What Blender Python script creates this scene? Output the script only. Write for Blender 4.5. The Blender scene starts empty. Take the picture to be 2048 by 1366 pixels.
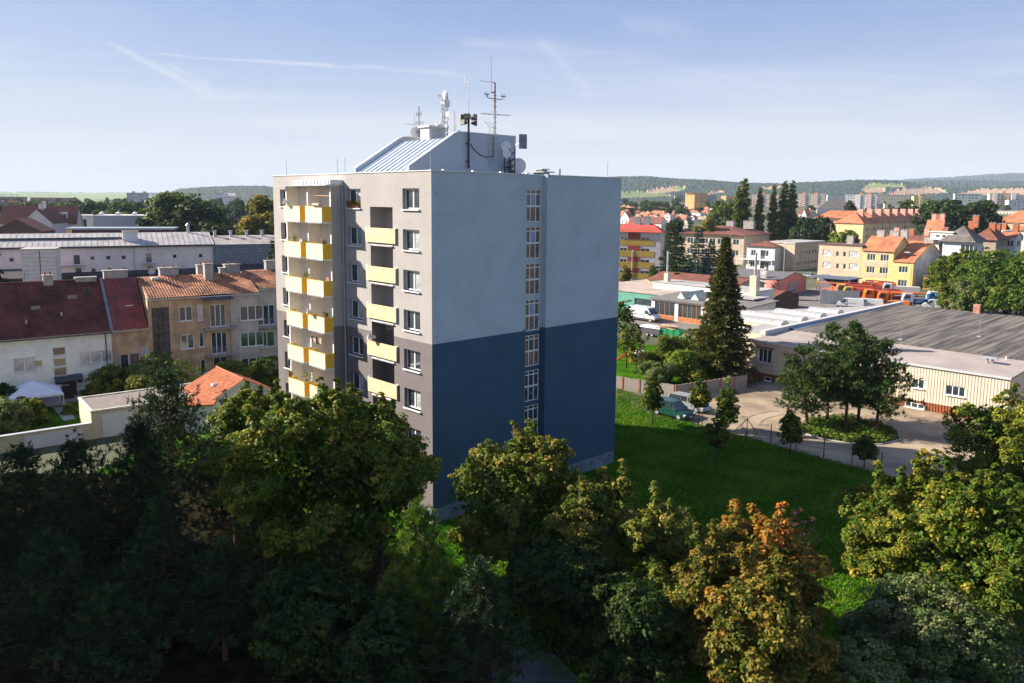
import bpy, math, random
import numpy as np
from mathutils import Matrix, Vector
R_ = math.radians
scene = bpy.context.scene
col = scene.collection
rng = np.random.default_rng(7)
random.seed(7)

# ------------------------------------------------------------------ camera
H = 22.5
F_PX, CX, CY = 1573.0, 1024.0, 609.0
PITCH = R_(7.546658); ROLL = math.atan(0.00838)
_c, _s = math.cos(ROLL), math.sin(ROLL)
_F = np.array([0, math.cos(PITCH), -math.sin(PITCH)]); _U0 = np.array([0, math.sin(PITCH), math.cos(PITCH)]); _R0 = np.array([1.0, 0, 0])
_R = _R0 * _c + _U0 * _s; _U = -_R0 * _s + _U0 * _c
CAM = np.array([0, 0, H])
cam_data = bpy.data.cameras.new("camera"); cam = bpy.data.objects.new("camera", cam_data); col.objects.link(cam)
cam_data.sensor_width = 36; cam_data.lens = F_PX / 2048 * 36
cam_data.shift_y = -(683 - CY) / 2048
cam_data.clip_start = 0.5; cam_data.clip_end = 60000
cam.matrix_world = Matrix(((_R[0], _U[0], -_F[0], 0), (_R[1], _U[1], -_F[1], 0), (_R[2], _U[2], -_F[2], H), (0, 0, 0, 1)))
scene.camera = cam

# ------------------------------------------------------------------ light, sky, exposure
SUN_AZ = math.atan2(-0.965, 0.26)      # clockwise from +Y
SUN_EL = R_(28.5)
world = bpy.data.worlds.new("World"); scene.world = world; world.use_nodes = True
sun_data = bpy.data.lights.new("sun", 'SUN'); sun_data.energy = 5.0; sun_data.angle = R_(0.53); sun_data.color = (1.0, 0.9, 0.76)
sun = bpy.data.objects.new("sun", sun_data); col.objects.link(sun)
sdir = Vector((math.sin(SUN_AZ) * math.cos(SUN_EL), math.cos(SUN_AZ) * math.cos(SUN_EL), math.sin(SUN_EL)))
sun.rotation_euler = sdir.to_track_quat('Z', 'Y').to_euler(); sun.location = (0, 0, 200)
scene.view_settings.view_transform = 'Standard'; scene.view_settings.look = 'None'
scene.view_settings.gamma = 1; scene.view_settings.use_curve_mapping = False
scene.view_settings.exposure = 1.35
scene.render.engine = 'CYCLES'
scene.cycles.max_bounces = 6; scene.cycles.diffuse_bounces = 3; scene.cycles.transmission_bounces = 4
scene.cycles.transparent_max_bounces = 6; scene.cycles.volume_bounces = 1
scene.cycles.use_denoising = True

def ray(px, py): return _F + _R * (px - CX) / F_PX - _U * (py - CY) / F_PX
def proj(p):
    d = np.asarray(p, float) - CAM; z = d @ _F
    return CX + F_PX * (d @ _R) / z, CY - F_PX * (d @ _U) / z
def gp(px, py, z=0.0):                       # pixel of the photo -> place on the level z
    d = ray(px, py); t = (z - H) / d[2]; return CAM + d * t
def at(px, py, Y):                           # pixel of the photo -> place at distance Y
    d = ray(px, py); return CAM + d * (Y / d[1])
def zat(py, p, px=None):                     # height over the ground spot p that shows at row py
    lo, hi = -60.0, 400.0
    for _ in range(50):
        m = (lo + hi) / 2
        if proj((p[0], p[1], m))[1] > py: lo = m
        else: hi = m
    return (lo + hi) / 2
def lento(p, phi, px, z=5.0, lim=400):       # metres along phi (radians) from p until column px
    c, s_ = math.cos(phi), math.sin(phi)
    P = lambda s: np.array((p[0] + s * c, p[1] + s * s_, z)) - CAM
    f = lambda s: CX + F_PX * (P(s) @ _R) / (P(s) @ _F) - px
    a = f(0) < 0; hi = lim
    for s in np.arange(1.0, lim + 1, 1.0):
        if P(s) @ _F < 2 or (f(s) < 0) != a: hi = float(s); break
    lo = hi - 1.0 if hi < lim else 0.0
    for _ in range(40):
        m = (lo + hi) / 2
        if (f(m) < 0) == a: lo = m
        else: hi = m
    return (lo + hi) / 2

class NT:
    def __init__(s, tree): s.t = tree; s.n = tree.nodes; s.l = tree.links
    def put(s, node, k, v):
        sock = node.inputs[k]
        if isinstance(v, bpy.types.NodeSocket): s.l.new(v, sock)
        else: sock.default_value = v
    def add(s, typ, props=None, **ins):
        nd = s.n.new(typ)
        for k, v in (props or {}).items(): setattr(nd, k, v)
        for k, v in ins.items():
            kk = int(k[1:]) if k[0] == 'i' and k[1:].isdigit() else k.replace('_', ' ')
            s.put(nd, kk, v)
        return nd
    def math(s, op, a, b=0.0, c=0.0, clamp=False):
        nd = s.n.new('ShaderNodeMath'); nd.operation = op; nd.use_clamp = clamp
        s.put(nd, 0, a); s.put(nd, 1, b)
        if op in ('MULTIPLY_ADD', 'SMOOTH_MIN'): s.put(nd, 2, c)
        return nd.outputs[0]
    def ramp(s, fac, a, b):                  # smooth 0..1 between a and b
        nd = s.n.new('ShaderNodeMapRange'); nd.interpolation_type = 'SMOOTHSTEP'
        s.put(nd, 0, fac); s.put(nd, 1, a); s.put(nd, 2, b); return nd.outputs[0]
    def mix(s, fac, a, b, mode='MIX'):
        nd = s.n.new('ShaderNodeMix'); nd.data_type = 'RGBA'; nd.blend_type = mode
        s.put(nd, 0, fac); s.put(nd, 6, a if not isinstance(a, tuple) else (*a[:3], 1)); s.put(nd, 7, b if not isinstance(b, tuple) else (*b[:3], 1))
        return nd.outputs[2]
    def dot(s, a, b):
        nd = s.n.new('ShaderNodeVectorMath'); nd.operation = 'DOT_PRODUCT'
        s.put(nd, 0, a); s.put(nd, 1, b); return nd.outputs['Value']

def build_sky():
    w = NT(world.node_tree); w.n.clear()
    sky = w.add('ShaderNodeTexSky', dict(sky_type='NISHITA', sun_disc=False, sun_elevation=SUN_EL, sun_rotation=SUN_AZ,
                                         air_density=1.0, dust_density=0.6, ozone_density=2.5, altitude=200))
    tc = w.add('ShaderNodeTexCoord'); D = tc.outputs['Generated']
    sep = w.add('ShaderNodeSeparateXYZ', i0=D); z = sep.outputs[2]
    # thin cirrus: a layer high above, so the noise is read where the view ray meets it
    zz = w.math('MAXIMUM', w.math('ADD', z, 0.06), 0.02)
    inv = w.math('DIVIDE', 1.0, zz)
    vs = w.n.new('ShaderNodeVectorMath'); vs.operation = 'SCALE'; w.put(vs, 0, D); w.put(vs, 3, inv)
    mp = w.add('ShaderNodeMapping', i0=vs.outputs[0]); mp.inputs[3].default_value = (0.42, 0.95, 0.0); mp.inputs[2].default_value = (0, 0, R_(-24))
    n1 = w.add('ShaderNodeTexNoise', i0=mp.outputs[0]); n1.inputs['Scale'].default_value = 0.55; n1.inputs['Detail'].default_value = 8; n1.inputs['Roughness'].default_value = 0.55; n1.inputs['Distortion'].default_value = 0.9
    n2 = w.add('ShaderNodeTexNoise', i0=mp.outputs[0]); n2.inputs['Scale'].default_value = 2.1; n2.inputs['Detail'].default_value = 9; n2.inputs['Roughness'].default_value = 0.62; n2.inputs['Distortion'].default_value = 1.4
    cir = w.math('MULTIPLY', w.ramp(n1.outputs[0], 0.40, 0.72), w.math('MULTIPLY_ADD', w.ramp(n2.outputs[0], 0.3, 0.75), 0.55, 0.45))
    cir = w.math('MULTIPLY', cir, w.math('MULTIPLY_ADD', w.ramp(z, 0.26, 0.6), -0.6, 0.8))
    # low milky layer
    low = w.math('SUBTRACT', 1.0, w.ramp(z, -0.02, 0.29))
    wob = w.add('ShaderNodeTexNoise', i0=mp.outputs[0]); wob.inputs['Scale'].default_value = 0.4
    low = w.math('ADD', low, w.math('MULTIPLY', w.math('SUBTRACT', wob.outputs[0], 0.5), 0.3), clamp=True)
    low = w.math('MULTIPLY', low, 0.96)
    m = w.math('SUBTRACT', 1.0, w.math('MULTIPLY', w.math('SUBTRACT', 1.0, cir), w.math('SUBTRACT', 1.0, low)))
    # contrails: narrow arcs between two directions of the sky
    jn = w.add('ShaderNodeTexNoise', i0=D); jn.inputs['Scale'].default_value = 28; jn.inputs['Detail'].default_value = 5
    def trail(a, b, w0, w1, amt):
        da = Vector(ray(*a)).normalized(); db = Vector(ray(*b)).normalized()
        n = da.cross(db).normalized(); t = (db - da); L = t.length; t.normalize(); m0 = da.dot(t)
        along = w.math('DIVIDE', w.math('SUBTRACT', w.dot(D, tuple(t)), m0), L)
        wid = w.math('MULTIPLY_ADD', along, (w1 - w0), w0)
        off = w.math('ABSOLUTE', w.math('ADD', w.dot(D, tuple(n)), w.math('MULTIPLY', w.math('SUBTRACT', jn.outputs[0], 0.5), 0.006)))
        body = w.math('SUBTRACT', 1.0, w.ramp(w.math('DIVIDE', off, wid), 0.1, 1.0))
        ends = w.math('MULTIPLY', w.ramp(along, -0.02, 0.12), w.math('SUBTRACT', 1.0, w.ramp(along, 0.72, 1.02)))
        nz = w.math('MULTIPLY_ADD', w.ramp(jn.outputs[0], 0.25, 0.7), 0.6, 0.4)
        return w.math('MULTIPLY', w.math('MULTIPLY', body, ends), w.math('MULTIPLY', nz, min(.95, amt * 1.3)))
    for tr in (((292, 107), (760, 139), .0014, .0045, .5), ((205, 80), (470, 215), .003, .012, .38), ((330, 125), (432, 178), .003, .006, .3), ((1070, 70), (1200, 205), .008, .012, .22),
               ((905, 84), (1200, 100), .008, .014, .2), ((700, 130), (960, 152), .003, .006, .35), ((1240, 45), (1400, 60), .012, .02, .15)):
        m = w.math('SUBTRACT', 1.0, w.math('MULTIPLY', w.math('SUBTRACT', 1.0, m), w.math('SUBTRACT', 1.0, trail(*tr))))
    bg1 = w.add('ShaderNodeBackground', Color=w.mix(0.65, sky.outputs[0], (2.7, 4.0, 7.9)), Strength=0.041)
    bg2 = w.add('ShaderNodeBackground', Color=w.mix(w.ramp(z, 0.0, 0.2), (0.86, 0.855, 0.85), (0.75, 0.80, 0.90)), Strength=0.40)
    mx = w.add('ShaderNodeMixShader', i0=m, i1=bg1.outputs[0], i2=bg2.outputs[0])
    w.add('ShaderNodeOutputWorld', i0=mx.outputs[0])
build_sky()

# ------------------------------------------------------------------ materials
_mats = {}
def mat(name, c, rough=0.85, var=0.12, scale=1.5, bump=0.0, bscale=20, metal=0.0, spec=0.4, c2=None, stripe=None, island=0.0, transl=None, streak=0.0, aniso=None):
    if name in _mats: return _mats[name]
    m = bpy.data.materials.new(name); m.use_nodes = True
    w = NT(m.node_tree); w.n.clear()
    tc = w.add('ShaderNodeTexCoord'); O = tc.outputs['Object']
    src = O
    if aniso: mq = w.add('ShaderNodeMapping', i0=O); mq.inputs[3].default_value = aniso; src = mq.outputs[0]
    n = w.add('ShaderNodeTexNoise', i0=src); n.inputs['Scale'].default_value = scale; n.inputs['Detail'].default_value = 6; n.inputs['Roughness'].default_value = 0.6
    dark = tuple(max(0, v * (1 - var * 1.6)) for v in c); lite = tuple(min(1, v * (1 + var * 1.6)) for v in c)
    if c2: lite = c2; dark = c
    colr = w.mix(w.ramp(n.outputs[0], 0.3, 0.7), dark, lite)
    if stripe:                               # (axis, period, colour)  fine printed or rolled bands
        ax, per, sc = stripe
        sp = w.add('ShaderNodeSeparateXYZ', i0=O)
        fr = w.math('FRACT', w.math('ADD', w.math('DIVIDE', sp.outputs[ax], per), w.math('MULTIPLY', n.outputs[0], 0.15)))
        colr = w.mix(w.math('LESS_THAN', fr, 0.12), colr, sc)
    if streak:
        mp = w.add('ShaderNodeMapping', i0=O); mp.inputs[3].default_value = (2.2, 2.2, 0.12)
        sn = w.add('ShaderNodeTexNoise', i0=mp.outputs[0]); sn.inputs['Scale'].default_value = 1.3; sn.inputs['Detail'].default_value = 7; sn.inputs['Roughness'].default_value = 0.7
        colr = w.mix(w.math('MULTIPLY', w.ramp(sn.outputs[0], 0.45, 0.8), streak), colr, tuple(v * 0.45 for v in c))
    if island:
        g = w.add('ShaderNodeNewGeometry')
        hsv = w.add('ShaderNodeHueSaturation', Color=colr)
        w.put(hsv, 'Value', w.math('MULTIPLY_ADD', g.outputs['Random Per Island'], island * 2, 1 - island))
        w.put(hsv, 'Hue', w.math('MULTIPLY_ADD', w.math('FRACT', w.math('MULTIPLY', g.outputs['Random Per Island'], 7.31)), 0.05, 0.475))
        colr = hsv.outputs[0]
    b = w.add('ShaderNodeBsdfPrincipled'); w.put(b, 'Base Color', colr if not isinstance(colr, tuple) else (*colr, 1))
    b.inputs['Roughness'].default_value = rough; b.inputs['Metallic'].default_value = metal
    b.inputs['Specular IOR Level'].default_value = spec
    if bump:
        bn = w.add('ShaderNodeTexNoise', i0=O); bn.inputs['Scale'].default_value = bscale; bn.inputs['Detail'].default_value = 5
        bp = w.add('ShaderNodeBump', Height=bn.outputs[0], Strength=min(1, bump), Distance=0.05 * max(1, bump)); w.put(b, 'Normal', bp.outputs[0])
    out = b.outputs[0]
    if transl:
        t = w.add('ShaderNodeBsdfTranslucent'); w.put(t, 0, w.mix(1.0, colr, transl, 'MULTIPLY'))
        out = w.add('ShaderNodeMixShader', i0=0.42, i1=out, i2=t.outputs[0]).outputs[0]
    w.add('ShaderNodeOutputMaterial', i0=out)
    _mats[name] = m; return m

def glass(name, c=(0.02, 0.03, 0.04), rough=0.05):
    return mat(name, c, rough=rough, var=0.3, scale=0.6, spec=0.9)
WHITE = mat('white_plastic', (0.78, 0.79, 0.8), 0.4, 0.03)
GLASS = glass('window_glass', (0.035, 0.05, 0.06))
GLASS_T = glass('teal_blind_glass', (0.16, 0.27, 0.28), 0.15)
GLASS_L = glass('curtained_glass', (0.42, 0.43, 0.44), 0.2)
GLASS_B = glass('brown_glass', (0.16, 0.11, 0.09), 0.15)
SILL = mat('sill_metal', (0.72, 0.72, 0.73), 0.5, 0.04)
DKMETAL = mat('dark_metal', (0.05, 0.055, 0.06), 0.5, 0.2, metal=0.3)
GALV = mat('galvanised_metal', (0.42, 0.44, 0.46), 0.45, 0.12, metal=0.5)
CONC = mat('concrete', (0.34, 0.32, 0.30), 0.9, 0.15, bump=0.3, streak=0.3)
BRICK = mat('brick_red', (0.36, 0.12, 0.06), 0.9, 0.25, scale=6, bump=0.3)
BLACK = mat('black_rubber', (0.015, 0.015, 0.016), 0.8, 0.1)

# ------------------------------------------------------------------ mesh builder
class MB:
    def __init__(s): s.v = []; s.f = []; s.m = []
    def quad(s, a, b, c, d, mi=0):
        i = len(s.v); s.v += [tuple(a), tuple(b), tuple(c), tuple(d)]; s.f.append((i, i + 1, i + 2, i + 3)); s.m.append(mi); return s
    def poly(s, pts, mi=0):
        i = len(s.v); s.v += [tuple(p) for p in pts]; s.f.append(tuple(range(i, i + len(pts)))); s.m.append(mi); return s
    def box(s, x0, x1, y0, y1, z0, z1, mi=0):
        i = len(s.v)
        s.v += [(x, y, z) for z in (z0, z1) for (x, y) in ((x0, y0), (x1, y0), (x1, y1), (x0, y1))]
        for f in ((0, 3, 2, 1), (4, 5, 6, 7), (0, 1, 5, 4), (1, 2, 6, 5), (2, 3, 7, 6), (3, 0, 4, 7)):
            s.f.append(tuple(i + k for k in f)); s.m.append(mi)
        return s
    def prism(s, pts, a, b, axis='y', mi=0):    # outline pts (u,v) swept from a to b along an axis
        def P(u, v, t): return {'y': (u, t, v), 'x': (t, u, v), 'z': (u, v, t)}[axis]
        i = len(s.v); n = len(pts)
        s.v += [P(u, v, a) for u, v in pts] + [P(u, v, b) for u, v in pts]
        s.f += [tuple(range(i, i + n)), tuple(range(i + 2 * n - 1, i + n - 1, -1))]; s.m += [mi, mi]
        for k in range(n):
            s.f.append((i + k, i + (k + 1) % n, i + n + (k + 1) % n, i + n + k)); s.m.append(mi)
        return s
    def tube(s, a, b, r0, r1=None, n=6, mi=0, caps=True):
        r1 = r0 if r1 is None else r1
        a = Vector(a); b = Vector(b); d = (b - a)
        if d.length < 1e-6: return s
        q = d.to_track_quat('Z', 'Y'); i = len(s.v)
        for p, r in ((a, r0), (b, r1)):
            for k in range(n):
                t = 2 * math.pi * k / n; s.v.append(tuple(p + q @ Vector((r * math.cos(t), r * math.sin(t), 0))))
        for k in range(n):
            s.f.append((i + k, i + (k + 1) % n, i + n + (k + 1) % n, i + n + k)); s.m.append(mi)
        if caps:
            s.f.append(tuple(range(i + n - 1, i - 1, -1))); s.m.append(mi)
            s.f.append(tuple(range(i + n, i + 2 * n))); s.m.append(mi)
        return s
    def path(s, pts, r, n=5, mi=0):
        for a, b in zip(pts[:-1], pts[1:]): s.tube(a, b, r, n=n, mi=mi)
        return s
    def loft(s, rings, mi=0, caps=True):
        i = len(s.v); n = len(rings[0])
        for r in rings: s.v += [tuple(p) for p in r]
        for j in range(len(rings) - 1):
            for k in range(n):
                s.f.append((i + j * n + k, i + j * n + (k + 1) % n, i + (j + 1) * n + (k + 1) % n, i + (j + 1) * n + k)); s.m.append(mi)
        if caps:
            s.f.append(tuple(range(i + n - 1, i - 1, -1))); s.m.append(mi)
            s.f.append(tuple(range(i + (len(rings) - 1) * n, i + len(rings) * n))); s.m.append(mi)
        return s
    def data(s, name, mats):
        me = bpy.data.meshes.new(name); me.from_pydata(s.v, [], s.f)
        for m in (mats if isinstance(mats, (list, tuple)) else [mats]): me.materials.append(m)
        if any(s.m): me.polygons.foreach_set('material_index', s.m)
        me.update(); return me
    def build(s, name, mats, parent=None, kind=None):
        return link(name, s.data(name, mats), parent, kind)
def link(name, data, parent=None, kind=None, loc=None, rz=None):
    o = bpy.data.objects.new(name, data); col.objects.link(o)
    if parent is not None: o.parent = parent
    if kind: o['kind'] = kind
    if loc is not None: o.location = loc
    if rz is not None: o.rotation_euler = (0, 0, rz)
    return o
def tag(o, label, cat, group=None, kind=None):
    o['label'] = label; o['category'] = cat
    if group: o['group'] = group
    if kind: o['kind'] = kind
    return o
def thing(name, label, cat, loc=(0, 0, 0), rz=0.0, group=None):
    o = link(name, None, loc=tuple(float(v) for v in loc), rz=rz); o.empty_display_size = 0.5
    return tag(o, label, cat, group)
def copy_tree(o, parent=None):
    c = o.copy(); col.objects.link(c)
    if parent is not None: c.parent = parent
    for ch in o.children: copy_tree(ch, c)
    return c

def wall(mb, x0, x1, z0, z1, holes, depth=0.2, y=0.0, axis='x', mi=0, zcut=None, mi2=1, sgn=1, cap=None):
    """a wall with real openings. axis 'x': in the plane y, outside towards -y*sgn; axis 'y': in the plane x=y, running along y."""
    xs = sorted({x0, x1, *[h[0] for h in holes], *[h[1] for h in holes]}); xs = [x for x in xs if x0 <= x <= x1]
    zs = sorted({z0, z1, *([zcut] if zcut and z0 < zcut < z1 else []), *[h[2] for h in holes], *[h[3] for h in holes]}); zs = [z for z in zs if z0 <= z <= z1]
    def P(u, z, d=0.0): return (u, y + d * sgn, z) if axis == 'x' else (y + d * sgn, u, z)
    for xa, xb in zip(xs[:-1], xs[1:]):
        run = None
        for za, zb in zip(zs[:-1], zs[1:]):
            xm, zm = (xa + xb) / 2, (za + zb) / 2
            if any(h[0] < xm < h[1] and h[2] < zm < h[3] for h in holes): continue
            k = mi if not (zcut and zm < zcut) else mi2
            mb.quad(P(xa, za), P(xb, za), P(xb, zb), P(xa, zb), k)
    for h in holes:
        a, b, c, d = h[:4]; dp = h[4] if len(h) > 4 else depth
        k = mi if not (zcut and (c + d) / 2 < zcut) else mi2
        mb.quad(P(a, c), P(a, c, dp), P(a, d, dp), P(a, d), k); mb.quad(P(b, c, dp), P(b, c), P(b, d), P(b, d, dp), k)
        mb.quad(P(a, d, dp), P(b, d, dp), P(b, d), P(a, d), k); mb.quad(P(a, c), P(b, c), P(b, c, dp), P(a, c, dp), k)

_win = {}
def window_data(w, h, n=2, bars=0, gl=None, fr=None, fw=0.07):
    """window frame of n casements (w wide, h high, faces -y) and its panes, as shared meshes"""
    key = (round(w, 2), round(h, 2), n, bars, (gl or GLASS).name, (fr or WHITE).name, fw)
    if key in _win: return _win[key]
    m = MB(); m.box(0, w, 0, .06, 0, fw); m.box(0, w, 0, .06, h - fw, h); m.box(0, fw, 0, .06, fw, h - fw); m.box(w - fw, w, 0, .06, fw, h - fw)
    for k in range(1, n): m.box(w * k / n - fw * .7, w * k / n + fw * .7, -.01, .06, fw, h - fw)
    for k in range(bars): m.box(fw, w - fw, .003, .05, h * (k + 1) / (bars + 1) - .03, h * (k + 1) / (bars + 1) + .03)
    fd = m.data('window_frame', fr or WHITE)
    g = MB(); g.box(0, w / n - fw * 1.4, .03, .045, 0, h - 2 * fw); gd = g.data('pane', gl or GLASS)
    one = MB(); one.v = list(m.v); one.f = list(m.f); one.m = list(m.m); one.box(fw, w - fw, .03, .045, fw, h - fw, 1)
    od = one.data('window', [fr or WHITE, gl or GLASS])
    _win[key] = (fd, gd, od, fw); return _win[key]
def window(parent, x, y, z, w, h, n=2, bars=0, gl=None, fr=None, split=False, rz=0.0, sill=False, fw=0.07, name='window', gls=None):
    fd, gd, od, fw = window_data(w, h, n, bars, gl, fr, fw)
    if not split: o = link(name, od, parent, loc=(x, y, z), rz=rz or None)
    else:
        o = link(name, fd, parent, loc=(x, y, z), rz=rz or None)
        for k in range(n):
            g2 = window_data(w, h, n, bars, gls[k], fr, fw)[1] if gls else gd
            link('pane', g2, o, loc=(w * k / n + fw * .7, 0, fw))
    if sill:
        s = sill_data(w); link('sill', s, o, loc=(-.06, -0.1, -.08))
    return o
def sill_data(w):
    k = ('sill', round(w, 2))
    if k not in _win:
        _win[k] = MB().box(0, w + .12, -.14, .1, 0, .07).data('sill', SILL)
    return _win[k]

def ground_at(px, py, lo=150.0, hi=1500.0):   # distance at which row py meets the rising ground
    for Y in np.geomspace(lo, hi, 90):
        p = at(px, py, Y)
        if p[2] <= float(rise(np.array(p[0]), np.array(p[1]))): return float(Y)
    return hi
# ------------------------------------------------------------------ ground and far hills
def ss(a, b, x):
    t = np.clip((x - a) / (b - a), 0, 1); return t * t * (3 - 2 * t)
def rise(x, y):
    r = np.hypot(x, y); az = np.arctan2(x, np.maximum(y, 1e-3))
    right = ss(-0.1, 0.25, az)
    return ss(330, 1500, r) * (8 + 10 * right) + ss(1500, 4500, r) * (12 + 6 * right)
HILLS = [  # silhouettes of the photo: (distance, front width, [(column, row)...])
    (3300, 900, [(-300, 400), (180, 395), (330, 389), (365, 378), (420, 374), (470, 373), (530, 374), (560, 377), (700, 380), (1000, 372), (1130, 361), (1200, 357), (1240, 354), (1290, 354), (1340, 359), (1420, 362), (1470, 365), (1560, 367), (1640, 364), (1700, 361), (1760, 361), (1800, 364), (1840, 372), (1900, 376), (2100, 372), (2500, 372)]),
    (5200, 1400, [(-300, 392), (0, 386), (200, 388), (380, 386), (1000, 380), (1240, 375), (1500, 370), (1760, 366), (1830, 362), (1900, 361), (1960, 362), (2048, 364), (2500, 364)]),
    (8500, 2400, [(-300, 385), (0, 384), (330, 386), (700, 384), (1240, 375), (1640, 366), (1800, 360), (1880, 356), (1960, 350), (2010, 348), (2070, 349), (2500, 355)]),
]
def hn(x, y, s, seed):
    return (np.sin(x / s + seed) * np.cos(y / (s * 1.3) + seed * 2.1) + .5 * np.sin(x / (s * .43) + 1.7 * seed + y / (s * .9)) + .25 * np.cos(y / (s * .21) - x / (s * .33) + seed)) / 1.75
def build_ground():
    na = 1100
    az = np.radians(np.concatenate([np.linspace(-180, -41, 70), np.linspace(-40, 40, 720), np.linspace(41, 180, 70)]))
    rr = np.concatenate([[0.0, 15], np.geomspace(60, 1500, 60), np.arange(1540, 2300, 40), np.arange(2300, 3450, 19), np.geomspace(3460, 20000, 64)])
    A, Rr = np.meshgrid(az, rr)
    X = np.sin(A) * Rr; Y = np.cos(A) * Rr
    Z = rise(X, Y)
    colpx = CX + F_PX * np.tan(np.clip(A, R_(-55), R_(55)))
    for dist, wd, prof in HILLS:
        px = [p[0] for p in prof]; rows = [p[1] for p in prof]
        row = np.interp(colpx, px, rows)
        hor = 400.6 + (colpx - 1024) * .00838
        top = H + (hor - row) / F_PX * dist * np.cos(A) ** 0 / np.cos(A) * np.cos(A)
        top = H + (hor - row) / np.hypot(F_PX, colpx - CX) * dist - 5
        f = ss(dist - wd, dist, Rr) * (1 - .7 * ss(dist, dist + wd * .8, Rr))
        Z = np.maximum(Z, Z * (1 - f) + top * f) if dist > 4000 else Z * (1 - f) + np.maximum(top, Z * .6) * f
    rough = ss(1500, 2600, Rr)
    Z = Z + rough * hn(X, Y, 130, 3.1) * 3.5
    V = np.stack([X, Y, Z], -1)
    # woods and fields: bare fields where the photo shows them, elsewhere trees
    rows = np.zeros_like(Z)
    d = V.reshape(-1, 3) - CAM; zc = np.maximum(d @ _F, .1)
    PX = (CX + F_PX * (d @ _R) / zc).reshape(Z.shape); PY = (CY - F_PX * (d @ _U) / zc).reshape(Z.shape)
    def inside(poly, x, y):
        c = np.zeros(x.shape, bool); n = len(poly)
        for i in range(n):
            x1, y1 = poly[i]; x2, y2 = poly[(i + 1) % n]
            if y1 == y2: continue
            c ^= ((y1 > y) != (y2 > y)) & (x < (x2 - x1) * (y - y1) / (y2 - y1) + x1)
        return c
    tan = [[(1275, 389), (1310, 379), (1340, 374), (1372, 374), (1360, 381), (1322, 388)], [(1520, 377), (1560, 374), (1556, 378), (1528, 381)], [(1722, 380), (1742, 375), (1770, 379), (1768, 386), (1726, 387)], [(1770, 388), (1800, 380), (1838, 376), (1880, 379), (1892, 386), (1830, 391), (1776, 392)],
           [(1405, 389), (1440, 382), (1446, 386), (1412, 391)], [(1900, 390), (1960, 380), (2060, 379), (2060, 392)]]
    green = [[(1236, 396), (1240, 386), (1275, 384), (1330, 390), (1346, 394)], [(1340, 380), (1352, 374), (1372, 376), (1366, 380)], [(1724, 377), (1736, 368), (1800, 369), (1806, 376), (1760, 376)],
             [(130, 393), (134, 387), (262, 388), (262, 396), (138, 400)]]
    zone = np.zeros(Z.shape, np.int32)
    zone[(Rr > 2150)] = 1
    jx = PX + hn(X, Y, 60, 1.3) * 3; jy = PY + hn(X, Y, 90, 7.7) * .8
    for p in tan: zone[inside(p, jx, jy) & (Rr > 1500)] = 2
    for p in green: zone[inside(p, jx, jy) & (Rr > 1300)] = 3
    zone[(Rr > 1500) & (zone == 1) & (PX < 330) & (hn(X, Y, 420, 2.0) > .05)] = 3
    zone[(Rr > 1500) & (np.abs(A) > R_(60)) & (hn(X, Y, 300, 5.0) > .3)] = 3
    fine = rng.random(Z.shape)
    V[..., 2] += np.where(zone == 1, fine * np.clip(Rr / 480, 3, 9), 0)
    nrr, naa = Z.shape
    me = bpy.data.meshes.new('ground')
    idx = np.arange(nrr * naa).reshape(nrr, naa)
    q = np.stack([idx[:-1, :-1], idx[:-1, 1:], idx[1:, 1:], idx[1:, :-1]], -1).reshape(-1, 4)[:, ::-1]
    fz = zone[:-1, :-1].reshape(-1)
    rq = Rr[:-1, :-1].reshape(-1)
    for name, sel in (('ground', rq < 1500), ('hills', rq >= 1500)):
        qq = q[sel]; u, inv = np.unique(qq, return_inverse=True)
        me = bpy.data.meshes.new(name)
        me.from_pydata(V.reshape(-1, 3)[u].tolist(), [], inv.reshape(-1, 4).tolist())
        for m in (mat('town_ground', (0.075, 0.085, 0.04), .95, .35, scale=.02), mat('wood_canopy', (0.010, 0.024, 0.016), .95, .5, scale=.03, c2=(0.022, 0.042, 0.02)),
                  mat('tan_field', (0.34, 0.23, 0.14), .95, .12, scale=.004), mat('green_field', (0.16, 0.2, 0.06), .95, .15, scale=.004)):
            me.materials.append(m)
        me.polygons.foreach_set('material_index', fz[sel]); me.update()
        o = link(name, me, kind='structure')
build_ground()
def sheet(name, pts, m, z=0.0, kind='structure', h=None):
    mb = MB()
    if h: mb.prism([(p[0], p[1]) for p in pts], z, z + h, axis='z')
    else: mb.poly([(p[0], p[1], z) for p in pts])
    return mb.build(name, m, kind=kind)

# ------------------------------------------------------------------ the tower block
TPHI = R_(-46.57)
EX = np.array([math.cos(TPHI), math.sin(TPHI)]); EY = np.array([-EX[1], EX[0]])
TO = gp(866, 1050)[:2] - 22.27 * EX
def tl(px, py, yoff=None, xoff=None):        # photo pixel -> tower's own coordinates on one of its planes
    d = ray(px, py); n, v = (EY, yoff) if yoff is not None else (EX, xoff)
    t = ((TO + n * v) @ n) / (d[:2] @ n); p = CAM + d * t; q = p[:2] - TO
    return np.array([q @ EX, q @ EY, p[2]])
def tw(x, y, z=0.0):
    p = TO + EX * x + EY * y; return (float(p[0]), float(p[1]), float(z))
TW, TD, TH, CUT = 22.27, 19.78, 24.38, 12.78
P_UP = mat('light_grey_render', (0.385, 0.36, 0.345), .92, .04, scale=.5, bump=.35, bscale=45, streak=.1)
P_LO = mat('violet_grey_render', (0.175, 0.15, 0.153), .92, .05, scale=.5, bump=.35, bscale=45, streak=.1)
P_GAB = mat('slate_blue_shade_render', (0.040, 0.092, 0.15), .92, .05, scale=.4, bump=.35, bscale=45, streak=.08)  # bluish paint, deepened so its colour also carries this side's shade
P_GUP = mat('light_grey_shade_render', (0.43, 0.50, 0.56), .92, .04, scale=.4, bump=.35, bscale=45, streak=.08)  # same light grey paint, with these walls' blue shade put into it
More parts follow.
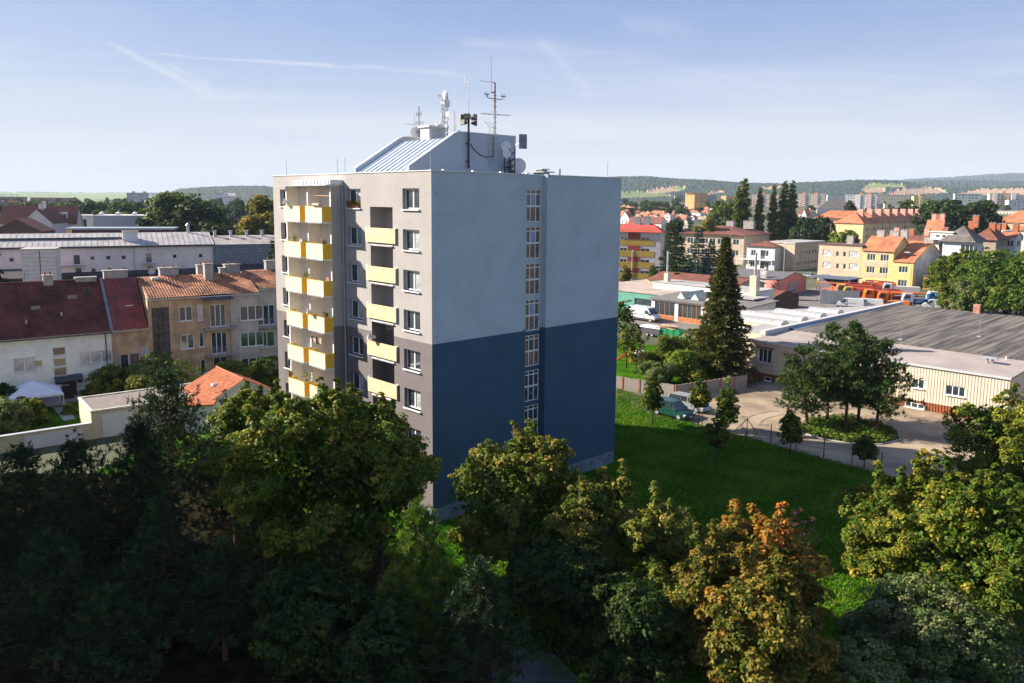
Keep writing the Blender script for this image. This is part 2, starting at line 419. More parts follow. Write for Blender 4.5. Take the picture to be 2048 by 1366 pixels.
PLINTH = mat('plinth_render', (0.16, 0.21, 0.26), .9, .2, bump=.3, streak=.4)
Y_FRONT = mat('pale_yellow_panel', (0.78, 0.66, 0.44), .75, .03, scale=2)
Y_SIDE = mat('shade_toned_yellow_panel', (0.72, 0.44, 0.03), .75, .03, scale=2)  # same yellow as the fronts, deepened to hold the shade of the sides
Y_STAIN = mat('weathered_yellow_panel', (0.70, 0.55, 0.32), .8, .10, scale=3)
def floors(n, z0, step=2.8): return [z0 - step * k for k in range(n)]
T = thing('tower_block', 'tall two-tone grey tower block with yellow balconies and a blind side wall', 'apartment building', tw(0, 0), TPHI)
cols = [(1.22, 3.1), (11.9, 13.76), (19.02, 20.95)]
mb = MB()
holes = []
for zt in floors(8, 23.25):
    for a, b in cols: holes.append((a, b, zt - 1.42, zt, .32))
LZ = floors(7, 19.28)
for zf in LZ: holes.append((14.98, 17.82, zf, zf + 2.67, 1.25))
bayd = [(5.9, 7.6), (9.45, 11.05)]
BZ = floors(8, 20.78)
for zf in BZ:
    for a, b in bayd: holes.append((a, b, zf + .05, zf + 2.3, .12))
wall(mb, 0, TW, 1.1, TH, holes, zcut=CUT)
wall(mb, 0, TW, 1.1, TH, [], y=TD, zcut=CUT)
for za, zb, k in ((1.1, CUT, 1), (CUT, TH, 0)):
    mb.quad((0, 0, za), (0, 0, zb), (0, TD, zb), (0, TD, za), k)
rec0, rec1, rd = 8.63, 10.99, .46
strip = [(9.27, 10.82, z - 2.44, z, .12) for z in floors(8, 23.32, 2.765)]
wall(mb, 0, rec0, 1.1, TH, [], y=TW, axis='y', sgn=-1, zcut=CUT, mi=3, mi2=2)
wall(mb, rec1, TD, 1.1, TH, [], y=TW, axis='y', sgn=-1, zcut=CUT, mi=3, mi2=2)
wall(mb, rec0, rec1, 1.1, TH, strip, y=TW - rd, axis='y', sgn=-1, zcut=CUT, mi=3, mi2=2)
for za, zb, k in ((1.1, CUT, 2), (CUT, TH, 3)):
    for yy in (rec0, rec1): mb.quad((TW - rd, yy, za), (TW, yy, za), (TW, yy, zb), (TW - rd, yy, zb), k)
for zf in LZ:
    wall(mb, 14.98, 17.82, zf, zf + 2.67, [(16.9, 17.75, zf + .02, zf + 2.32, .08)], y=1.24, zcut=CUT)
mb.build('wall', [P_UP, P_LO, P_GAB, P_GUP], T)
MB().box(0.04, TW - .04, .04, TD - .04, 0, 1.1).box(TW - .5, TW - .04, rec0 + .05, rec1 - .05, 0, .02).build('plinth', PLINTH, T)
ROOFG = mat('roof_felt', (0.22, 0.215, 0.21), .95, .15, scale=.6, bump=.4)
r = MB(); r.poly([(.3, .3, 23.95), (TW - .8, .3, 23.95), (TW - .8, TD - .3, 23.95), (.3, TD - .3, 23.95)])
r.build('roof', ROOFG, T)
COP = mat('coping_sheet', (0.62, 0.64, 0.66), .45, .06, metal=.3)
c = MB()
c.box(-.05, TW + .05, -.05, .33, TH, TH + .06); c.box(-.05, TW + .05, TD - .33, TD + .05, TH, TH + .06); c.box(-.05, .33, .33, TD - .33, TH, TH + .06)
c.box(TW - .33, TW + .05, .33, rec0 + .03, TH, TH + .06); c.box(TW - .33, TW + .05, rec1 - .03, TD - .33, TH, TH + .06); c.box(TW - .8, TW - rd + .05, rec0 + .03, rec1 - .03, TH, TH + .06)
c.build('coping', COP, T)
pi = MB(); pi.box(.3, TW - .85, .3, .36, 23.9, TH); pi.box(TW - .86, TW - .8, .3, TD - .3, 23.9, TH); pi.box(.3, .36, .3, TD - .3, 23.9, TH); pi.build('parapet', P_UP, T)
gls = [GLASS, GLASS_T, GLASS, GLASS_L, GLASS, GLASS_T]
random.seed(3)
for j, zt in enumerate(floors(8, 23.25)):
    for i, (a, b) in enumerate(cols):
        g = random.choice(gls); g2 = random.choice([GLASS, GLASS_L, GLASS_T, GLASS_L])
        window(T, a + .02, .24, zt - 1.40, b - a - .04, 1.38, 2, split=True, gls=[GLASS, g2 if i else g], fw=.085)
        MB().box(a - .03, b + .05, -.13, .3, zt - 1.5, zt - 1.42).build('window_sill', mat('white_sill', (0.74, 0.74, 0.75), .5, .03), T)
for k, zf in enumerate(LZ):
    window(T, 16.9, 1.15, zf + .02, .85, 2.3, 1, bars=1, split=True, fw=.09, name='balcony_door')
    b = MB().box(14.53, 18.27, -.14, -.04, zf + .12, zf + 1.17).build('balcony_panel', Y_STAIN, T)
    MB().box(14.45, 14.62, -.1, .05, zf + 1.17, zf + 1.22).build('bracket', WHITE, T); MB().box(18.18, 18.35, -.1, .05, zf + 1.17, zf + 1.22).build('bracket', WHITE, T)
    MB().box(14.93, 17.87, -.04, .3, zf - .13, zf).box(14.93, 17.87, -.12, -.04, zf - .13, zf - .06).build('balcony_slab', GALV, T)
# projecting bay with two balconies on each floor
BL, BM, BR, BY = 4.27, 7.72, 11.31, -1.05
bay = MB()
for a, b in ((BL, BL + .13), (BM, BM + .15), (BR - .15, BR)):
    for za, zb, k in ((1.1, CUT, 1), (CUT, 23.44, 0)): bay.box(a, b, BY, -.002, za, zb, k)
bay.build('bay_wall', [P_UP, P_LO], T)
edge = MB()
for a in (BL - .01, BM - .01, BR - .16): edge.box(a, a + .17, BY - .02, BY - .001, 1.1, 23.44)
edge.build('edge_strip', mat('white_edge', (.66, .66, .64), .7, .05), T)
MB().box(BL - .55, BR + .05, BY - .45, 0, 23.46, 23.56).build('canopy_roof', GALV, T)
cw = MB().box(BL + 1.3, BR + .02, BY - .05, -.01, 23.57, 23.92)
for k in range(14): cw.box(BL + 1.35 + k * .42, BL + 1.42 + k * .42, BY - .1, BY - .052, 23.58, 23.88)
cw.build('canopy_box', mat('pale_sheet', (.7, .73, .74), .5, .05), T)
PALE_CEIL = mat('bounce_lining_white', (.72, .69, .65), .9, .04)
for zf in BZ:
    for i, (la, lb) in enumerate(((BL + .135, BM - .005), (BM + .155, BR - .155))):
        da, db = bayd[i]; zt_ = min(zf + 2.65, 23.43)
        m = MB(); wall(m, la, lb, zf + .002, zt_, [(da, db, zf + .05, zf + 2.3, .015)], y=-.02)
        m.quad((la, BY + .01, zf), (la, -.02, zf), (la, -.02, zt_), (la, BY + .01, zt_)); m.quad((lb, BY + .01, zf), (lb, -.02, zf), (lb, -.02, zt_), (lb, BY + .01, zt_))
        m.build('bounce_lining', PALE_CEIL, T)  # added pale lining, stands in for bounced light inside the bay
for k, zf in enumerate(BZ):
    for i, (a, b) in enumerate(((5.38, 7.96), (8.84, 11.31))):
        la, lb = ((BL + .14, BM - .01), (BM + .16, BR - .16))[i]
        MB().box(a, b, -1.85, -1.79, zf, zf + 1.13).build('balcony_panel', Y_FRONT, T)
        MB().box(b - .06, b - .001, -1.789, BY - .003, zf + .002, zf + 1.128).build('balcony_side', Y_SIDE, T); MB().box(a + .001, a + .06, -1.789, BY - .03, zf + .002, zf + 1.128).build('balcony_side', Y_SIDE, T)
        MB().box(a + .04, b - .02, -1.84, BY - .01, zf - .14, zf - .001).box(la, lb, BY - .005, -.01, zf - .14, zf).build('balcony_slab', PALE_CEIL, T)
        MB().box(a, b + .02, -1.88, -1.82, zf - .13, zf - .03).build('slab_edge', GALV, T)
        MB().box(a, b, -1.86, -1.78, zf + 1.131, zf + 1.16).build('rail_cap', mat('yellow_cap', (.6, .4, .06), .6, .05), T)
        da, db = bayd[i]
        window(T, da + .02, .04, zf + .07, db - da - .04, 2.2, 2, split=True, gls=[random.choice([GLASS, GLASS_L]), GLASS_B], fw=.09, name='balcony_door')
# stair windows in the recessed strip: grids of six panes, cross braced guard behind the lower ones
for j, z in enumerate(floors(8, 23.32, 2.765)):
    fd = MB(); w_, h_ = 1.51, 2.40
    f = .055
    fd.box(0, w_, 0, .06, 0, f); fd.box(0, w_, 0, .06, h_ - f, h_); fd.box(0, f, 0, .06, f, h_ - f); fd.box(w_ - f, w_, 0, .06, f, h_ - f)
    for u in (.42, .98): fd.box(u - .03, u + .03, -.008, .06, f, h_ - f)
    for v in (1.14, 2.08, 1.2): fd.box(f, w_ - f, .004, .055, v - .035, v + .035)
    fr = fd.build('stair_window', WHITE, T); fr.location = (TW - rd - .06, 9.29, z - 2.42); fr.rotation_euler = (0, 0, R_(90))
    for u0, u1 in ((f, .39), (.45, .95), (1.01, w_ - f)):
        for v0, v1 in ((f, 1.10), (1.24, 2.04), (2.12, h_ - f)):
            gm = GLASS if (j > 4 or (u0 > .4 and u0 < .9 and v0 > 1.2 and v0 < 2 and j != 2)) else GLASS_B
            if u0 > .4 and u0 < .9 and 1.2 < v0 < 2 and j in (0, 1, 3): gm = mat('sky_blue_pane', (.18, .3, .55), .1, .05, spec=.9)
            MB().box(u0, u1, .035, .045, v0, v1).build('pane', gm, fr)
    gd = MB(); gd.tube((.08, .025, .1), (1.42, .025, 1.08), .012, n=4); gd.tube((1.42, .025, .1), (.08, .025, 1.08), .012, n=4); gd.build('guard_wire', GALV, fr)
dp = MB().tube((11.45, -.12, 1.1), (11.45, -.12, 23.4), .06, n=8).build('downpipe', mat('grey_pipe', (.4, .43, .46), .5, .1), T)
sc = MB()
for z in np.arange(2.2, 23.8, 1.38):
    for y in (.35, 11.25, 19.4): sc.box(TW, TW + .03, y, y + .06, z, z + .06)
for z in np.arange(2.2, 23.8, 2.76): pass
sc.build('anchor_cap', DKMETAL, T)

# penthouse with the sloping metal roof
PX0, PX1, PY0, PY1, PY2, PZ0, PZ1 = 8.11, 15.68, 3.0, 7.8, 13.92, 24.95, 27.76
prof = [(PY0, 23.95), (PY0, PZ0)] + [(PY0 + (PY1 - .9 - PY0) * t, PZ0 + (PZ1 - .42 - PZ0) * t) for t in (.5, 1)] + [(PY1 - .5, PZ1 - .17), (PY1 - .1, PZ1 - .03), (PY1 + .4, PZ1), (PY2, PZ1), (PY2, 23.95)]
ph = MB(); ph.prism(prof, PX1 - .28, PX1, axis='x', mi=0); ph.prism(prof, PX0, PX0 + .28, axis='x', mi=0)
ph.box(PX0 + .28, PX1 - .28, PY2 - .25, PY2, 23.95, PZ1, 0)
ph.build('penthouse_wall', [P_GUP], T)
pe = MB()
for x in (PX1 - .31, PX0 - .03):
    for (ya, za), (yb, zb) in zip(prof[1:-2], prof[2:-1]):
        pe.poly([(x, ya, za + .002), (x + .34, ya, za + .002), (x + .34, yb, zb + .002), (x, yb, zb + .002)]); pe.poly([(x, ya, za + .05), (x + .34, ya, za + .05), (x + .34, yb, zb + .05), (x, yb, zb + .05)])
        for xx in (x, x + .34): pe.quad((xx, ya, za), (xx, yb, zb), (xx, yb, zb + .05), (xx, ya, za + .05))
pe.build('penthouse_coping', COP, T)
ROOFM = mat('pale_blue_sheet_roof', (.56, .62, .70), .38, .05, metal=.35)
nseam = 10; px0, px1 = PX0 + .28, PX1 - .28; dx = (px1 - px0) / nseam
sy0, sz0, sy1, sz1 = PY0 + .05, 24.62, PY1 - .35, 27.3
for k in range(nseam):
    m = MB(); a, b = px0 + k * dx, px0 + (k + 1) * dx
    m.quad((a, sy0, sz0), (b, sy0, sz0), (b, sy1, sz1), (a, sy1, sz1))
    if k: m.poly([(a - .025, sy0, sz0), (a - .025, sy1, sz1), (a - .025, sy1, sz1 + .09), (a - .025, sy0, sz0 + .09)]); m.poly([(a + .025, sy0, sz0), (a + .025, sy1, sz1), (a + .025, sy1, sz1 + .09), (a + .025, sy0, sz0 + .09)]); m.quad((a - .025, sy0, sz0 + .09), (a + .025, sy0, sz0 + .09), (a + .025, sy1, sz1 + .09), (a - .025, sy1, sz1 + .09))
    m.build('roof_sheet', ROOFM, T)
m = MB(); m.box(px0, px1, sy1, PY2 - .26, 27.2, 27.32); m.box(px0, px1, PY0 + .02, PY0 + .05, 23.95, 24.62); m.build('penthouse_roof', mat('brown_roof_felt', (.2, .18, .17), .95, .1), T)
# ------------------------------------------------------------------ foliage
def fast_mesh(name, V, mats, tint=None):
    """V: (n, k, 3) polygons of k corners"""
    n, k, _ = V.shape
    me = bpy.data.meshes.new(name); me.vertices.add(n * k); me.vertices.foreach_set('co', V.astype(np.float32).reshape(-1))
    me.loops.add(n * k); me.loops.foreach_set('vertex_index', np.arange(n * k, dtype=np.int32))
    me.polygons.add(n); me.polygons.foreach_set('loop_start', np.arange(0, n * k, k, dtype=np.int32))
    try: me.polygons.foreach_set('loop_total', np.full(n, k, np.int32))
    except Exception: pass
    if tint is not None:
        a = me.attributes.new('tint', 'FLOAT', 'POINT'); a.data.foreach_set('value', np.repeat(tint.astype(np.float32), k))
    for m in (mats if isinstance(mats, (list, tuple)) else [mats]): me.materials.append(m)
    me.update(calc_edges=True); me.validate(); return me
def unit(v): return v / np.maximum(np.linalg.norm(v, axis=-1, keepdims=True), 1e-9)
def leaves(C, N, size, g, asp=.72, fold=.22):
    N = unit(N); t = unit(np.cross(N, unit(g.normal(size=N.shape)))); b = np.cross(N, t); s = size[:, None]
    return np.stack([C - t * s * .5, C + b * s * asp * .5 + N * s * fold - t * s * .08, C + t * s * .5, C - b * s * asp * .5 + N * s * fold - t * s * .08], 1)
def needles(C, Dr, L, w, g):
    Dr = unit(Dr); b = unit(np.cross(Dr, g.normal(size=Dr.shape))) * (w[:, None] * .5); e = Dr * L[:, None]
    return np.stack([C - b, C + b, C + b * .3 + e, C - b * .3 + e], 1)
def leaf_mat(name, a, b, c=None, rough=.55, tr=(1.3, 1.5, .4), spec=.12, isl=.28):
    if name in _mats: return _mats[name]
    m = bpy.data.materials.new(name); m.use_nodes = True; w = NT(m.node_tree); w.n.clear()
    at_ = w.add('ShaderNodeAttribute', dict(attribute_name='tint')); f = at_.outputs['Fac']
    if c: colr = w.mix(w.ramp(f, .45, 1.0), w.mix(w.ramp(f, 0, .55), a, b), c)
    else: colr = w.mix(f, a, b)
    g = w.add('ShaderNodeNewGeometry'); rn = g.outputs['Random Per Island']
    hs = w.add('ShaderNodeHueSaturation', Color=colr)
    w.put(hs, 'Value', w.math('MULTIPLY_ADD', rn, isl * 2, 1 - isl)); w.put(hs, 'Hue', w.math('MULTIPLY_ADD', w.math('FRACT', w.math('MULTIPLY', rn, 9.7)), .05, .475))
    p = w.add('ShaderNodeBsdfPrincipled'); w.put(p, 'Base Color', hs.outputs[0]); p.inputs['Roughness'].default_value = rough; p.inputs['Specular IOR Level'].default_value = spec
    t = w.add('ShaderNodeBsdfTranslucent'); w.put(t, 0, w.mix(1.0, hs.outputs[0], tr, 'MULTIPLY'))
    o = w.add('ShaderNodeMixShader', i0=.22, i1=p.outputs[0], i2=t.outputs[0]); w.add('ShaderNodeOutputMaterial', i0=o.outputs[0])
    _mats[name] = m; return m
BARK = mat('bark_brown', (0.06, 0.045, 0.035), .95, .3, scale=8, bump=.8)
BARK_R = mat('bark_pine_red', (0.12, 0.06, 0.035), .95, .3, scale=8, bump=.8)
L_GRN = leaf_mat('maple_leaf_green', (.035, .075, .006), (.11, .15, .016), (.34, .27, .04))
L_OLV = leaf_mat('maple_leaf_olive', (.04, .08, .008), (.13, .15, .02), (.32, .24, .05))
L_ORG = leaf_mat('maple_leaf_orange', (.065, .09, .012), (.22, .165, .025), (.40, .14, .022), tr=(1.3, 1.1, .4))
L_YEL = leaf_mat('maple_leaf_yellow_green', (.045, .09, .008), (.14, .165, .018), (.38, .29, .03))
L_BUSH = leaf_mat('shrub_leaf_grey_green', (.06, .11, .03), (.14, .18, .06), (.2, .19, .09))
L_FAR = leaf_mat('tree_leaf_green', (.025, .06, .01), (.08, .12, .018), (.15, .16, .03))
L_FARD = leaf_mat('tree_leaf_dark', (.016, .036, .012), (.035, .06, .018), (.05, .07, .02))
L_FARY = leaf_mat('tree_leaf_yellow', (.09, .11, .02), (.2, .17, .025), (.34, .22, .03))
L_LIME = leaf_mat('tree_leaf_lime', (.09, .15, .02), (.17, .24, .03), (.22, .26, .04))
L_MID = leaf_mat('garden_leaf_green', (.04, .085, .01), (.10, .16, .022), (.19, .22, .04))
L_PINB = leaf_mat('pine_needle_sun_toned', (.035, .08, .012), (.10, .155, .02), (.22, .24, .03), tr=(1, 1.2, .5), spec=.12)  # needles lightened to hold sunlight on the front pine, itself in shade
L_DEEP = leaf_mat('shade_toned_green_leaf', (.012, .03, .006), (.03, .055, .01), (.09, .11, .02))  # leaf green darkened to hold the shade these trees stand in
L_PURP = leaf_mat('tree_leaf_purple', (.04, .018, .02), (.07, .03, .03), (.08, .04, .03))
L_PINE = leaf_mat('pine_needle', (.022, .052, .012), (.058, .10, .02), (.12, .155, .03), tr=(1, 1.2, .5), spec=.25)
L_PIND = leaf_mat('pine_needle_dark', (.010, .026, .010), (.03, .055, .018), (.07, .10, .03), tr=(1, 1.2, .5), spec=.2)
L_SPR = leaf_mat('spruce_needle', (.03, .055, .012), (.08, .09, .02), (.2, .13, .035), tr=(1, 1.2, .5), spec=.25)
L_BLUE = leaf_mat('blue_spruce_needle', (.02, .05, .045), (.05, .09, .085), (.08, .12, .11), tr=(1, 1.2, .8), spec=.25)

def lobe_points(g, lobes, n, jit=.14):
    L = np.array(lobes, float); area = (L[:, 3] * L[:, 4] + L[:, 3] * L[:, 5] + L[:, 4] * L[:, 5]); pr = area / area.sum()
    out = []; tot = 0
    while tot < n:
        k = g.choice(len(L), size=n * 2, p=pr); u = unit(g.normal(size=(n * 2, 3))); u[:, 2] = np.where(u[:, 2] < -.55, -u[:, 2], u[:, 2])
        r = 1 - np.abs(g.normal(size=n * 2)) * jit + g.normal(size=n * 2) * .04
        p = L[k, :3] + u * L[k, 3:] * r[:, None]
        q = (p[:, None, :] - L[None, :, :3]) / L[None, :, 3:]; dd = (q ** 2).sum(-1); dd[np.arange(len(k)), k] = 9
        keep = dd.min(1) > .55
        out.append(p[keep]); tot += keep.sum()
    return np.concatenate(out)[:n]
def crown_quads(seed, lobes, n, per, cr, leaf, flat=.75, inner=.18, up=.55, sizevar=.3, tintgrad=None, jit=.14, boughs=0, bsp=.75, shoots=0):
    g = np.random.default_rng(seed)
    if boughs:
        Bp = lobe_points(g, lobes, boughs, .08); k = g.integers(0, boughs, n); rb = bsp * g.uniform(.7, 1.3, boughs)
        C = Bp[k] + unit(g.normal(size=(n, 3)) + np.array([0, 0, .25])) * (rb[k] * g.random(n) ** .5)[:, None] * np.array([1, 1, .7])
        if shoots:
            top = Bp[np.argsort(-Bp[:, 2])[:max(6, boughs // 3)]]; S = []
            for q in range(shoots):
                b0 = top[g.integers(len(top))]; L_ = g.uniform(.6, 1.7); d0 = unit(np.array([g.normal() * .3, g.normal() * .3, 1.0]))
                for f in np.arange(0, L_, .22): S.append(b0 + d0 * (f + bsp * .6) + g.normal(0, .05, 3))
            S = np.array(S); C[:len(S)] = S[:len(C)]
    else: C = lobe_points(g, lobes, n, jit)
    ctr = np.average(np.array(lobes)[:, :3], axis=0, weights=np.array(lobes)[:, 3] ** 2)
    out = unit(C - ctr); R = cr * g.uniform(.6, 1.35, n)
    if boughs and shoots: R[:len(S)] *= .55
    ct = np.clip(g.normal(.42, .2, n), 0, 1)
    if tintgrad is not None: ct = np.clip(ct + tintgrad(C), 0, 1)
    idx = np.repeat(np.arange(n), per); m = len(idx)
    u = unit(g.normal(size=(m, 3)) + out[idx] * .7 + np.array([0, 0, .35])); rad = g.uniform(.35, 1.0, m) ** .6
    # leaves sit in small sprays inside every clump
    ks = 7; spc = unit(g.normal(size=(n * ks, 3)) + np.repeat(out, ks, 0) * .8 + np.array([0, 0, .3])); si = idx * ks + g.integers(0, ks, m)
    u = unit(spc[si] * 1.0 + u * .55)
    P = C[idx] + u * (R[idx] * rad)[:, None] * np.array([1, 1, flat])
    N = unit(u * .7 + np.array([0, 0, up]) + g.normal(size=(m, 3)) * .42)
    sz = leaf * g.uniform(1 - sizevar, 1 + sizevar, m)
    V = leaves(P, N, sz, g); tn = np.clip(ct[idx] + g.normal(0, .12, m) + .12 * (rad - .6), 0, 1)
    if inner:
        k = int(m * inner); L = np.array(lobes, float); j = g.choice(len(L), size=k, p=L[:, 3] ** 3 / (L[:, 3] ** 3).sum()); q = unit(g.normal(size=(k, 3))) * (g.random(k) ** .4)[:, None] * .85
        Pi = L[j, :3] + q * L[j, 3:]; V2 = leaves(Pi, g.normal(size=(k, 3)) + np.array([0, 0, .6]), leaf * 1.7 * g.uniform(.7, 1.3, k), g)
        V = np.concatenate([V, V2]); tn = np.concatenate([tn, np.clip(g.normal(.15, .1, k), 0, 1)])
    return V, tn, C
def trunk_mb(h, r, targets=(), lean=(0, 0), seed=0, n=7, r1=None):
    mb = MB(); g = random.Random(seed); pts = []
    for k in range(6):
        t = k / 5; pts.append((lean[0] * t + g.uniform(-.06, .06) * h * .1 * (k > 0), lean[1] * t + g.uniform(-.06, .06) * h * .1 * (k > 0), h * t))
    for k in range(5):
        ra = r * (1 - .75 * k / 5) * (1.35 if k == 0 else 1); rb = r * (1 - .75 * (k + 1) / 5)
        mb.tube(pts[k], pts[k + 1], ra, rb, n=n, caps=False)
    for tg in targets:
        t = g.uniform(.35, .9); k = int(t * 5); f = t * 5 - k; a = Vector(pts[k]).lerp(Vector(pts[min(5, k + 1)]), f); b = Vector(tg)
        if b.z < a.z - .6: a = Vector(pts[1])
        mid = a.lerp(b, .5) + Vector((g.uniform(-.2, .2), g.uniform(-.2, .2), g.uniform(.0, .3))) * (b - a).length * .5
        ra = r * .32 * (1 - t * .4); mb.tube(a, mid, ra, ra * .6, n=5, caps=False); mb.tube(mid, b, ra * .6, ra * .15, n=4, caps=False)
    return mb
def tree_at(name, label, loc, group=None, cat='tree', rz=0): return thing(name, label, cat, (loc[0], loc[1], loc[2] if len(loc) > 2 else 0), rz, group)
def broad_tree(label, loc, lobes, n, per, cr, leaf, m, trunk_r=.22, seed=1, nb=26, tintgrad=None, group=None, name='maple_tree', **kw):
    V, tn, C = crown_quads(seed, lobes, n, per, cr, leaf, tintgrad=tintgrad, **kw)
    t = tree_at(name, label, loc, group)
    top = max(l[2] for l in lobes); g = np.random.default_rng(seed + 5); pick = g.choice(len(C), size=min(nb, len(C)), replace=False)
    trunk_mb(top, trunk_r, [tuple(C[i]) for i in pick], seed=seed).build('trunk', BARK, t)
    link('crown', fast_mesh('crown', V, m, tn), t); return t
def auto_lobes(seed, R, z0, z1, n, rx=1.0, spread=.62, rr=(.34, .5)):
    g = np.random.default_rng(seed); out = [(0, 0, (z0 + z1) / 2, R * .62 * rx, R * .62, (z1 - z0) * .36)]
    for k in range(n):
        a = 2 * math.pi * (k + g.uniform(-.3, .3)) / n * 2.0; zt = g.uniform(.15, .95); zz = z0 + (z1 - z0) * zt; rad = R * spread * math.sqrt(max(.05, 1 - (2 * zt - .9) ** 2 * .75)) * g.uniform(.75, 1.1)
        r = R * g.uniform(*rr); out.append((math.cos(a) * rad * rx, math.sin(a) * rad, min(zz, z1 - r * .55), r * g.uniform(.85, 1.15), r * g.uniform(.85, 1.15), r * g.uniform(.7, 1.0)))
    out.append((g.uniform(-.15, .15) * R, g.uniform(-.15, .15) * R, z1 - R * .35, R * .42, R * .42, R * .38))
    return [(x, y, z - .45, a, b, d) for x, y, z, a, b, d in out]

def pine_quads(seed, clusters, needles_per=22, tufts=5, cr=.32, nl=.15, nw=.022, outc=(0, 0)):
    """clusters (n,3): shoot ends; each gets a few bottle-brush tufts"""
    g = np.random.default_rng(seed); n = len(clusters); ct = np.clip(g.normal(.4, .2, n), 0, 1)
    oi = np.repeat(np.arange(n), tufts); off = unit(g.normal(size=(n * tufts, 3)) + np.array([0, 0, .5])) * (cr * g.uniform(.3, 1.1, n * tufts))[:, None]
    T0 = clusters[oi] + off; axis = unit(off * 1.0 + np.array([0, 0, cr * .9]) + g.normal(size=off.shape) * cr * .3)
    ti = np.repeat(np.arange(n * tufts), needles_per); m = len(ti)
    along = g.uniform(0, 1, m); P = T0[ti] + axis[ti] * (along * cr * .55)[:, None]
    D = unit(g.normal(size=(m, 3)) + axis[ti] * .9)
    return needles(P, D, nl * g.uniform(.7, 1.2, m), nw * g.uniform(.8, 1.3, m), g), np.clip(ct[oi][ti] + .25 * (along - .4) + g.normal(0, .08, m), 0, 1)
def pine_tree(label, loc, h, R, z0, m, seed=1, whorl=.55, nbr=7, per=5, power=.8, top_r=.25, trunk_r=.16, bark=None, group=None, lean=(0, 0), needles_per=20, tufts=4, cr=.34, nl=.17, nw=.03, up=.25, name='pine_tree', gaps=.0):
    g = np.random.default_rng(seed); cl = []; limbs = []
    z = z0; a0 = g.uniform(0, 6.28)
    while z < h - .15:
        t = (z - z0) / (h - z0); rad = max(top_r, R * (1 - t) ** power * (.45 + .55 * min(1, t / .25 + .35))); nn = max(3, int(nbr * (1 - .45 * t)))
        for k in range(nn):
            if g.random() < gaps: continue
            a = a0 + 2 * math.pi * (k + g.uniform(-.25, .25)) / nn; rr = rad * g.uniform(.72, 1.12); lz = z + g.uniform(-.12, .12) * whorl
            bx, by = math.cos(a), math.sin(a); tip = (bx * rr, by * rr, lz + rr * up * g.uniform(.4, 1.4)); limbs.append(((0, 0, lz), tip))
            kk = max(2, int(per * (.5 + .5 * rr / R)))
            for j in range(kk):
                f = .35 + .65 * (j + g.random() * .8) / kk; sp = rr * .22 * (1 - abs(f - .75))
                cl.append((bx * rr * f + g.normal() * sp, by * rr * f + g.normal() * sp, lz + rr * f * up + g.normal() * .12))
        z += whorl * g.uniform(.75, 1.2); a0 += 1.1
    cl.append((0, 0, h)); cl.append((0, 0, h - .3))
    cl = np.array(cl); cl[:, 0] += lean[0] * cl[:, 2] / h; cl[:, 1] += lean[1] * cl[:, 2] / h
    V, tn = pine_quads(seed, cl, needles_per, tufts, cr, nl, nw)
    t = tree_at(name, label, loc, group)
    mb = MB(); mb.tube((0, 0, 0), (lean[0] * .5, lean[1] * .5, h * .5), trunk_r, trunk_r * .7, n=8, caps=False); mb.tube((lean[0] * .5, lean[1] * .5, h * .5), (lean[0], lean[1], h), trunk_r * .7, .03, n=6, caps=False)
    for a, b in limbs: mb.tube((a[0] + lean[0] * a[2] / h, a[1] + lean[1] * a[2] / h, a[2]), (b[0] + lean[0] * a[2] / h, b[1] + lean[1] * a[2] / h, b[2]), trunk_r * .25, .015, n=4, caps=False)
    mb.build('trunk', bark or BARK_R, t); link('crown', fast_mesh('crown', V, m, tn), t); return t
def spruce_quads(seed, h, R, z0=.5, whorl=.42, nbr=9, spray=34, ql=.3, qw=.1, droop=.22, power=.85):
    g = np.random.default_rng(seed); P = []; D = []; Tn = []; z = z0; a0 = 0
    while z < h - .1:
        t = (z - z0) / (h - z0); rad = max(.18, R * (1 - t) ** power); nn = max(4, int(nbr * (1 - .4 * t)))
        for k in range(nn):
            a = a0 + 2 * math.pi * (k + g.uniform(-.3, .3)) / nn; rr = rad * g.uniform(.55, 1.25); c = np.array([math.cos(a), math.sin(a), 0]); s = np.array([-c[1], c[0], 0])
            m = max(6, int(spray * (.3 + .7 * rr / R))); f = g.uniform(.12, 1, m) ** .7; w = g.normal(0, 1, m) * .26 * rr * (1.08 - f)
            zz = z - droop * rr * f + .10 * rr * f ** 3 + g.normal(0, .05, m) - np.abs(w) * .25
            p = c * (rr * f)[:, None] + s * w[:, None]; p[:, 2] = zz
            d = c * 1.0 + s * (np.sign(w) * .7)[:, None] + g.normal(size=(m, 3)) * .35; d[:, 2] += g.uniform(-.55, .45, m)
            P.append(p); D.append(d); Tn.append(np.clip(f * .5 + g.normal(.1, .15, m), 0, 1))
        z += whorl * g.uniform(.8, 1.2); a0 += .9
    P = np.concatenate(P); D = np.concatenate(D); n = len(P)
    return needles(P, D, ql * g.uniform(.6, 1.3, n), qw * g.uniform(.7, 1.3, n), g), np.concatenate(Tn)
def spruce_tree(label, loc, h, R, m, seed=1, group=None, name='spruce_tree', **kw):
    V, tn = spruce_quads(seed, h, R, **kw); t = tree_at(name, label, loc, group)
    MB().tube((0, 0, 0), (0, 0, h * .98), .02 * h, .02, n=7, caps=False).build('trunk', BARK, t)
    link('crown', fast_mesh('crown', V, m, tn), t); return t
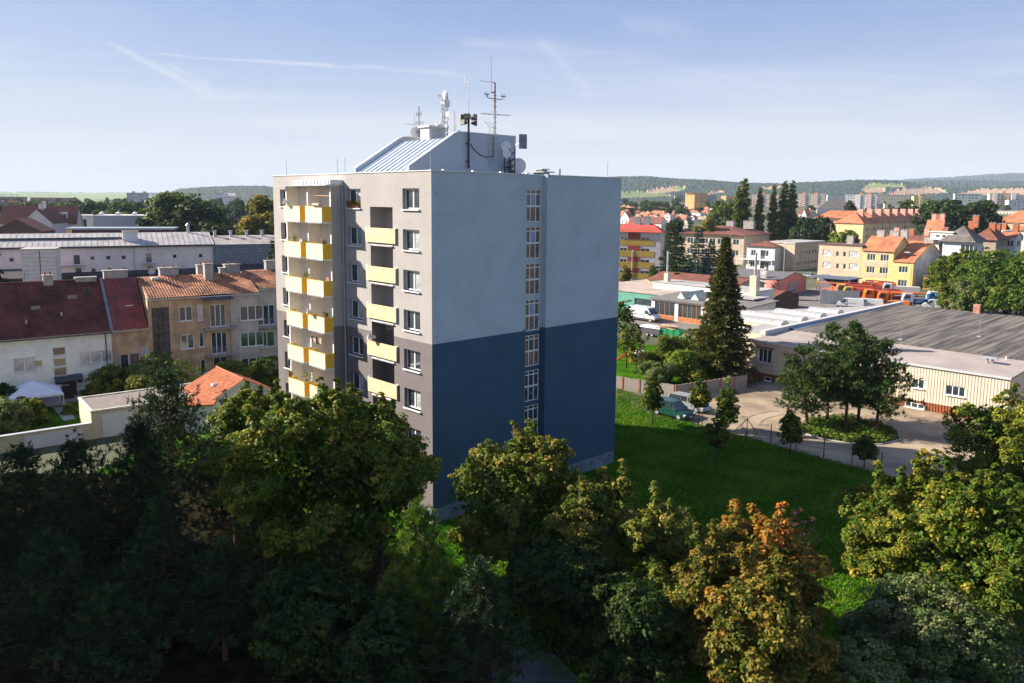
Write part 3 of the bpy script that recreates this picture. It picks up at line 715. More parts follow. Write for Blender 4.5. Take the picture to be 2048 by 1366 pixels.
# ------------------------------------------------------------------ lawns, roads, yards
LAWN = mat('lawn', (0.022, 0.08, 0.004), .95, .3, scale=.35, bump=.9, bscale=9, spec=0.0, c2=(0.07, 0.15, 0.008))
ASPH = mat('asphalt', (0.062, 0.065, 0.07), .85, .2, scale=.5, bump=.4, bscale=30)
GRAV = mat('gravel_yard', (0.28, 0.215, 0.145), .95, .26, scale=.18, bump=.7, bscale=10)
P2 = lambda px, py: tuple(gp(px, py)[:2])
sheet('lawn', [(-36, 22), (60, 22), (60, 40), P2(1960, 1010), P2(1830, 960), P2(1700, 918), P2(1600, 893), P2(1480, 872), P2(1400, 846), P2(1330, 838), P2(1302, 829), P2(1232, 790), tw(12, 34)[:2], tw(-20, 34)[:2], tw(-22, 8)[:2], (-36, 52)], LAWN, .004)
sheet('shade_floor', [(-36, 22), (9, 22), (6, 36), (-7, 47), (-24, 62), (-44, 62), (-44, 22)], mat('shade_dark_litter', (0.022, 0.02, 0.010), .98, .4, scale=1.2, spec=0.0, bump=.8), .02)  # litter sheet so dark that it holds the deep shade under the trees
def arc(name, c, r, a0, a1, w_, z, m):
    mb = MB(); A = np.linspace(R_(a0), R_(a1), 26)
    for p, q in zip(A[:-1], A[1:]): mb.quad(*[(c[0] + (r + e) * math.cos(t), c[1] + (r + e) * math.sin(t) * .8, z) for t, e in ((p, 0), (q, 0), (q, w_), (p, w_))])
    mb.build(name, m, kind='structure')
TRK = mat('tyre_worn_gravel', (.22, .17, .115), .95, .35, scale=.6); STN = mat('damp_gravel', (.17, .135, .10), .9, .3, scale=.7)
ic = P2(1700, 862)
for k, r in enumerate((5.3, 6.9, 8.6, 10.4)): arc('tyre_track', ic, r, 95 + k * 7, 262 - k * 9, .24, .016 + .002 * k, TRK)
for k, (px, py, r) in enumerate(((1560, 812, .9), (1490, 835, .6), (1600, 800, .7), (1530, 850, .5), (1462, 810, .8))): c_ = P2(px, py); sheet('damp_patch', [(c_[0] + r * math.cos(t) * random.uniform(.7, 1.3), c_[1] + r * .8 * math.sin(t) * random.uniform(.7, 1.3)) for t in np.linspace(0, 6.0, 12)], STN, .012 + .0006 * k)
# ------------------------------------------------------------------ house builder
GR = TPHI                                    # the street grid of this part of town
LR = R_(36)                                  # the row on the left is turned a little
def slab(mb, pts, th=.16, mi=0):
    lo = [(p[0], p[1], p[2] - th) for p in pts]; mb.poly(pts, mi); mb.poly(lo[::-1], mi)
    for k in range(len(pts)): a, b = k, (k + 1) % len(pts); mb.quad(pts[a], lo[a], lo[b], pts[b], mi)
def roof_shape(mb, W, D, h, kind, rh, ov=.45, th=.16, mi=0):
    e = h
    if kind == 'gx':      # ridge along the facade
        s = rh / (D / 2); o = ov * s
        slab(mb, [(-ov * .5, -ov, e - o), (W + ov * .5, -ov, e - o), (W + ov * .5, D / 2, e + rh), (-ov * .5, D / 2, e + rh)], th, mi)
        slab(mb, [(-ov * .5, D + ov, e - o), (-ov * .5, D / 2 + .001, e + rh - .001), (W + ov * .5, D / 2 + .001, e + rh - .001), (W + ov * .5, D + ov, e - o)], th, mi)
    elif kind == 'gy':
        s = rh / (W / 2); o = ov * s
        slab(mb, [(-ov, -ov * .5, e - o), (W / 2, -ov * .5, e + rh), (W / 2, D + ov * .5, e + rh), (-ov, D + ov * .5, e - o)], th, mi)
        slab(mb, [(W + ov, -ov * .5, e - o), (W + ov, D + ov * .5, e - o), (W / 2 + .001, D + ov * .5, e + rh - .001), (W / 2 + .001, -ov * .5, e + rh - .001)], th, mi)
    elif kind == 'hip':
        a, b, c, d = (-ov, -ov, e), (W + ov, -ov, e), (W + ov, D + ov, e), (-ov, D + ov, e)
        if W >= D: r0, r1 = (D / 2, D / 2, e + rh), (W - D / 2, D / 2, e + rh); f = ([a, b, r1, r0], [b, c, r1], [c, d, r0, r1], [d, a, r0])
        else: r0, r1 = (W / 2, W / 2, e + rh), (W / 2, D - W / 2, e + rh); f = ([a, b, r0], [b, c, r1, r0], [c, d, r1], [d, a, r0, r1])
        for q in f: mb.poly(q, mi)
        lo = [(p[0], p[1], e - .14) for p in (a, b, c, d)]; mb.poly(lo[::-1], mi)
        for k, (p, q) in enumerate(((a, b), (b, c), (c, d), (d, a))): mb.quad(lo[k], lo[(k + 1) % 4], q, p, mi)
    elif kind == 'flat':
        mb.box(-ov * .4, W + ov * .4, -ov * .4, D + ov * .4, e, e + max(.15, rh), mi)
    elif kind == 'shed':  # rises to the back
        slab(mb, [(-ov, -ov, e), (W + ov, -ov, e), (W + ov, D + ov, e + rh), (-ov, D + ov, e + rh)], th, mi)
def house(name, label, cat, O, phi, W, D, h, kind='gx', rh=2.5, wm=None, rm=None, front=(), right=(), left=(), chim=(), z0=0.0, group=None, ov=.45, gl=None, fr=None, split=False, dep=.15, cm=None, rmake=True, sill=False, wname='wall', bands=None, nopen=2):
    t = thing(name, label, cat, (O[0], O[1], z0), phi, group)
    mb = MB(); B = -9.0 if z0 > 0 else -1.0
    wall(mb, 0, W, B, h, [(w[0], w[0] + w[2], w[1], w[1] + w[3]) for w in front], dep)
    wall(mb, 0, D, B, h, [(w[0], w[0] + w[2], w[1], w[1] + w[3]) for w in right], dep, y=W, axis='y', sgn=-1)
    wall(mb, 0, D, B, h, [(w[0], w[0] + w[2], w[1], w[1] + w[3]) for w in left], dep, y=0, axis='y', sgn=1)
    wall(mb, 0, W, B, h, [], y=D)
    if kind == 'gx':
        for x in (0, W): mb.poly([(x, 0, h), (x, D, h), (x, D / 2, h + rh - .12)])
    if kind == 'gy':
        for y in (0, D): mb.poly([(0, y, h), (W, y, h), (W / 2, y, h + rh - .12)])
    if kind == 'shed':
        mb.quad((0, D, h), (W, D, h), (W, D, h + rh - .1), (0, D, h + rh - .1))
        for x in (0, W): mb.poly([(x, 0, h), (x, D, h), (x, D, h + rh - .1)])
    if kind == 'flat': mb.quad((0, 0, h - .01), (W, 0, h - .01), (W, D, h - .01), (0, D, h - .01))
    mb.build(wname, wm, t)
    if rmake:
        rb = MB(); roof_shape(rb, W, D, h, kind, rh, ov); rb.build('roof', rm, t)
    for w in front: window(t, w[0] + .01, dep - .07, w[1] + .01, w[2] - .02, w[3] - .02, w[4] if len(w) > 4 else nopen, gl=w[5] if len(w) > 5 else gl, fr=fr, split=split, sill=sill)
    for w in right: window(t, W - dep + .07, w[0] + .01, w[1] + .01, w[2] - .02, w[3] - .02, w[4] if len(w) > 4 else nopen, gl=w[5] if len(w) > 5 else gl, fr=fr, rz=R_(90), split=split, sill=sill)
    for w in left: window(t, dep - .07, w[0] + w[2] - .01, w[1] + .01, w[2] - .02, w[3] - .02, w[4] if len(w) > 4 else nopen, gl=w[5] if len(w) > 5 else gl, fr=fr, rz=R_(-90), split=split, sill=sill)
    for c in chim:
        x, y, w_, d_, ht = c[:5]; base = h + (rh * (1 - abs(y - D / 2) / (D / 2)) if kind in ('gx', 'hip') else rh * (1 - abs(x - W / 2) / (W / 2)) if kind == 'gy' else 0) - .5
        m = MB().box(x, x + w_, y, y + d_, base, base + ht + .5); cc = m.build('chimney', cm or (c[5] if len(c) > 5 else CONC), t)
        MB().box(x - .08, x + w_ + .08, y - .08, y + d_ + .08, base + ht + .501, base + ht + .62).build('cap', CONC, cc)
        if ht > .9 and w_ > .5:
            for q in (.25, .75): MB().tube((x + w_ * q, y + d_ / 2, base + ht + .62), (x + w_ * q, y + d_ / 2, base + ht + .95), .11, n=6).build('flue', BRICK, cc)
    return t
def rows(xs, zs, w, h, *rest): return [(x, z, w, h, *rest) for z in zs for x in xs]
def tiles(parent, W, h, run, rise_, m, x0=0.0, y0=0.0, back=False, tw_=.30, tl_=.38, amp=.045, step=.035, name='roof_tiles', x0f=None):
    """one slope of a pantile roof as real waves and steps: starts at the eave y0,h and climbs over 'run' metres"""
    L = math.hypot(run, rise_); nr = max(2, int(L / tl_)); nc = max(2, int(W / tw_)); cy, sz = run / L, rise_ / L
    xs = np.linspace(x0, x0 + W, nc * 4 + 1); wave = amp * np.abs(np.sin(np.linspace(0, math.pi * nc, nc * 4 + 1))) ** .8
    V = []; F = []
    n = len(xs); g = np.random.default_rng(int(W * 100))
    for r in range(nr):
        jit = g.normal(0, .006, nc + 1).repeat(4)[:n]
        for e, off in ((0, step), (1, 0)):
            s = L * (r + e) / nr; yy = s * cy; zz = s * sz
            nx, nz = -sz, cy
            d = wave + off + jit
            V.append(np.stack([xs, y0 + (yy + nx * d) * 1.0, h + zz + nz * d], 1))
        b = r * 2 * n
        i = np.arange(n - 1)
        F.append(np.stack([b + i, b + i + 1, b + n + i + 1, b + n + i], 1))
        if r < nr - 1: F.append(np.stack([b + n + i, b + n + i + 1, b + 2 * n + i + 1, b + 2 * n + i], 1))
    V = np.concatenate(V); F = np.concatenate(F)
    # front edge of the lowest course
    me = bpy.data.meshes.new(name); me.from_pydata(V.tolist(), [], F.tolist()); me.materials.append(m); me.update()
    o = link(name, me, parent, 'stuff'); return o

W_WHITE = mat('white_render_wall', (.78, .80, .74), .9, .06, bump=.3, scale=.7, streak=.12)
W_BROWN = mat('old_brown_render', (.48, .33, .20), .95, .22, scale=.55, bump=.6, streak=.35)
W_GREY = mat('grey_render', (.46, .42, .385), .95, .12, scale=.6, bump=.4, streak=.25)
W_CREAM = mat('cream_render', (.58, .50, .37), .9, .08, scale=.6, bump=.3, streak=.15)
W_PINKW = mat('pinkish_white_render', (.72, .62, .60), .92, .05, scale=.3, bump=.2, streak=.12)
W_BEIGE = mat('beige_render', (.50, .40, .29), .92, .07, scale=.4, bump=.2, streak=.15)
W_YEL = mat('yellow_render', (.66, .48, .21), .9, .05, scale=.4, bump=.2, streak=.1)
W_OCH = mat('ochre_render', (.42, .27, .06), .9, .05, scale=.4)
W_PINK = mat('salmon_render', (.68, .26, .20), .9, .05, scale=.5, bump=.2)
W_WH = mat('plain_white_wall', (.66, .66, .64), .9, .05, scale=.5, bump=.2)
R_DARK = mat('dark_red_tile', (.10, .032, .022), .72, .35, scale=.5, spec=.3)
R_GLAZ = mat('glazed_red_tile', (.20, .03, .016), .32, .25, scale=.7, spec=.6)
R_ORAN = mat('orange_brown_tile', (.35, .15, .075), .75, .35, scale=.6)
R_RED = mat('orange_red_tile', (.42, .15, .07), .8, .2, scale=.4, bump=.4, bscale=5)
R_BRN = mat('brown_red_shingle', (.17, .06, .04), .85, .15, scale=.6, bump=.4)
R_GREY = mat('grey_slate', (.12, .105, .10), .8, .2, scale=.4, bump=.3)
R_MET = mat('light_metal_roof', (.40, .375, .35), .6, .12, scale=.3)
R_BRIGHT = mat('bright_red_sheet', (.55, .08, .06), .6, .06)
FELT_D = mat('dark_bitumen_felt', (.115, .102, .088), .95, .38, scale=1.0, bump=.4, aniso=(1.1, .09, 1))
FELT_L = mat('light_felt', (.33, .28, .25), .95, .08, scale=.25, bump=.3)

# ------------------------------------------------------------------ left: the row of houses
o0 = gp(132, 798)
exl = np.array([math.cos(LR), math.sin(LR)]); eyl = np.array([-exl[1], exl[0]])
sA = -24.0
def LP(s, d=0.0): p = o0[:2] + exl * s + eyl * d; return (float(p[0]), float(p[1]))
def ls(px, z): return lento(LP(-60), LR, px, z) - 60
RD = 10.5
s1 = ls(222, 7.2); s2 = ls(297, 7.3); h1 = zat(658, LP(s1)); 
rh1 = zat(560.5, LP(s1 - 2, RD / 2)) - h1
off = -sA
whw = [(off + ls(26, 4.8), 3.6, 2.1, 1.55, 2, GLASS_L), (off + ls(69, 4.8), 3.95, .75, .75, 1), (off + ls(159, 4.9), 3.75, 3.3, 1.35, 3, GLASS_L),
       (off + ls(27, 1.6), .6, 2.0, 1.4, 2), (off + ls(74, 1.6), .95, .8, .85, 1), (off + ls(100, 1.3), .75, .6, .95, 1), (off + ls(153, 2), 1.6, .7, .9, 1), (off + ls(181, 2), .9, 2.0, 1.75, 2, GLASS_T),
       *[(off + ls(106.5, 4), z, 1.3, .95, 1, g) for z, g in ((5.0, GLASS_B), (3.75, GLASS), (2.7, GLASS_B), (1.62 + .02, GLASS))]]
whw.append((2.0, 3.8, 2, 1.4, 2)); whw.append((6.0, 3.8, 2, 1.4, 2))
dx0 = off + ls(123.5, .8)
whw = [w for w in whw if True]
t = house('row_house', 'white two-storey row house under a weathered dark red tiled roof', 'house', LP(sA), LR, s1 - sA, RD, h1, 'gx', rh1, W_WHITE, R_DARK, front=whw, split=True, sill=True, rmake=False,
          chim=[(off + ls(101, 9) , RD / 2 - .4, 1.0, .8, 1.1), (off + ls(168, 9), RD / 2 - .2, 2.2, .8, .45), (3, RD / 2, 1, .8, 1)])
tiles(t, s1 - sA, h1 - .25, RD / 2 + .45, rh1 + .2, R_DARK, y0=-.45, tw_=.27, tl_=.42)
MB().quad((0, RD / 2 + .02, h1 + rh1 - .02), (s1 - sA, RD / 2 + .02, h1 + rh1 - .02), (s1 - sA, RD + .3, h1 - .2), (0, RD + .3, h1 - .2)).build('roof', R_DARK, t)
MB().tube((0, RD / 2, h1 + rh1 + .03), (s1 - sA, RD / 2, h1 + rh1 + .03), .13, n=8).build('ridge_cap', R_DARK, t)
MB().box(0, s1 - sA, -.62, -.48, h1 - .42, h1 - .3).tube((s1 - sA - .6, -.12, 0), (s1 - sA - .6, -.12, h1 - .3), .06).build('gutter', DKMETAL, t)
MB().box(0, s1 - sA - .7, -.03, -.002, -.2, .75).build('plinth', mat('blue_grey_plinth', (.26, .32, .35), .9, .1), t)
d = MB().box(dx0, dx0 + 1.5, -.05, -.032, 0, 2.15).build('door', mat('dark_brown_door', (.03, .012, .01), .5, .2), t)
MB().poly([(dx0 - .6, -1.0, 2.25), (dx0 + 2.1, -1.0, 2.25), (dx0 + 2.1, -.01, 2.75), (dx0 - .6, -.01, 2.75)]).poly([(dx0 - .6, -1.0, 2.17), (dx0 + 2.1, -1.0, 2.17), (dx0 + 2.1, -.01, 2.6), (dx0 - .6, -.01, 2.6)]).quad((dx0 - .6, -1, 2.17), (dx0 + 2.1, -1, 2.17), (dx0 + 2.1, -1, 2.25), (dx0 - .6, -1, 2.25)).build('door_canopy', mat('dark_grey_sheet', (.05, .06, .07), .6, .1), t)
for q, (px, fz) in enumerate(((127, .3), (54, .2), (146, .62), (68, .45))):
    x = off + ls(px, 9); y = (RD / 2) * fz; z = h1 + rh1 * fz
    if q < 2: MB().tube((x, y, z), (x, y, z + .55), .09, n=7).build('vent_pipe', mat('pale_pipe', (.5, .4, .36), .7, .1), t)
    else: MB().box(x, x + .9, y, y + .7, z + .12, z + .5).build('roof_hatch', mat('hatch_grey', (.25, .2, .2), .6, .1), t)
for q in (0, 1): MB().tube((off + ls(183 + q * 9, 8.5), RD / 2 * .66, h1 + rh1 * .6), (off + ls(183 + q * 9, 8.5), RD / 2 * .66, h1 + rh1 * .6 + 1.5), .1, n=7).build('vent_pipe', DKMETAL, t)
# narrow house with the glazed roof
wN = s2 - s1 + .0
a1 = ls(240, 3.6) - s1; a2 = ls(284, 3.6) - s1
def french(parent, x, z, w=2.2, depth=1.1, door=GLASS):
    b = MB().box(x - .4, x + w + .6, -depth, -.01, z - .14, z); o = b.build('balcony_slab', CONC, parent)
    rl = MB()
    for zz in (.35, .6, .85, 1.0): rl.tube((x - .4, -depth, z + zz), (x + w + .6, -depth, z + zz), .018, n=4); [rl.tube((xx, -depth, z + zz), (xx, -.02, z + zz), .018, n=4) for xx in (x - .4, x + w + .6)]
    for k in range(6): xx = x - .4 + (w + 1.0) * k / 5; rl.tube((xx, -depth, z), (xx, -depth, z + 1.02), .02, n=4)
    rl.build('railing', mat('grey_rail', (.3, .3, .31), .5, .1), parent)
t = house('row_house', 'narrow brown house with glossy deep red tiles, between the white and the tall brown house', 'house', LP(s1 + .02), LR, wN - .02, RD, h1 + .1, 'gx', rh1, W_BROWN, R_GLAZ,
          front=[(a1, 2.75, .95, 1.7, 1), (a1 + 1.0, 2.0, 1.15, 2.45, 1, GLASS_B), (a2, 3.1, .75, 1.9, 1, GLASS_L), (a1 + .3, -.6, 1.9, 1.55, 2), (a2, 0.2, .8, 1.3, 1)], split=True, rmake=False, sill=True,
          chim=[(.4, RD / 2 + .1, 2.6, .9, .9)])
french(t, a1, 1.95)
tiles(t, wN - .1, h1 - .15, RD / 2 + .45, rh1 + .2, R_GLAZ, y0=-.45, tw_=.3, tl_=.4, amp=.06)
MB().box(-.1, .12, -.4, RD / 2, h1 - .4, h1 - .38).build('flashing', GALV, t)
fl = MB(); L_ = math.hypot(RD / 2, rh1)
slab(fl, [(-.12, -.5, h1 - .05), (.16, -.5, h1 - .05), (.16, RD / 2, h1 + rh1 + .2), (-.12, RD / 2, h1 + rh1 + .2)], .3); fl.build('parting_wall_cap', mat('blue_grey_flash', (.16, .2, .24), .6, .1), t)
x = ls(258, 8.5) - s1; MB().box(x, x + .9, RD * .19, RD * .19 + .7, h1 + rh1 * .38 + .1, h1 + rh1 * .38 + .35).build('skylight', mat('white_hatch', (.75, .72, .66), .5, .05), t)
MB().quad((0, RD / 2 + .02, h1 + rh1 - .02), (wN, RD / 2 + .02, h1 + rh1 - .02), (wN, RD + .3, h1 - .2), (0, RD + .3, h1 - .2)).build('roof', R_GLAZ, t)
MB().box(0, wN - .1, -.62, -.48, h1 - .32, h1 - .2).tube((.3, -.1, -.5), (.3, -.1, h1), .05).build('gutter', GALV, t)
# tall brown house
h2 = zat(591, LP(ls(340, 10.5))); s3 = ls(460.5, h2); wB = s3 - s2
rh2 = zat(552, LP(ls(350, 13), RD / 2)) - h2
def bx(px, z): return ls(px, z) - s2
fw_ = [(bx(358, 9), 7.75, 1.5, 1.75, 2), (bx(361, 6), 4.35, 1.5, 1.75, 2), (bx(396, 8), 7.7, .6, 1.9, 1, GLASS_L), (bx(398, 5), 4.4, .6, 1.9, 1), (bx(401, 2), 1.1, .6, 1.7, 1),
       (bx(419.5, 8.5), 6.75, 1.9, 2.75, 3), (bx(422, 5.5), 3.4, 1.9, 2.75, 3), (bx(427, 2), 1.15, 1.7, 1.75, 2),
       (bx(305.5, 6), 1.0, 1.9, 8.6, 2, GLASS)]
t = house('row_house', 'tall brown house with crumbling plaster, orange-brown pantiles and a dark stair window', 'house', LP(s2 + .02), LR, wB - .02, RD, h2, 'gx', rh2, W_BROWN, R_ORAN, front=fw_[:8], split=True, sill=True, rmake=False,
          chim=[(bx(341, 13), RD / 2 + .3, 2.2, .9, 1.0), (bx(426, 12), RD * .33, 1.0, .9, 2.0), (bx(420, 13), RD / 2 + .4, 1.8, .9, 1.2)])
fx = fw_[8]
st = MB().box(fx[0], fx[0] + fx[2], -.03, -.004, fx[1], fx[1] + fx[3]).build('stair_window', mat('old_stair_glass', (.06, .05, .05), .4, .3), t)
g = MB()
for k in range(1, 8): g.box(fx[0], fx[0] + fx[2], -.05, -.031, fx[1] + fx[3] * k / 8 - .04, fx[1] + fx[3] * k / 8 + .04)
for k in (1, 2): g.box(fx[0] + fx[2] * k / 3 - .03, fx[0] + fx[2] * k / 3 + .03, -.055, -.032, fx[1], fx[1] + fx[3])
g.build('glazing_bars', mat('rusty_bar', (.03, .02, .018), .8, .2), st)
french(t, bx(413, 7), 6.7, 3.0, 1.2); french(t, bx(416, 4), 3.35, 2.8, 1.2)
slab_ = MB(); slab(slab_, [(bx(402, 9.6), -1.3, h2 - .7), (wB, -1.3, h2 - .7), (wB, -.01, h2 - .15), (bx(402, 9.6), -.01, h2 - .15)], .08); slab_.build('awning', DKMETAL, t)
tiles(t, wB, h2 - .2, RD / 2 + .45, rh2 + .2, R_ORAN, y0=-.45, tw_=.31, tl_=.4, amp=.07, step=.04)
MB().quad((0, RD / 2 + .02, h2 + rh2 - .02), (wB, RD / 2 + .02, h2 + rh2 - .02), (wB, RD + .3, h2 - .2), (0, RD + .3, h2 - .2)).build('roof', R_ORAN, t)
MB().box(0, wB, -.6, -.47, h2 - .4, h2 - .28).tube((bx(341, 5), -.1, 0), (bx(341, 5), -.1, h2), .055).tube((wB - .1, -.12, 0), (wB - .1, -.12, h2), .055).build('gutter', GALV, t)
MB().box(bx(318, 13), bx(318, 13) + .9, RD * .4, RD * .46, h2 + rh2 * .85, h2 + rh2 * .85 + .25).build('roof_hatch', mat('white_hatch', (.75, .72, .66), .5, .05), t)
# grey house and its recessed wing
h3 = zat(582.5, LP(ls(490, 10.5))); s4 = ls(514, h3); wG = s4 - s3
gx = lambda px, z: ls(px, z) - s3
t = house('row_house', 'grey plastered house with wide white windows beside the brown one', 'house', LP(s3 + .02), LR, wG - .02, RD, h3, 'gx', rh2, W_GREY, R_ORAN,
          front=[(gx(480, 8.5), 7.2, 2.9, 1.85, 3), (gx(481, 5), 3.85, 2.9, 1.85, 3), (gx(482.5, 2), .6, 2.9, 1.8, 3)], split=True, sill=True, rmake=False, chim=[(gx(478, 12), RD / 2 + .5, 1.9, .9, 1.2), (gx(424, 12) + 2.6, RD / 2 + .5, 1, .7, .8)])
tiles(t, wG + .2, h3 - .2, RD / 2 + .45, rh2 + .2, R_ORAN, y0=-.45, tw_=.31, tl_=.4, amp=.07, step=.04)
MB().quad((0, RD / 2 + .02, h3 + rh2 - .02), (wG, RD / 2 + .02, h3 + rh2 - .02), (wG, RD + .3, h3 - .2), (0, RD + .3, h3 - .2)).build('roof', R_ORAN, t)
MB().box(0, wG + .2, -.6, -.47, h3 - .4, h3 - .28).build('gutter', GALV, t)
s5 = s4 + 9; wR = s5 - s4; rx_ = lambda px, z: ls(px, z) - s4
off2 = 1.4
t = house('row_house', 'recessed grey house end with a high balcony, next to the tower corner', 'house', LP(s4 + .04, off2), LR, wR, RD - off2, h3 + .35, 'gx', rh2, W_GREY, R_ORAN,
          front=[(.4, 6.2, 2.2, 2.6, 3), (.5, 3.3, 2.0, 2.0, 2), (.5, .3, 1.9, 1.8, 2), (3.6, 7.0, .6, 1.6, 1), (3.6, 3.9, .6, 1.6, 1), (5.6, 3.6, 2, 1.8, 2), (5.6, 7, 2, 1.8, 2)], split=True, sill=True, rmake=False, chim=[(3.2, RD / 2 - .8, 1.6, .9, 1.0)])
french(t, .5, 6.15, 3.0, 1.0)
tiles(t, wR, h3 + .1, RD / 2 + .45 - off2 / 2, rh2 + .1, R_ORAN, y0=-.45, tw_=.31, tl_=.4, amp=.07, step=.04)
MB().box(0, wR, -.6, -.47, h3 - .05, h3 + .07).build('gutter', GALV, t)

# ------------------------------------------------------------------ left: long white warehouse behind the row
WA = R_(27.0)
wp = at(426, 487, 205); wax = np.array([math.cos(WA), math.sin(WA)])
hW = float(wp[2]); LW = 75.0; wo = wp[:2] - wax * LW
ww = lambda px, z=9: lento(wo, WA, px, z)
wins = []
for px in (22, 184, 216, 246.5, 349, 401): wins.append((ww(px) - .5, hW - 3.6, 1.0, 1.0, 1)); wins.append((ww(px + 1) - .5, hW - 6.6, 1.0, 1.0, 1))
for px in (153, 297): wins.append((ww(px) - .7, hW - 4.6, 1.4, 2.4, 1)); wins.append((ww(px + 2) - .7, hW - 7.8, 1.4, 2.4, 1))
t = house('warehouse', 'long white warehouse with small square windows and a ribbed pale roof', 'warehouse', wo, WA, LW, 22, hW, 'gx', 2.6, W_PINKW, R_MET, front=wins, dep=.3, ov=.5)
rb = MB()
for k in range(60): x = LW * (k + .5) / 60; rb.poly([(x, -.5, hW - .05), (x + .12, -.5, hW - .05), (x + .12, 10.9, hW + 2.68), (x, 10.9, hW + 2.68)])
rb.build('roof_seams', mat('roof_seam_dark', (.36, .33, .30), .6, .1), t, 'stuff')
MB().box(0, LW, -.62, -.45, hW - .62, hW - .25).build('gutter', DKMETAL, t)
vx = ww(254, 11); MB().box(vx - .8, vx + 2.6, 3.2, 5.6, hW, hW + 3.1).build('roof_vent', W_WH, t)
MB().box(vx - 1.0, vx + 2.8, 3.0, 5.8, hW + 3.1, hW + 3.3).build('vent_lid', R_MET, t)
MB().box(0, vx - 1, 5.1, 5.35, hW + 1.1, hW + 1.75).build('roof_duct', DKMETAL, t)
MB().tube((ww(384, 12), 10.5, hW + 2.4), (ww(384, 12), 10.5, hW + 4.4), .35, n=8).tube((ww(384, 12), 10.5, hW + 4.4), (ww(384, 12), 10.5, hW + 5.0), .6, .15, n=8).build('roof_cowl', GALV, t)
for px, dz in ((153, 4.7), (155, 7.9), (297, 4.7), (299, 7.9), (120, 4.7)):
    x = ww(px) - 1.6; z = hW - dz; b = MB()
    b.box(x, x + 3.2, -1.2, -.01, z - .12, z)
    for q in range(5): b.tube((x + q * .8, -1.15, z), (x + q * .8, -1.15, z + 1.05), .03, n=4)
    b.tube((x, -1.15, z + 1.05), (x + 3.2, -1.15, z + 1.05), .03, n=4); b.build('balcony', GALV, t)
for px in (268, 425): MB().tube((ww(px), -.12, 0), (ww(px), -.12, hW - .5), .1).build('downpipe', GALV, t)
lp = wp[:2]
dkx = lento(lp, WA, 620, 9)
t = house('warehouse', 'grey-blue warehouse wing with a rusty roof and a row of little vents', 'warehouse', (lp[0] + wax[0] * .1, lp[1] + wax[1] * .1), WA, dkx, 16, hW - .2, 'gx', 1.9, mat('blue_grey_wall', (.17, .19, .22), .9, .12, streak=.3), mat('rusty_sheet', (.26, .2, .16), .8, .3, scale=.5, c2=(.42, .4, .38)),
          front=[(2.6 + k * 4.6, hW - 2.2, 1.1, .6, 1) for k in range(4)] + [(2.6 + k * 4.6, hW - 6, 1.1, .8, 1) for k in range(4)], dep=.2, ov=.3)
for k in range(5): MB().tube((1.2 + k * 4.1, 7.2, hW + 1.0), (1.2 + k * 4.1, 7.2, hW + 2.9), .38, n=8).box(.7 + k * 4.1, 1.7 + k * 4.1, 6.7, 7.7, hW + 2.9, hW + 3.1).build('roof_vent', GALV, t)
b = MB().box(.3, dkx, -.9, -.01, hW - 6.4, hW - 6.2); [b.tube((.3 + k * 1.1, -.85, hW - 6.2), (.3 + k * 1.1, -.85, hW - 5.2), .03, n=4) for k in range(16)]; b.build('gallery', DKMETAL, t)
# clad hoist house and the dark lower roof in front
cp = at(44, 540, 173)
t = house('hoist_building', 'boxy clad hoist building with banded pale panels before the white warehouse', 'industrial building', (cp[0], cp[1]), R_(22), 6.6, 7, zat(500, cp), 'flat', .2, mat('clad_panel', (.72, .60, .55), .85, .08, stripe=(2, .9, (.45, .36, .32))), R_MET)
MB().box(3.5, 3.62, -.08, -.01, 0, zat(500, cp)).build('cable_tray', DKMETAL, t)
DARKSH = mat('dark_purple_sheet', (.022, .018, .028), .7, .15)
dp_ = at(0, 560, 178); 
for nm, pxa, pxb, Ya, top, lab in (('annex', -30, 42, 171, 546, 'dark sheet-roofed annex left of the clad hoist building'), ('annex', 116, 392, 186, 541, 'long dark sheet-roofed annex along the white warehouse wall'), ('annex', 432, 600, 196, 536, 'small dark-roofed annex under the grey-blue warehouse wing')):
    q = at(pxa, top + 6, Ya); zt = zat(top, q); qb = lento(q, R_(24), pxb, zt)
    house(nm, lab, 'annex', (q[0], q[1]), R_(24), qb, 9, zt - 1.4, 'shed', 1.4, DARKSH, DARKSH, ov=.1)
# ------------------------------------------------------------------ right: factory, yard, workshops
FO = gp(1497, 755.5); FO = (float(FO[0]), float(FO[1]))
def FP(s, d=0.0): return (FO[0] + EX[0] * s + EY[0] * d, FO[1] + EX[1] * s + EY[1] * d)
def fs(px, z=4.0): return lento(FP(-30), GR, px, z) - 30
FH = 5.0; FW = fs(2021, FH)
F = thing('factory', 'long low factory hall clad in cream ribbed panels with a brown plinth', 'factory', (*FO, 0), GR)
CLAD = mat('cream_cladding', (.62, .52, .40), .75, .06, scale=.4, streak=.12); CLADG = mat('cladding_groove', (.50, .40, .29), .8, .06)
PLB = mat('rust_brown_cladding', (.26, .075, .03), .7, .15)
fwin = [(fs(1518), 2.35, fs(1544) - fs(1518), 1.75, 3), (fs(1572), 1.9, 1.6, 1.8, 2), (fs(1826), 2.35, fs(1850) - fs(1826), 1.0, 2), (fs(1894), 2.2, fs(1932) - fs(1894), 1.05, 3), (fs(1650), 2.2, 2.2, 1.3, 3), (fs(1725), 2.2, 2.2, 1.3, 3)]
low = [(fs(1532), .05, .9, .5, 1), (fs(1809, 0), .1, fs(1848, 0) - fs(1809, 0), .55, 3), (fs(1722, 0), .1, 1.9, .55, 2), (fs(1690, 0), .1, 1.5, .55, 2)]
mb = MB(); holes = [(w[0], w[0] + w[2], w[1], w[1] + w[3]) for w in fwin + low]
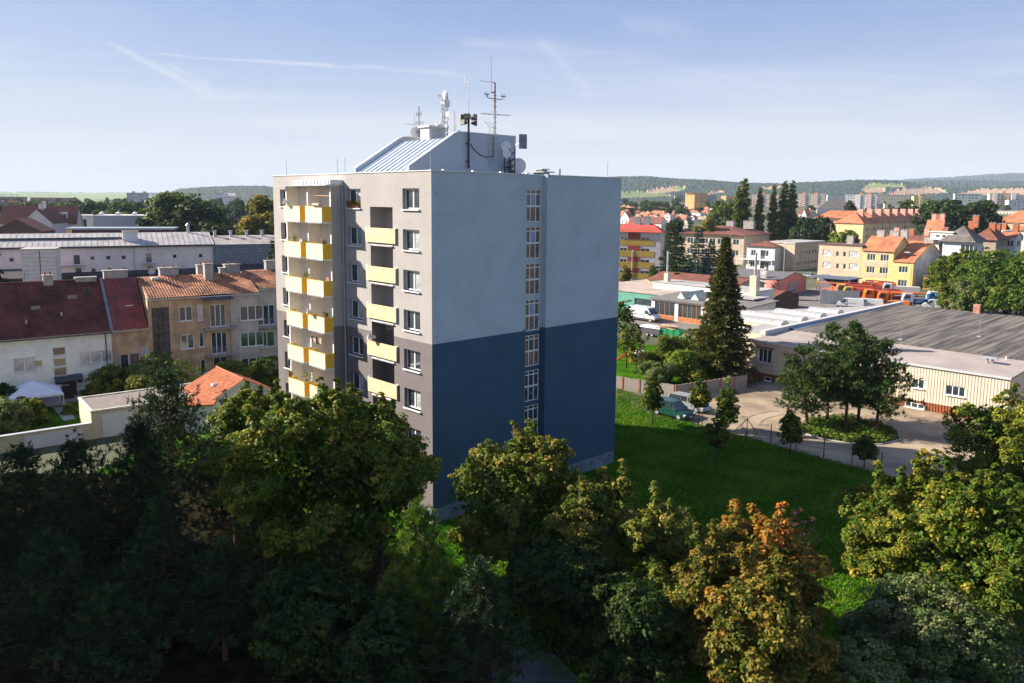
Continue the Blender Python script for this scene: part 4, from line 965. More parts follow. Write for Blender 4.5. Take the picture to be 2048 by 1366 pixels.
wall(mb, 0, FW, 0, .95, [h for h in holes if h[3] < 1], .1, mi=1, y=.06); wall(mb, 0, FW, .95, FH, [h for h in holes if h[3] > 1], .12, mi=0)
mb.quad((0, .0, .95), (0, .06, .95), (FW, .06, .95), (FW, 0, .95), 1)
wall(mb, 0, 45.5, 0, FH, [], y=FW, axis='y', sgn=-1); wall(mb, 0, 45.5, 0, FH, [], y=0, axis='y'); wall(mb, 0, FW, 0, FH, [], y=45.5)
mb.build('wall', [CLAD, PLB], F)
MB().box(FW + .01, FW + 29.5, 10.2, 45.5, 0, FH).build('wing_wall', CLAD, F)
rb = MB(); pl_ = MB(); x = .12
def free(x, z): return not any(h[0] - .1 < x < h[1] + .02 and h[2] - .02 < z < h[3] + .02 for h in holes)
ribs = []
while x < FW - .2:
    cuts = sorted([(h[2], h[3]) for h in holes if h[0] - .12 < x < h[1] + .02])
    for base, top, tgt in ((.96, FH - .03, rb), (.0, .93, pl_)):
        z = base
        for c0, c1 in [c for c in cuts if base <= c[0] < top] + [(top, top)]:
            if c0 - z > .05:
                yy = -.032 if tgt is rb else .01; y1 = -.001 if tgt is rb else .059
                tgt.quad((x, y1, z), (x + .03, yy, z), (x + .03, yy, c0), (x, y1, c0)); tgt.quad((x + .03, yy, z), (x + .13, yy, z), (x + .13, yy, c0), (x + .03, yy, c0)); tgt.quad((x + .13, yy, z), (x + .16, y1, z), (x + .16, y1, c0), (x + .13, yy, c0))
            z = c1
    x += .30
rb.build('cladding_ribs', CLAD, F, 'stuff'); pl_.build('plinth_ribs', PLB, F, 'stuff')
for w in fwin + low: window(F, w[0] + .01, .05, w[1] + .01, w[2] - .02, w[3] - .02, w[4], split=True, sill=True, fw=.06)
for w in fwin[:2]: MB().box(w[0] - .25, w[0] + w[2] + .3, -.22, -.06, w[1] + w[3] + .05, w[1] + w[3] + .24).build('shutter_box', mat('brown_shutter_box', (.3, .11, .06), .6, .15), F)
slab_ = MB(); slab(slab_, [(-.1, -.15, FH), (FW + .1, -.15, FH), (FW + .1, 9.9, FH + .25), (-.1, 9.9, FH + .25)], .2); slab_.build('front_roof', FELT_L, F)
MB().box(-.12, FW + .12, -.2, -.151, FH - .18, FH + .05).build('eaves_trim', COP, F)
slab_ = MB(); slab(slab_, [(.9, 9.91, FH + .38), (FW + 30, 9.91, FH + .38), (FW + 30, 46, FH + .75), (.9, 46, FH + .75)], .3); slab_.build('main_roof', FELT_D, F)
FELT2 = mat('felt_strip', (.118, .105, .09), .95, .4, scale=.8, bump=.3); 
m = MB()
for k in range(56): x = 1.4 + k * 1.04; m.poly([(x, 10.0, FH + .39), (x + .16, 10.0, FH + .39), (x + .16, 45.9, FH + .761), (x, 45.9, FH + .761)])
m.build('felt_laps', mat('felt_lap', (.07, .063, .056), .95, .6, scale=1.0, aniso=(.8, .1, 1)), F, 'stuff')
WMEM = mat('white_membrane', (.34, .325, .30), .8, .06, scale=.3)
A = thing('factory_annex', 'flat white-roofed hall with four barrel skylights behind the spruce', 'factory', (*FP(-14, 3.8), 0), GR)
mb = MB(); apoly = [(13.98, 0), (13.98, 46.8), (6.2, 31.4), (.6, 19.4), (.3, 8.2), (9, 8.2), (9, 0)]; mb.prism(apoly, 0, FH + .1, axis='z'); mb.build('wall', CLAD, A)
MB().prism([(13.3, .2), (13.3, 45.4), (6.4, 31.1), (.8, 19.2), (.5, 8.4), (9.2, 8.4), (9.2, .2)], FH + .101, FH + .22, axis='z').build('roof', WMEM, A)
MB().box(13.3, 14.05, -.1, 46.8, FH + .1, FH + .75).build('parapet', mat('parapet_sheet', (.5, .49, .48), .6, .08), A)
MB().box(14.06, 14.9, 6.3, 45, FH + .2, FH + .42).box(14.3, 14.5, 6.3, 45, FH + .42, FH + .5).build('box_gutter', mat('blue_gutter', (.08, .16, .28), .4, .2, metal=.3), A)
for k in range(4):
    y = 9.8 + 6.0 * k; rings = []
    x0_ = (0, .4, 2.9, 5.6)[k]
    for xx in (x0_, x0_ + .06, 10.6, 10.7):
        s_ = .9 if xx in (x0_, 10.7) else 1; rings.append([(1 + xx, y - 1.15 * math.cos(a) * s_, FH + .2 + .62 * math.sin(a) * s_) for a in np.linspace(0, math.pi, 11)])
    o = MB().loft(rings).build('barrel_skylight', mat('frosted_dome', (.38, .38, .375), .35, .05), A)
    hp = MB(); 
    for q in range(int((10.4 - x0_) / 1.05)): hp.loft([[(1.5 + x0_ + q * 1.05 + dx, y - 1.17 * math.cos(a), FH + .2 + .64 * math.sin(a)) for a in np.linspace(0, math.pi, 9)] for dx in (0, .05)], caps=False)
    hp.build('hoops', GALV, o)
for s_, d_, hh in ((20, 22, 2.2), (26.5, 26, 3.0), (14, 12, 1.6)):
    MB().tube((s_, d_, FH + .5), (s_, d_, FH + .5 + hh), .03, n=5).box(s_ - .25, s_ + .25, d_ - .25, d_ + .25, FH + .45, FH + .62).build('lightning_rod', GALV, F)
MB().tube((fs(1938, 5), 6, FH), (fs(1938, 5), 6, FH + .7), .14).tube((fs(1938, 5) + .5, 6.1, FH), (fs(1938, 5) + .5, 6.1, FH + .7), .14).box(fs(1938, 5) - .4, fs(1938, 5) + 1.0, 5.6, 6.5, FH + .7, FH + .85).build('roof_vent', GALV, F)
q = FP(10, 45.6); o = MB().box(-.45, .45, -.4, .4, 0, 1.5).build('chimney', mat('brick_stack', (.42, .2, .13), .9, .2, bump=.3), F); o.location = (13.0, 45, FH + .6)
for px in (1960, 2030): o = MB().tube((0, 0, 0), (0, 0, .5), .09).build('vent_pipe', WHITE, F); o.location = (fs(px, 5), 9.0, FH + .1)

# sheets of the yard
sheet('gravel_yard', [P2(1361, 839), P2(1418, 856), P2(1514, 878.6), P2(1540, 888), P2(1647, 918), P2(1704, 934), P2(1760, 946), P2(1900, 985), (60, 42), FP(FW + 4, -1), FP(FW, .5), FP(0, .5), FP(-1.5, 0), P2(1349, 797), P2(1307, 819)], GRAV, .008)
sheet('garden_lawn', [P2(1180, 771), P2(1349, 797), P2(1494, 775), (29.6, 100.5), FP(-1, 11), FP(-14, 12), (16, 126), (-2, 112)], LAWN, .012)
isl = [(1597, 856), (1612, 843), (1640, 836), (1700, 833), (1760, 850), (1795, 866), (1800, 880), (1765, 889), (1700, 888), (1650, 880), (1610, 869)]
sheet('tree_island', [P2(*p) for p in isl], mat('island_soil', (.07, .06, .035), .95, .3), .013)
kb = MB(); pp = [P2(*p) for p in isl]
for a, b in zip(pp, pp[1:] + pp[:1]): kb.tube((*a, .05), (*b, .05), .09, n=4)
kb.build('kerb', CONC, kind='structure')
sheet('works_yard', [FP(-45, 26), FP(-14, 14), FP(-14, 52), FP(40, 52), FP(80, 60), FP(80, 115), FP(-45, 115)], mat('yard_asphalt', (.17, .15, .135), .95, .15, scale=.4, bump=.3), .006)

# concrete slab fence round the garden, brick-striped posts between the bays
PANEL = mat('weathered_slab', (.33, .29, .25), .95, .22, scale=.8, bump=.5, streak=.5)
def slab_fence(label, pA, pB, bays, h=1.6, group='concrete garden fence'):
    a = Vector((*pA, 0)); b = Vector((*pB, 0)); L = (b - a).length; phi = math.atan2(b.y - a.y, b.x - a.x)
    t = thing('slab_fence', label, 'fence', (a.x, a.y, 0), phi); bw = L / bays
    sd = MB().box(.008, bw / 5 - .03, -.05, .05, 0, h).data('slab', PANEL); pd = MB().box(-.1, .1, -.09, .09, 0, h + .02).data('brick_post', BRICK)
    cp_ = MB()
    for k in range(bays):
        link('brick_post', pd, t, loc=(k * bw, 0, 0))
        for j in range(5): link('slab', sd, t, loc=(k * bw + .1 + j * (bw - .2) / 5, random.uniform(-.012, .012), random.uniform(-.03, .02)))
    return t
slab_fence('grey concrete slab fence between the lit lawn and the garden, nearer the tower', P2(1180, 770), P2(1349, 797), 5)
slab_fence('shaded concrete slab fence running from the parked cars to the factory wall', P2(1351, 797), P2(1494, 775), 5)

# workshops behind the spruce
bo = gp(1302, 636); bo = (float(bo[0]), float(bo[1]))
def WP(s, d): return (bo[0] + EX[0] * s + EY[0] * d, bo[1] + EX[1] * s + EY[1] * d)
WOODF = mat('orange_wood_frame', (.42, .15, .05), .6, .15)
t = house('workshop', 'workshop with orange timber glazing and a grey felt roof, behind the white van', 'workshop', bo, GR, 20, 11, 4.0, 'shed', .5, W_WH, mat('grey_felt_roof', (.16, .15, .14), .95, .1), ov=.5, front=[(.8, .9, 4.6, 2.6, 4), (6.2, .9, 5.0, 2.6, 5)], fr=WOODF, split=True, gl=GLASS)
MB().box(.8, 5.4, -.02, .02, .05, .9).box(6.2, 11.2, -.02, .02, .05, .9).build('timber_apron', WOODF, t)
MB().tube((12.0, -.3, 0), (12.0, -.3, 3.9), .14, n=8).build('red_downpipe', mat('red_pipe', (.5, .1, .06), .5, .05), t)
for k in range(3):
    y = 4.2; x0 = 4.4 + 3.1 * k
    m = MB(); m.prism([(x0, 4.15), (x0 + 1.9, 4.15), (x0 + .95, 5.35)], 2.0, 9.5, axis='y'); o = m.build('ridge_skylight', mat('wired_skylight', (.35, .38, .34), .4, .15), t)
    MB().poly([(x0 + .1, 1.985, 4.2), (x0 + 1.8, 1.985, 4.2), (x0 + .95, 1.985, 5.3)]).build('pane', mat('white_skylight_end', (.7, .7, .68), .5), o)
t = house('workshop', 'flat shed with a pale brown roof and teal wall, left of the timber workshop', 'workshop', WP(-22, 5), GR, 22, 24, 3.9, 'flat', .2, mat('teal_wall', (.10, .30, .24), .8, .1), mat('pinkish_felt', (.40, .31, .26), .95, .12, scale=.3, bump=.3), front=[(14, .2, 5.0, 2.6, 1)], gl=GLASS, fr=DKMETAL)
for x, y in ((9, 16), (13, 18)): MB().box(x, x + 3.4, y, y + 1.6, 4.1, 4.5).build('skylight', W_WH, t)
def ws(px, d, z=5): return lento(WP(-60, d), GR, px, z) - 60
sa, sb = ws(1307, 13.5), ws(1512, 13.5)
t = house('workshop', 'low white wall workshop with a grey roof and a pipe chimney, behind the ridge skylights', 'workshop', WP(sa, 13.5), GR, sb - sa, 7, 5.4, 'flat', .12, W_WH, R_MET)
cxa, cxb = ws(1328, 15.5, 7) - sa, ws(1511, 13, 7) - sa
MB().box(cxa, cxa + 1.0, 2, 3, 5.4, 7.3).build('chimney', mat('cream_chimney', (.55, .48, .36), .9, .1), t); MB().tube((cxa + .5, 2.5, 7.3), (cxa + .5, 2.5, 12.0), .2, n=10).build('stack_pipe', GALV, t)
MB().box(cxb - .7, cxb + .7, -1.5, -.1, 4.7, 8.6).build('chimney', mat('cream_chimney', (.55, .48, .36), .9, .1), t); MB().tube((cxb, -.8, 8.6), (cxb, -.8, 13.0), .22, n=10).build('stack_pipe', GALV, t)
MB().box(sb - sa - 7, sb - sa + 3, -6, -.05, 4.6, 4.8).build('canopy', R_MET, t)
house('workshop', 'long shed with a low red shingle roof behind the white wall workshop', 'workshop', WP(ws(1296, 21), 21), GR, ws(1470, 21) - ws(1296, 21), 12, 5.2, 'gx', 1.3, W_BEIGE, R_BRN)
q = gp(1536, 626.5)
t = house('shed', 'timber shed under a broad brown-red shingle roof beside the white membrane roof', 'shed', (q[0] - EX[0] * 17, q[1] - EX[1] * 17), GR, 17, 13, 2.9, 'gx', 1.3, mat('old_timber', (.13, .075, .05), .9, .3, scale=2), R_BRN, ov=.7)
for k in range(1, 12): MB().box(17.002, 17.03, k * 1.08 - .03, k * 1.08 + .03, 0, 2.9).build('batten', mat('batten_dark', (.07, .04, .03), .9), t)
# salmon fire-station like garage
q = gp(1560.5, 590); gp_ = (float(q[0]), float(q[1])); gh = zat(559, gp_); gW = 24; gD = lento(gp_, GR + math.pi / 2, 1613, gh)
o_ = (gp_[0] - EX[0] * gW, gp_[1] - EX[1] * gW)
t = house('garage', 'salmon pink garage hall with a roller door in its gable and dark roof', 'garage', o_, GR, gW, gD, gh, 'gx', zat(545, (gp_[0] + EY[0] * gD / 2, gp_[1] + EY[1] * gD / 2)) - gh, W_PINK, mat('dark_seam_roof', (.13, .12, .125), .7, .15), ov=.2, front=[(gW - 6, 1.6, 2.0, 4.2, 1, GLASS_L)])
MB().box(gW + .002, gW + .08, gD * .28, gD * .62, 0, gh * .78).build('door_surround', mat('orange_paint', (.7, .2, .04), .6, .05), t)
d_ = MB()
for k in range(9): d_.box(gW + .081, gW + .12, gD * .30, gD * .60, .05 + k * gh * .083, .02 + (k + 1) * gh * .083)
d_.build('roller_door', mat('roller_grey', (.36, .35, .36), .5, .05), t)
for k in range(4): MB().box(gW + .121, gW + .14, gD * (.33 + .066 * k), gD * (.37 + .066 * k), gh * .12, gh * .2).build('door_window', GLASS, t)
MB().box(gW, gW + 11, gD + .5, gD + 8, 3.6, 3.8).box(gW + 10.6, gW + 10.9, gD + .7, gD + 1, 0, 3.6).box(gW + .1, gW + 10, gD + 7, gD + 7.9, 0, 3.6).build('lean_to', mat('blue_dark_sheet', (.10, .12, .16), .6, .1), t)
# corrugated wall of the truck yard, in separate pale sheets
def YP(px, py): q = gp(px, py); return (float(q[0]), float(q[1]))
fa, fb = YP(1639, 607), YP(1718, 608); t = thing('sheet_fence', 'pale corrugated sheet fence in front of the orange trucks', 'fence', (*fa, 0), math.atan2(fb[1] - fa[1], fb[0] - fa[0])); L = math.dist(fa, fb)
for k in range(16): MB().box(k * L / 16 + .03, (k + 1) * L / 16 - .03, -.03 * (k % 2), .05, 0, 3.0).build('sheet_panel', mat('pale_green_sheet', (.46, .50, .46), .6, .08) if k % 3 else mat('pale_grey_sheet', (.52, .52, .52), .6, .08), t)

# ------------------------------------------------------------------ right: apartment houses around the yard
def corner_house(name, label, px, py_base, py_eave, px_left, px_right, kind, py_ridge, wm, rm, phi=GR, Y=None, front=None, side=None, dmax=40, chim=(), rows_n=3, **kw):
    """near corner at column px; facade runs left to px_left, side runs back to px_right"""
    if Y is None: c = gp(px, py_base); c = (float(c[0]), float(c[1])); z0 = 0
    else: c = at(px, py_base, Y); z0 = float(c[2]); c = (float(c[0]), float(c[1]))
    h = zat(py_eave, c) - z0
    W = lento(c, phi + math.pi, px_left, z0 + h, 150); D = min(dmax, lento(c, phi + math.pi / 2, px_right, z0 + h, 150)) if px_right else dmax
    O = (c[0] - math.cos(phi) * W, c[1] - math.sin(phi) * W)
    ctr = (O[0] + (math.cos(phi) * W - math.sin(phi) * D) / 2, O[1] + (math.sin(phi) * W + math.cos(phi) * D) / 2)
    rh = kw.pop('rh', None) or (max(.15, zat(py_ridge, ctr) - z0 - h) if py_ridge else .3)
    fl = front(W, h) if front else []; sl = side(D, h) if side else []
    return house(name, label, kw.pop('cat', 'house'), O, phi, W, D, h, kind, rh, wm, rm, front=fl, right=sl, chim=[(W * c_[0], D * c_[1], *c_[2:]) for c_ in chim], z0=z0, **kw)
def grid(n, m, w, h, z0=1.2, dz=3.0, mg=1.0, *rest):
    return lambda W, H_: [(mg + (W - 2 * mg) * (i + .5) / n - w / 2, z0 + k * dz, w, h, *rest) for i in range(n) for k in range(m) if z0 + k * dz + h < H_ - .15]
# row by the truck yard
c0 = gp(1634, 560.7); c0 = (float(c0[0]), float(c0[1])); YW = lambda px, z=5: lento(c0, GR, px, z)
def QP(s, d=0): return (c0[0] + EX[0] * s + EY[0] * d, c0[1] + EX[1] * s + EY[1] * d)
hg = zat(489, c0); wg = YW(1722)
fl = []
for z in (hg - 3.1, hg - 6.6, hg - 10.2):
    for pxa, wd, n in ((1645, 2.4, 4), (1672, .8, 1), (1686, .8, 1), (1697.5, 2.6, 4)): fl.append((YW(pxa, z), z, wd, 1.7 if n > 1 else 1.4, n, GLASS_L if n > 1 else GLASS))
house('apartment_house', 'beige three-storey house left of the yellow house by the truck yard', 'apartment building', c0, GR, wg, 11, hg, 'flat', .35, W_BEIGE, mat('dark_roof_edge', (.12, .07, .06), .8), front=fl, chim=[(wg * .5, 4, 1.8, 1.2, 2.6), ])
o_ = QP(wg + .05); hy = zat(498, o_); y2 = YW(1785) - wg
fl = [(YW(px, 5) - wg, z, 2.2, 1.7, 3) for z in (hy - 3.0, hy - 6.5, hy - 10.2) for px in (1733, 1759.5)]
t = house('apartment_house', 'yellow house front with a beige panel between its windows and a long orange roof', 'apartment building', o_, GR, y2, 12, hy, 'gx', 3.6, W_YEL, R_RED, front=fl, chim=[(1.5, 5.5, 2, 1.2, 1.8), (y2 * .55, 6.2, 2.4, 1.3, 1.6), (y2 * .9, 6, 1.8, 1.2, 1.8)])
MB().box(.7, y2 - 1.5, -.06, -.012, hy - 7.6, hy - 6.55).box(.7, y2 - 1.5, -.06, -.012, hy - 4.7, hy - 3.05).box(.7, y2 - 1.5, -.06, -.012, hy - 1.2, hy - .3).build('beige_panel', W_BEIGE, t)
o_ = QP(YW(1785) + .05, -.0); h4 = zat(523.4, QP(YW(1826))); y3 = YW(1826) - YW(1785); D4 = lento(QP(YW(1826)), GR + math.pi / 2, 1889, h4)
rh4 = zat(483, QP(YW(1826), D4 / 2)) - h4
W_GAB = mat('pale_blue_gable', (.40, .42, .42), .9, .15, scale=.4, streak=.4)
fl = [(YW(px, 4) - YW(1785), z, 2.3, 1.7, 3) for z in (h4 - 3.1, h4 - 6.8) for px in (1797, )] + [(YW(1797, 4) - YW(1785), z, .1, .1, 1) for z in ()]
t = house('apartment_house', 'yellow gabled house with a tall orange roof and a bare pale side gable', 'apartment building', o_, GR, y3, D4, h4, 'gx', rh4, W_YEL, R_RED, front=fl, chim=[(y3 * .7, D4 / 2 - .9, 2.4, 1.4, 1.4), (y3 * .9, D4 / 2 + .8, 2, 1.4, 1.2)], ov=.35)
MB().poly([(y3 + .006, .7, 0), (y3 + .006, D4 - .7, 0), (y3 + .006, D4 - .7, h4 - .2), (y3 + .006, D4 / 2, h4 + rh4 - 1.2), (y3 + .006, .7, h4 - .2)]).build('gable_panel', W_GAB, t)
MB().tube((y3 - .3, -.3, 0), (y3 - .3, -.3, h4), .1).build('downpipe', mat('yellow_pipe', (.6, .35, .02), .5), t)
MB().box(y3 * .3, y3 * .3 + 1.6, 2.2, 3.2, h4 + rh4 * .42, h4 + rh4 * .42 + .3).build('roof_window', GLASS_L, t)
q = YP(1846, 578); house('garage', 'small ochre garage with a sloping grey roof against the pale gable', 'garage', q, GR, 6.5, 12, 3.6, 'shed', .6, W_OCH, R_GREY, front=[(1, .1, 4.2, 2.6, 1, GLASS_L)], ov=.3)
# bright red roofed block right of the tower
q = at(1282, 563, 221)
def colour_front(W, h): return [(W - 11.6, z, 2.0, 1.9, 2) for z in (h - 3.4, h - 6.6, h - 9.8, h - 13)] + [(W - 5.6, z, 2.6, 1.9, 2) for z in (h - 3.4, h - 6.6, h - 9.8, h - 13)] + [(W - 17.0, z, 1.9, 2.0, 2, GLASS_B) for z in (h - 4.6, h - 7.8, h - 11)] + [(W - 23, z, 2.2, 1.9, 2) for z in (h - 3.4, h - 6.6, h - 9.8, h - 13)]
pc = R_(-22)
t = corner_house('apartment_house', 'ochre and dark red panelled apartment block with a bright red roof beside the tower', 1319, 549, 464.6, 1225, 1330, 'hip', 447, mat('lilac_render', (.50, .46, .48), .9, .05), R_BRIGHT, phi=pc, Y=223, front=colour_front, dmax=12, chim=((.42, .4, 1.6, 1.4, 2.2, GALV), (.6, .4, 1.8, 1.4, 2.4, GALV)), cat='apartment building', ov=.6)
W_ = lento(at(1319, 549, 223), pc + math.pi, 1225, 14, 150); H_ = 13.2
b = MB()
for z in (0, 1, 2, 3): MB().box(W_ - 12.6, W_ - 1.8, -.06, -.011, H_ - 5.0 - 3.2 * z - .2, H_ - 3.5 - 3.2 * z).build('ochre_band', W_OCH, t)
MB().box(W_ - 12.6, W_ - 1.8, -.06, -.011, H_ - 1.4, H_ - .6).build('ochre_band', W_OCH, t)
for z in (0, 1, 2, 3): MB().box(W_ - 29, W_ - 19.5, -.06, -.011, H_ - 5.0 - 3.2 * z - .2, H_ - 3.5 - 3.2 * z).build('ochre_band', W_OCH, t)
for z in range(4): MB().box(W_ - 9.4, W_ - 5.8, -.05, -.011, H_ - 3.4 - 3.2 * z, H_ - 1.5 - 3.2 * z).build('red_panel', mat('dark_red_panel', (.30, .045, .03), .7), t)
# beige school with the hipped dark roof
corner_house('school_building', 'long beige building with a dark red hipped roof behind the dark spruces', 1486, 528, 470, 1338, 1539, 'hip', 451, W_BEIGE, R_BRN, Y=285, phi=GR + R_(8), front=grid(9, 2, 2.2, 2.0, 2.8, 4.0, 1.5, 2), cat='school', chim=((.55, .6, 3, 2, 2.2), (.78, .6, 4, 2, 2.4)), ov=1.0)
corner_house('villa', 'small white house with a dark red hipped roof and a balcony on posts', 1548, 541, 493.6, 1494, 1586, 'hip', 481, mat('lilac_white', (.56, .57, .60), .9, .05), R_BRN, front=lambda W, h: [(1.6, 4.6, 1.6, 1.9, 2), (W * .5, 3.6, 1.6, 3.0, 1), (W - 4, 4.6, 1.8, 1.9, 2), (1.5, .8, 1.6, 1.8, 2), (W * .5, .3, 1.6, 2.4, 1), (W - 3.6, .8, 1.6, 1.8, 2)], side=lambda D, h: [(D * .6, 4.4, 1.4, 2, 1, GLASS_L), (D * .6, 1, 1.4, 2, 1, GLASS_L)], phi=GR + R_(6), ov=.5)
q = YP(1547.6, 541)
vb = thing('porch', 'white balcony on slim posts before the small white house', 'balcony', (q[0] - EX[0] * 13, q[1] - EX[1] * 13, 0), GR + R_(6))
m = MB(); m.box(0, 12.6, -2.6, -.1, 3.2, 3.4); m.build('deck', W_WH, vb)
for k in range(4): MB().box(.2 + k * 4.05, .45 + k * 4.05, -2.5, -2.25, 0, 3.2).build('post', W_WH, vb)
m = MB(); m.tube((0, -2.5, 4.4), (12.6, -2.5, 4.4), .04, n=4); [m.tube((.1 + k * .62, -2.5, 3.4), (.1 + k * .62, -2.5, 4.4), .025, n=4) for k in range(21)]; m.build('railing', W_WH, vb)
corner_house('office_building', 'two-storey flat building with a pale metal roof and a strip of small windows', 1587, 545, 488, 1530, 1650, 'flat', None, W_BEIGE, R_MET, Y=262, front=None, side=grid(9, 2, 1.1, 1.4, 2.2, 3.6, 1.2, 1), dmax=42, phi=GR, cat='office', rh=.5)
# yellow terrace with seven pink chimneys
W_YL2 = mat('pale_yellow_render', (.64, .50, .27), .9, .05, scale=.3)
cL = at(1727, 447, 430); cL = (float(cL[0]), float(cL[1])); hL = zat(447, cL); LL = lento(cL, GR + math.pi / 2, 1866, hL, 400); WL = lento(cL, GR + math.pi, 1669, hL)
O = (cL[0] - EX[0] * WL, cL[1] - EX[1] * WL)
t = house('terrace', 'long yellow terrace with an orange hipped roof and a row of pink chimneys', 'apartment building', O, GR, WL, LL, hL, 'hip', zat(425, (O[0] + EX[0] * WL / 2 + EY[0] * WL / 2, O[1] + EX[1] * WL / 2 + EY[1] * WL / 2)) - hL, W_YL2, R_RED, ov=.6,
          front=[(WL * .7, 4.2, .8, 2.2, 1)], right=[(4 + i * 3.6, z, 1.3 if i % 3 else 1.7, 2.0, 1) for i in range(int(LL / 3.6) - 1) for z in (hL - 4.4, hL - 8.2)])
PK = mat('pink_chimney', (.62, .30, .24), .9, .05)
rT = zat(425, (O[0] + EX[0] * WL / 2 + EY[0] * WL / 2, O[1] + EX[1] * WL / 2 + EY[1] * WL / 2))
for k in range(8): y = WL * .56 + k * (LL - WL * .9) / 7.4; MB().box(WL / 2 + .6, WL / 2 + 3.6, y, y + 1.6, rT - 2.6, rT + 1.9).build('chimney', PK, t)
for k in range(6): y = WL * .7 + k * 11; MB().tube((WL + .08, y + 3, 0), (WL + .08, y + 3, hL), .09).build('downpipe', mat('brown_pipe', (.12, .06, .04), .6), t)
corner_house('apartment_house', 'beige house with an orange hipped roof and white stair window, left of the terrace', 1745, 480, 437, 1631, 1780, 'hip', 421, W_BEIGE, R_RED, Y=440, phi=R_(-30), front=lambda W, h: [(W * .18, h - 3.4, 4.2, 2.0, 3), (W * .18, h - 8, 4.2, 2.0, 3), (W * .43, h - 9.5, 2.6, 8.2, 2, GLASS), (W * .62, h - 3.4, 4, 2.0, 3), (W * .62, h - 8, 4, 2.0, 3)], cat='apartment building', ov=.8, dmax=14)
# houses at the right edge
corner_house('apartment_house', 'house with a large orange roof, white chimneys and skylights above the dark-roofed villa', 1944, 486, 433, 1880, 1992, 'hip', 414, W_BEIGE, R_RED, Y=370, front=grid(3, 2, 2.2, 1.9, 2, 3.6, 1, 2), side=grid(4, 2, 1.8, 1.8, 2, 3.6, 1, 2), chim=((.85, .3, 2, 1.4, 2.2, W_WH), (.9, .75, 2, 1.4, 2.4, W_WH)), cat='apartment building')
corner_house('villa', 'pale villa with a grey-brown hipped roof, a wide dormer and a loggia', 1943, 520, 484, 1886, 1967, 'hip', 451, mat('lilac_white', (.56, .57, .60), .9, .05), R_GREY, Y=205, front=lambda W, h: [(W * .62, h - 3.0, 3.0, 2.2, 3), (W * .5, h - 6.6, 5.0, 2.4, 4)], side=lambda D, h: [(2.5, h - 3.2, 1.4, 1.8, 1), (8, h - 3.2, 1.4, 1.8, 1)], chim=((.75, .5, 1.4, 1.2, 2.6, BRICK), (.55, .7, 1.4, 1.2, 2.6, BRICK)), ov=.9, dmax=12)
q = at(1943, 484, 205); dm = thing('dormer', 'white flat dormer with two small windows on the grey-brown villa roof', 'dormer', (float(q[0]) - EX[0] * 10.5 + EY[0] * 1.2, float(q[1]) - EX[1] * 10.5 + EY[1] * 1.2, float(q[2])), GR)
MB().box(0, 5.6, 0, 4, .2, 2.2).build('wall', W_WH, dm); MB().box(-.3, 5.9, -.3, 4, 2.2, 2.4).build('roof', W_WH, dm); [window(dm, 1.4 + k * 1.5, -.05, .9, .9, .7, 1) for k in (0, 1)]
corner_house('terrace', 'row house with a long dark red roof and brick chimneys, right of the villa', 1990, 510, 480, 1945, 2015, 'hip', 455, mat('tan_wall', (.34, .27, .2), .9, .1), R_BRN, Y=222, side=grid(4, 2, 1.3, 1.8, 2, 3.4, 1, 1), chim=((.5, .3, 1.6, 1.4, 2.6, BRICK), (.5, .75, 1.6, 1.4, 2.6, BRICK)), ov=.6)
for lab, px, pb, pe, pxl, pr_, Y, pyr, wm_, rm_, kd in (
    ('white flat-topped house with blue-shaded side, right of the dark red terrace', 2000, 505, 464, 1975, 2026, 235, None, mat('lilac_white', (.56, .57, .60), .9, .05), W_WH, 'flat'),
    ('second pale flat-topped house at the right edge, stepped behind the first', 2030, 505, 472, 2004, 2044, 228, 464, mat('lilac_white', (.56, .57, .60), .9, .05), R_RED, 'gx'),
    ('big hipped orange roof house at the right edge with a tall thin chimney', 2075, 490, 446, 1986, 2110, 330, 420, W_BEIGE, R_RED, 'hip'),
    ('cream house half hidden behind the pale flat-topped houses at the right edge', 2052, 492, 460, 2022, 2080, 252, 452, W_CREAM, R_RED, 'gx')):
    corner_house('apartment_house', lab, px, pb, pe, pxl, pr_, kd, pyr, wm_, rm_, Y=Y, side=grid(3, 3, 1.3, 1.8, 1.6, 3.4, 1, 1), front=grid(2, 3, 1.6, 1.8, 1.6, 3.4, 1, 2), chim=((.5, .5, 1.4, 1.2, 2.4, BRICK),), cat='apartment building')
for lab, px, pb, pe, pxl, pr_, Y, pyr, wm_, rm_, kd in (
    ('lilac-grey gabled house with dark slate roof just behind the yellow gabled house', 1878, 530, 503, 1860, 1903, 228, 466, mat('lilac_white', (.56, .57, .60), .9, .05), R_GREY, 'gy'),
    ('low red-roofed house crowded with chimneys and dishes behind the yellow house roofs', 1880, 520, 483, 1762, 1886, 262, 470, W_BROWN, R_BRN, 'gx'),
    ('pink-brown end house of the terrace with three small windows', 1880, 500, 463, 1850, 1892, 300, 440, mat('pink_brown', (.4, .28, .24), .9), R_RED, 'gx')):
    corner_house('apartment_house', lab, px, pb, pe, pxl, pr_, kd, pyr, wm_, rm_, Y=Y, side=grid(3, 2, 1.2, 1.6, 3, 3.4, 1, 1), chim=((.2, .5, 1.6, 1.2, 2.2, PK), (.45, .5, 1.6, 1.2, 2.0, BRICK), (.7, .5, 1.6, 1.2, 2.3, PK)), cat='apartment building')
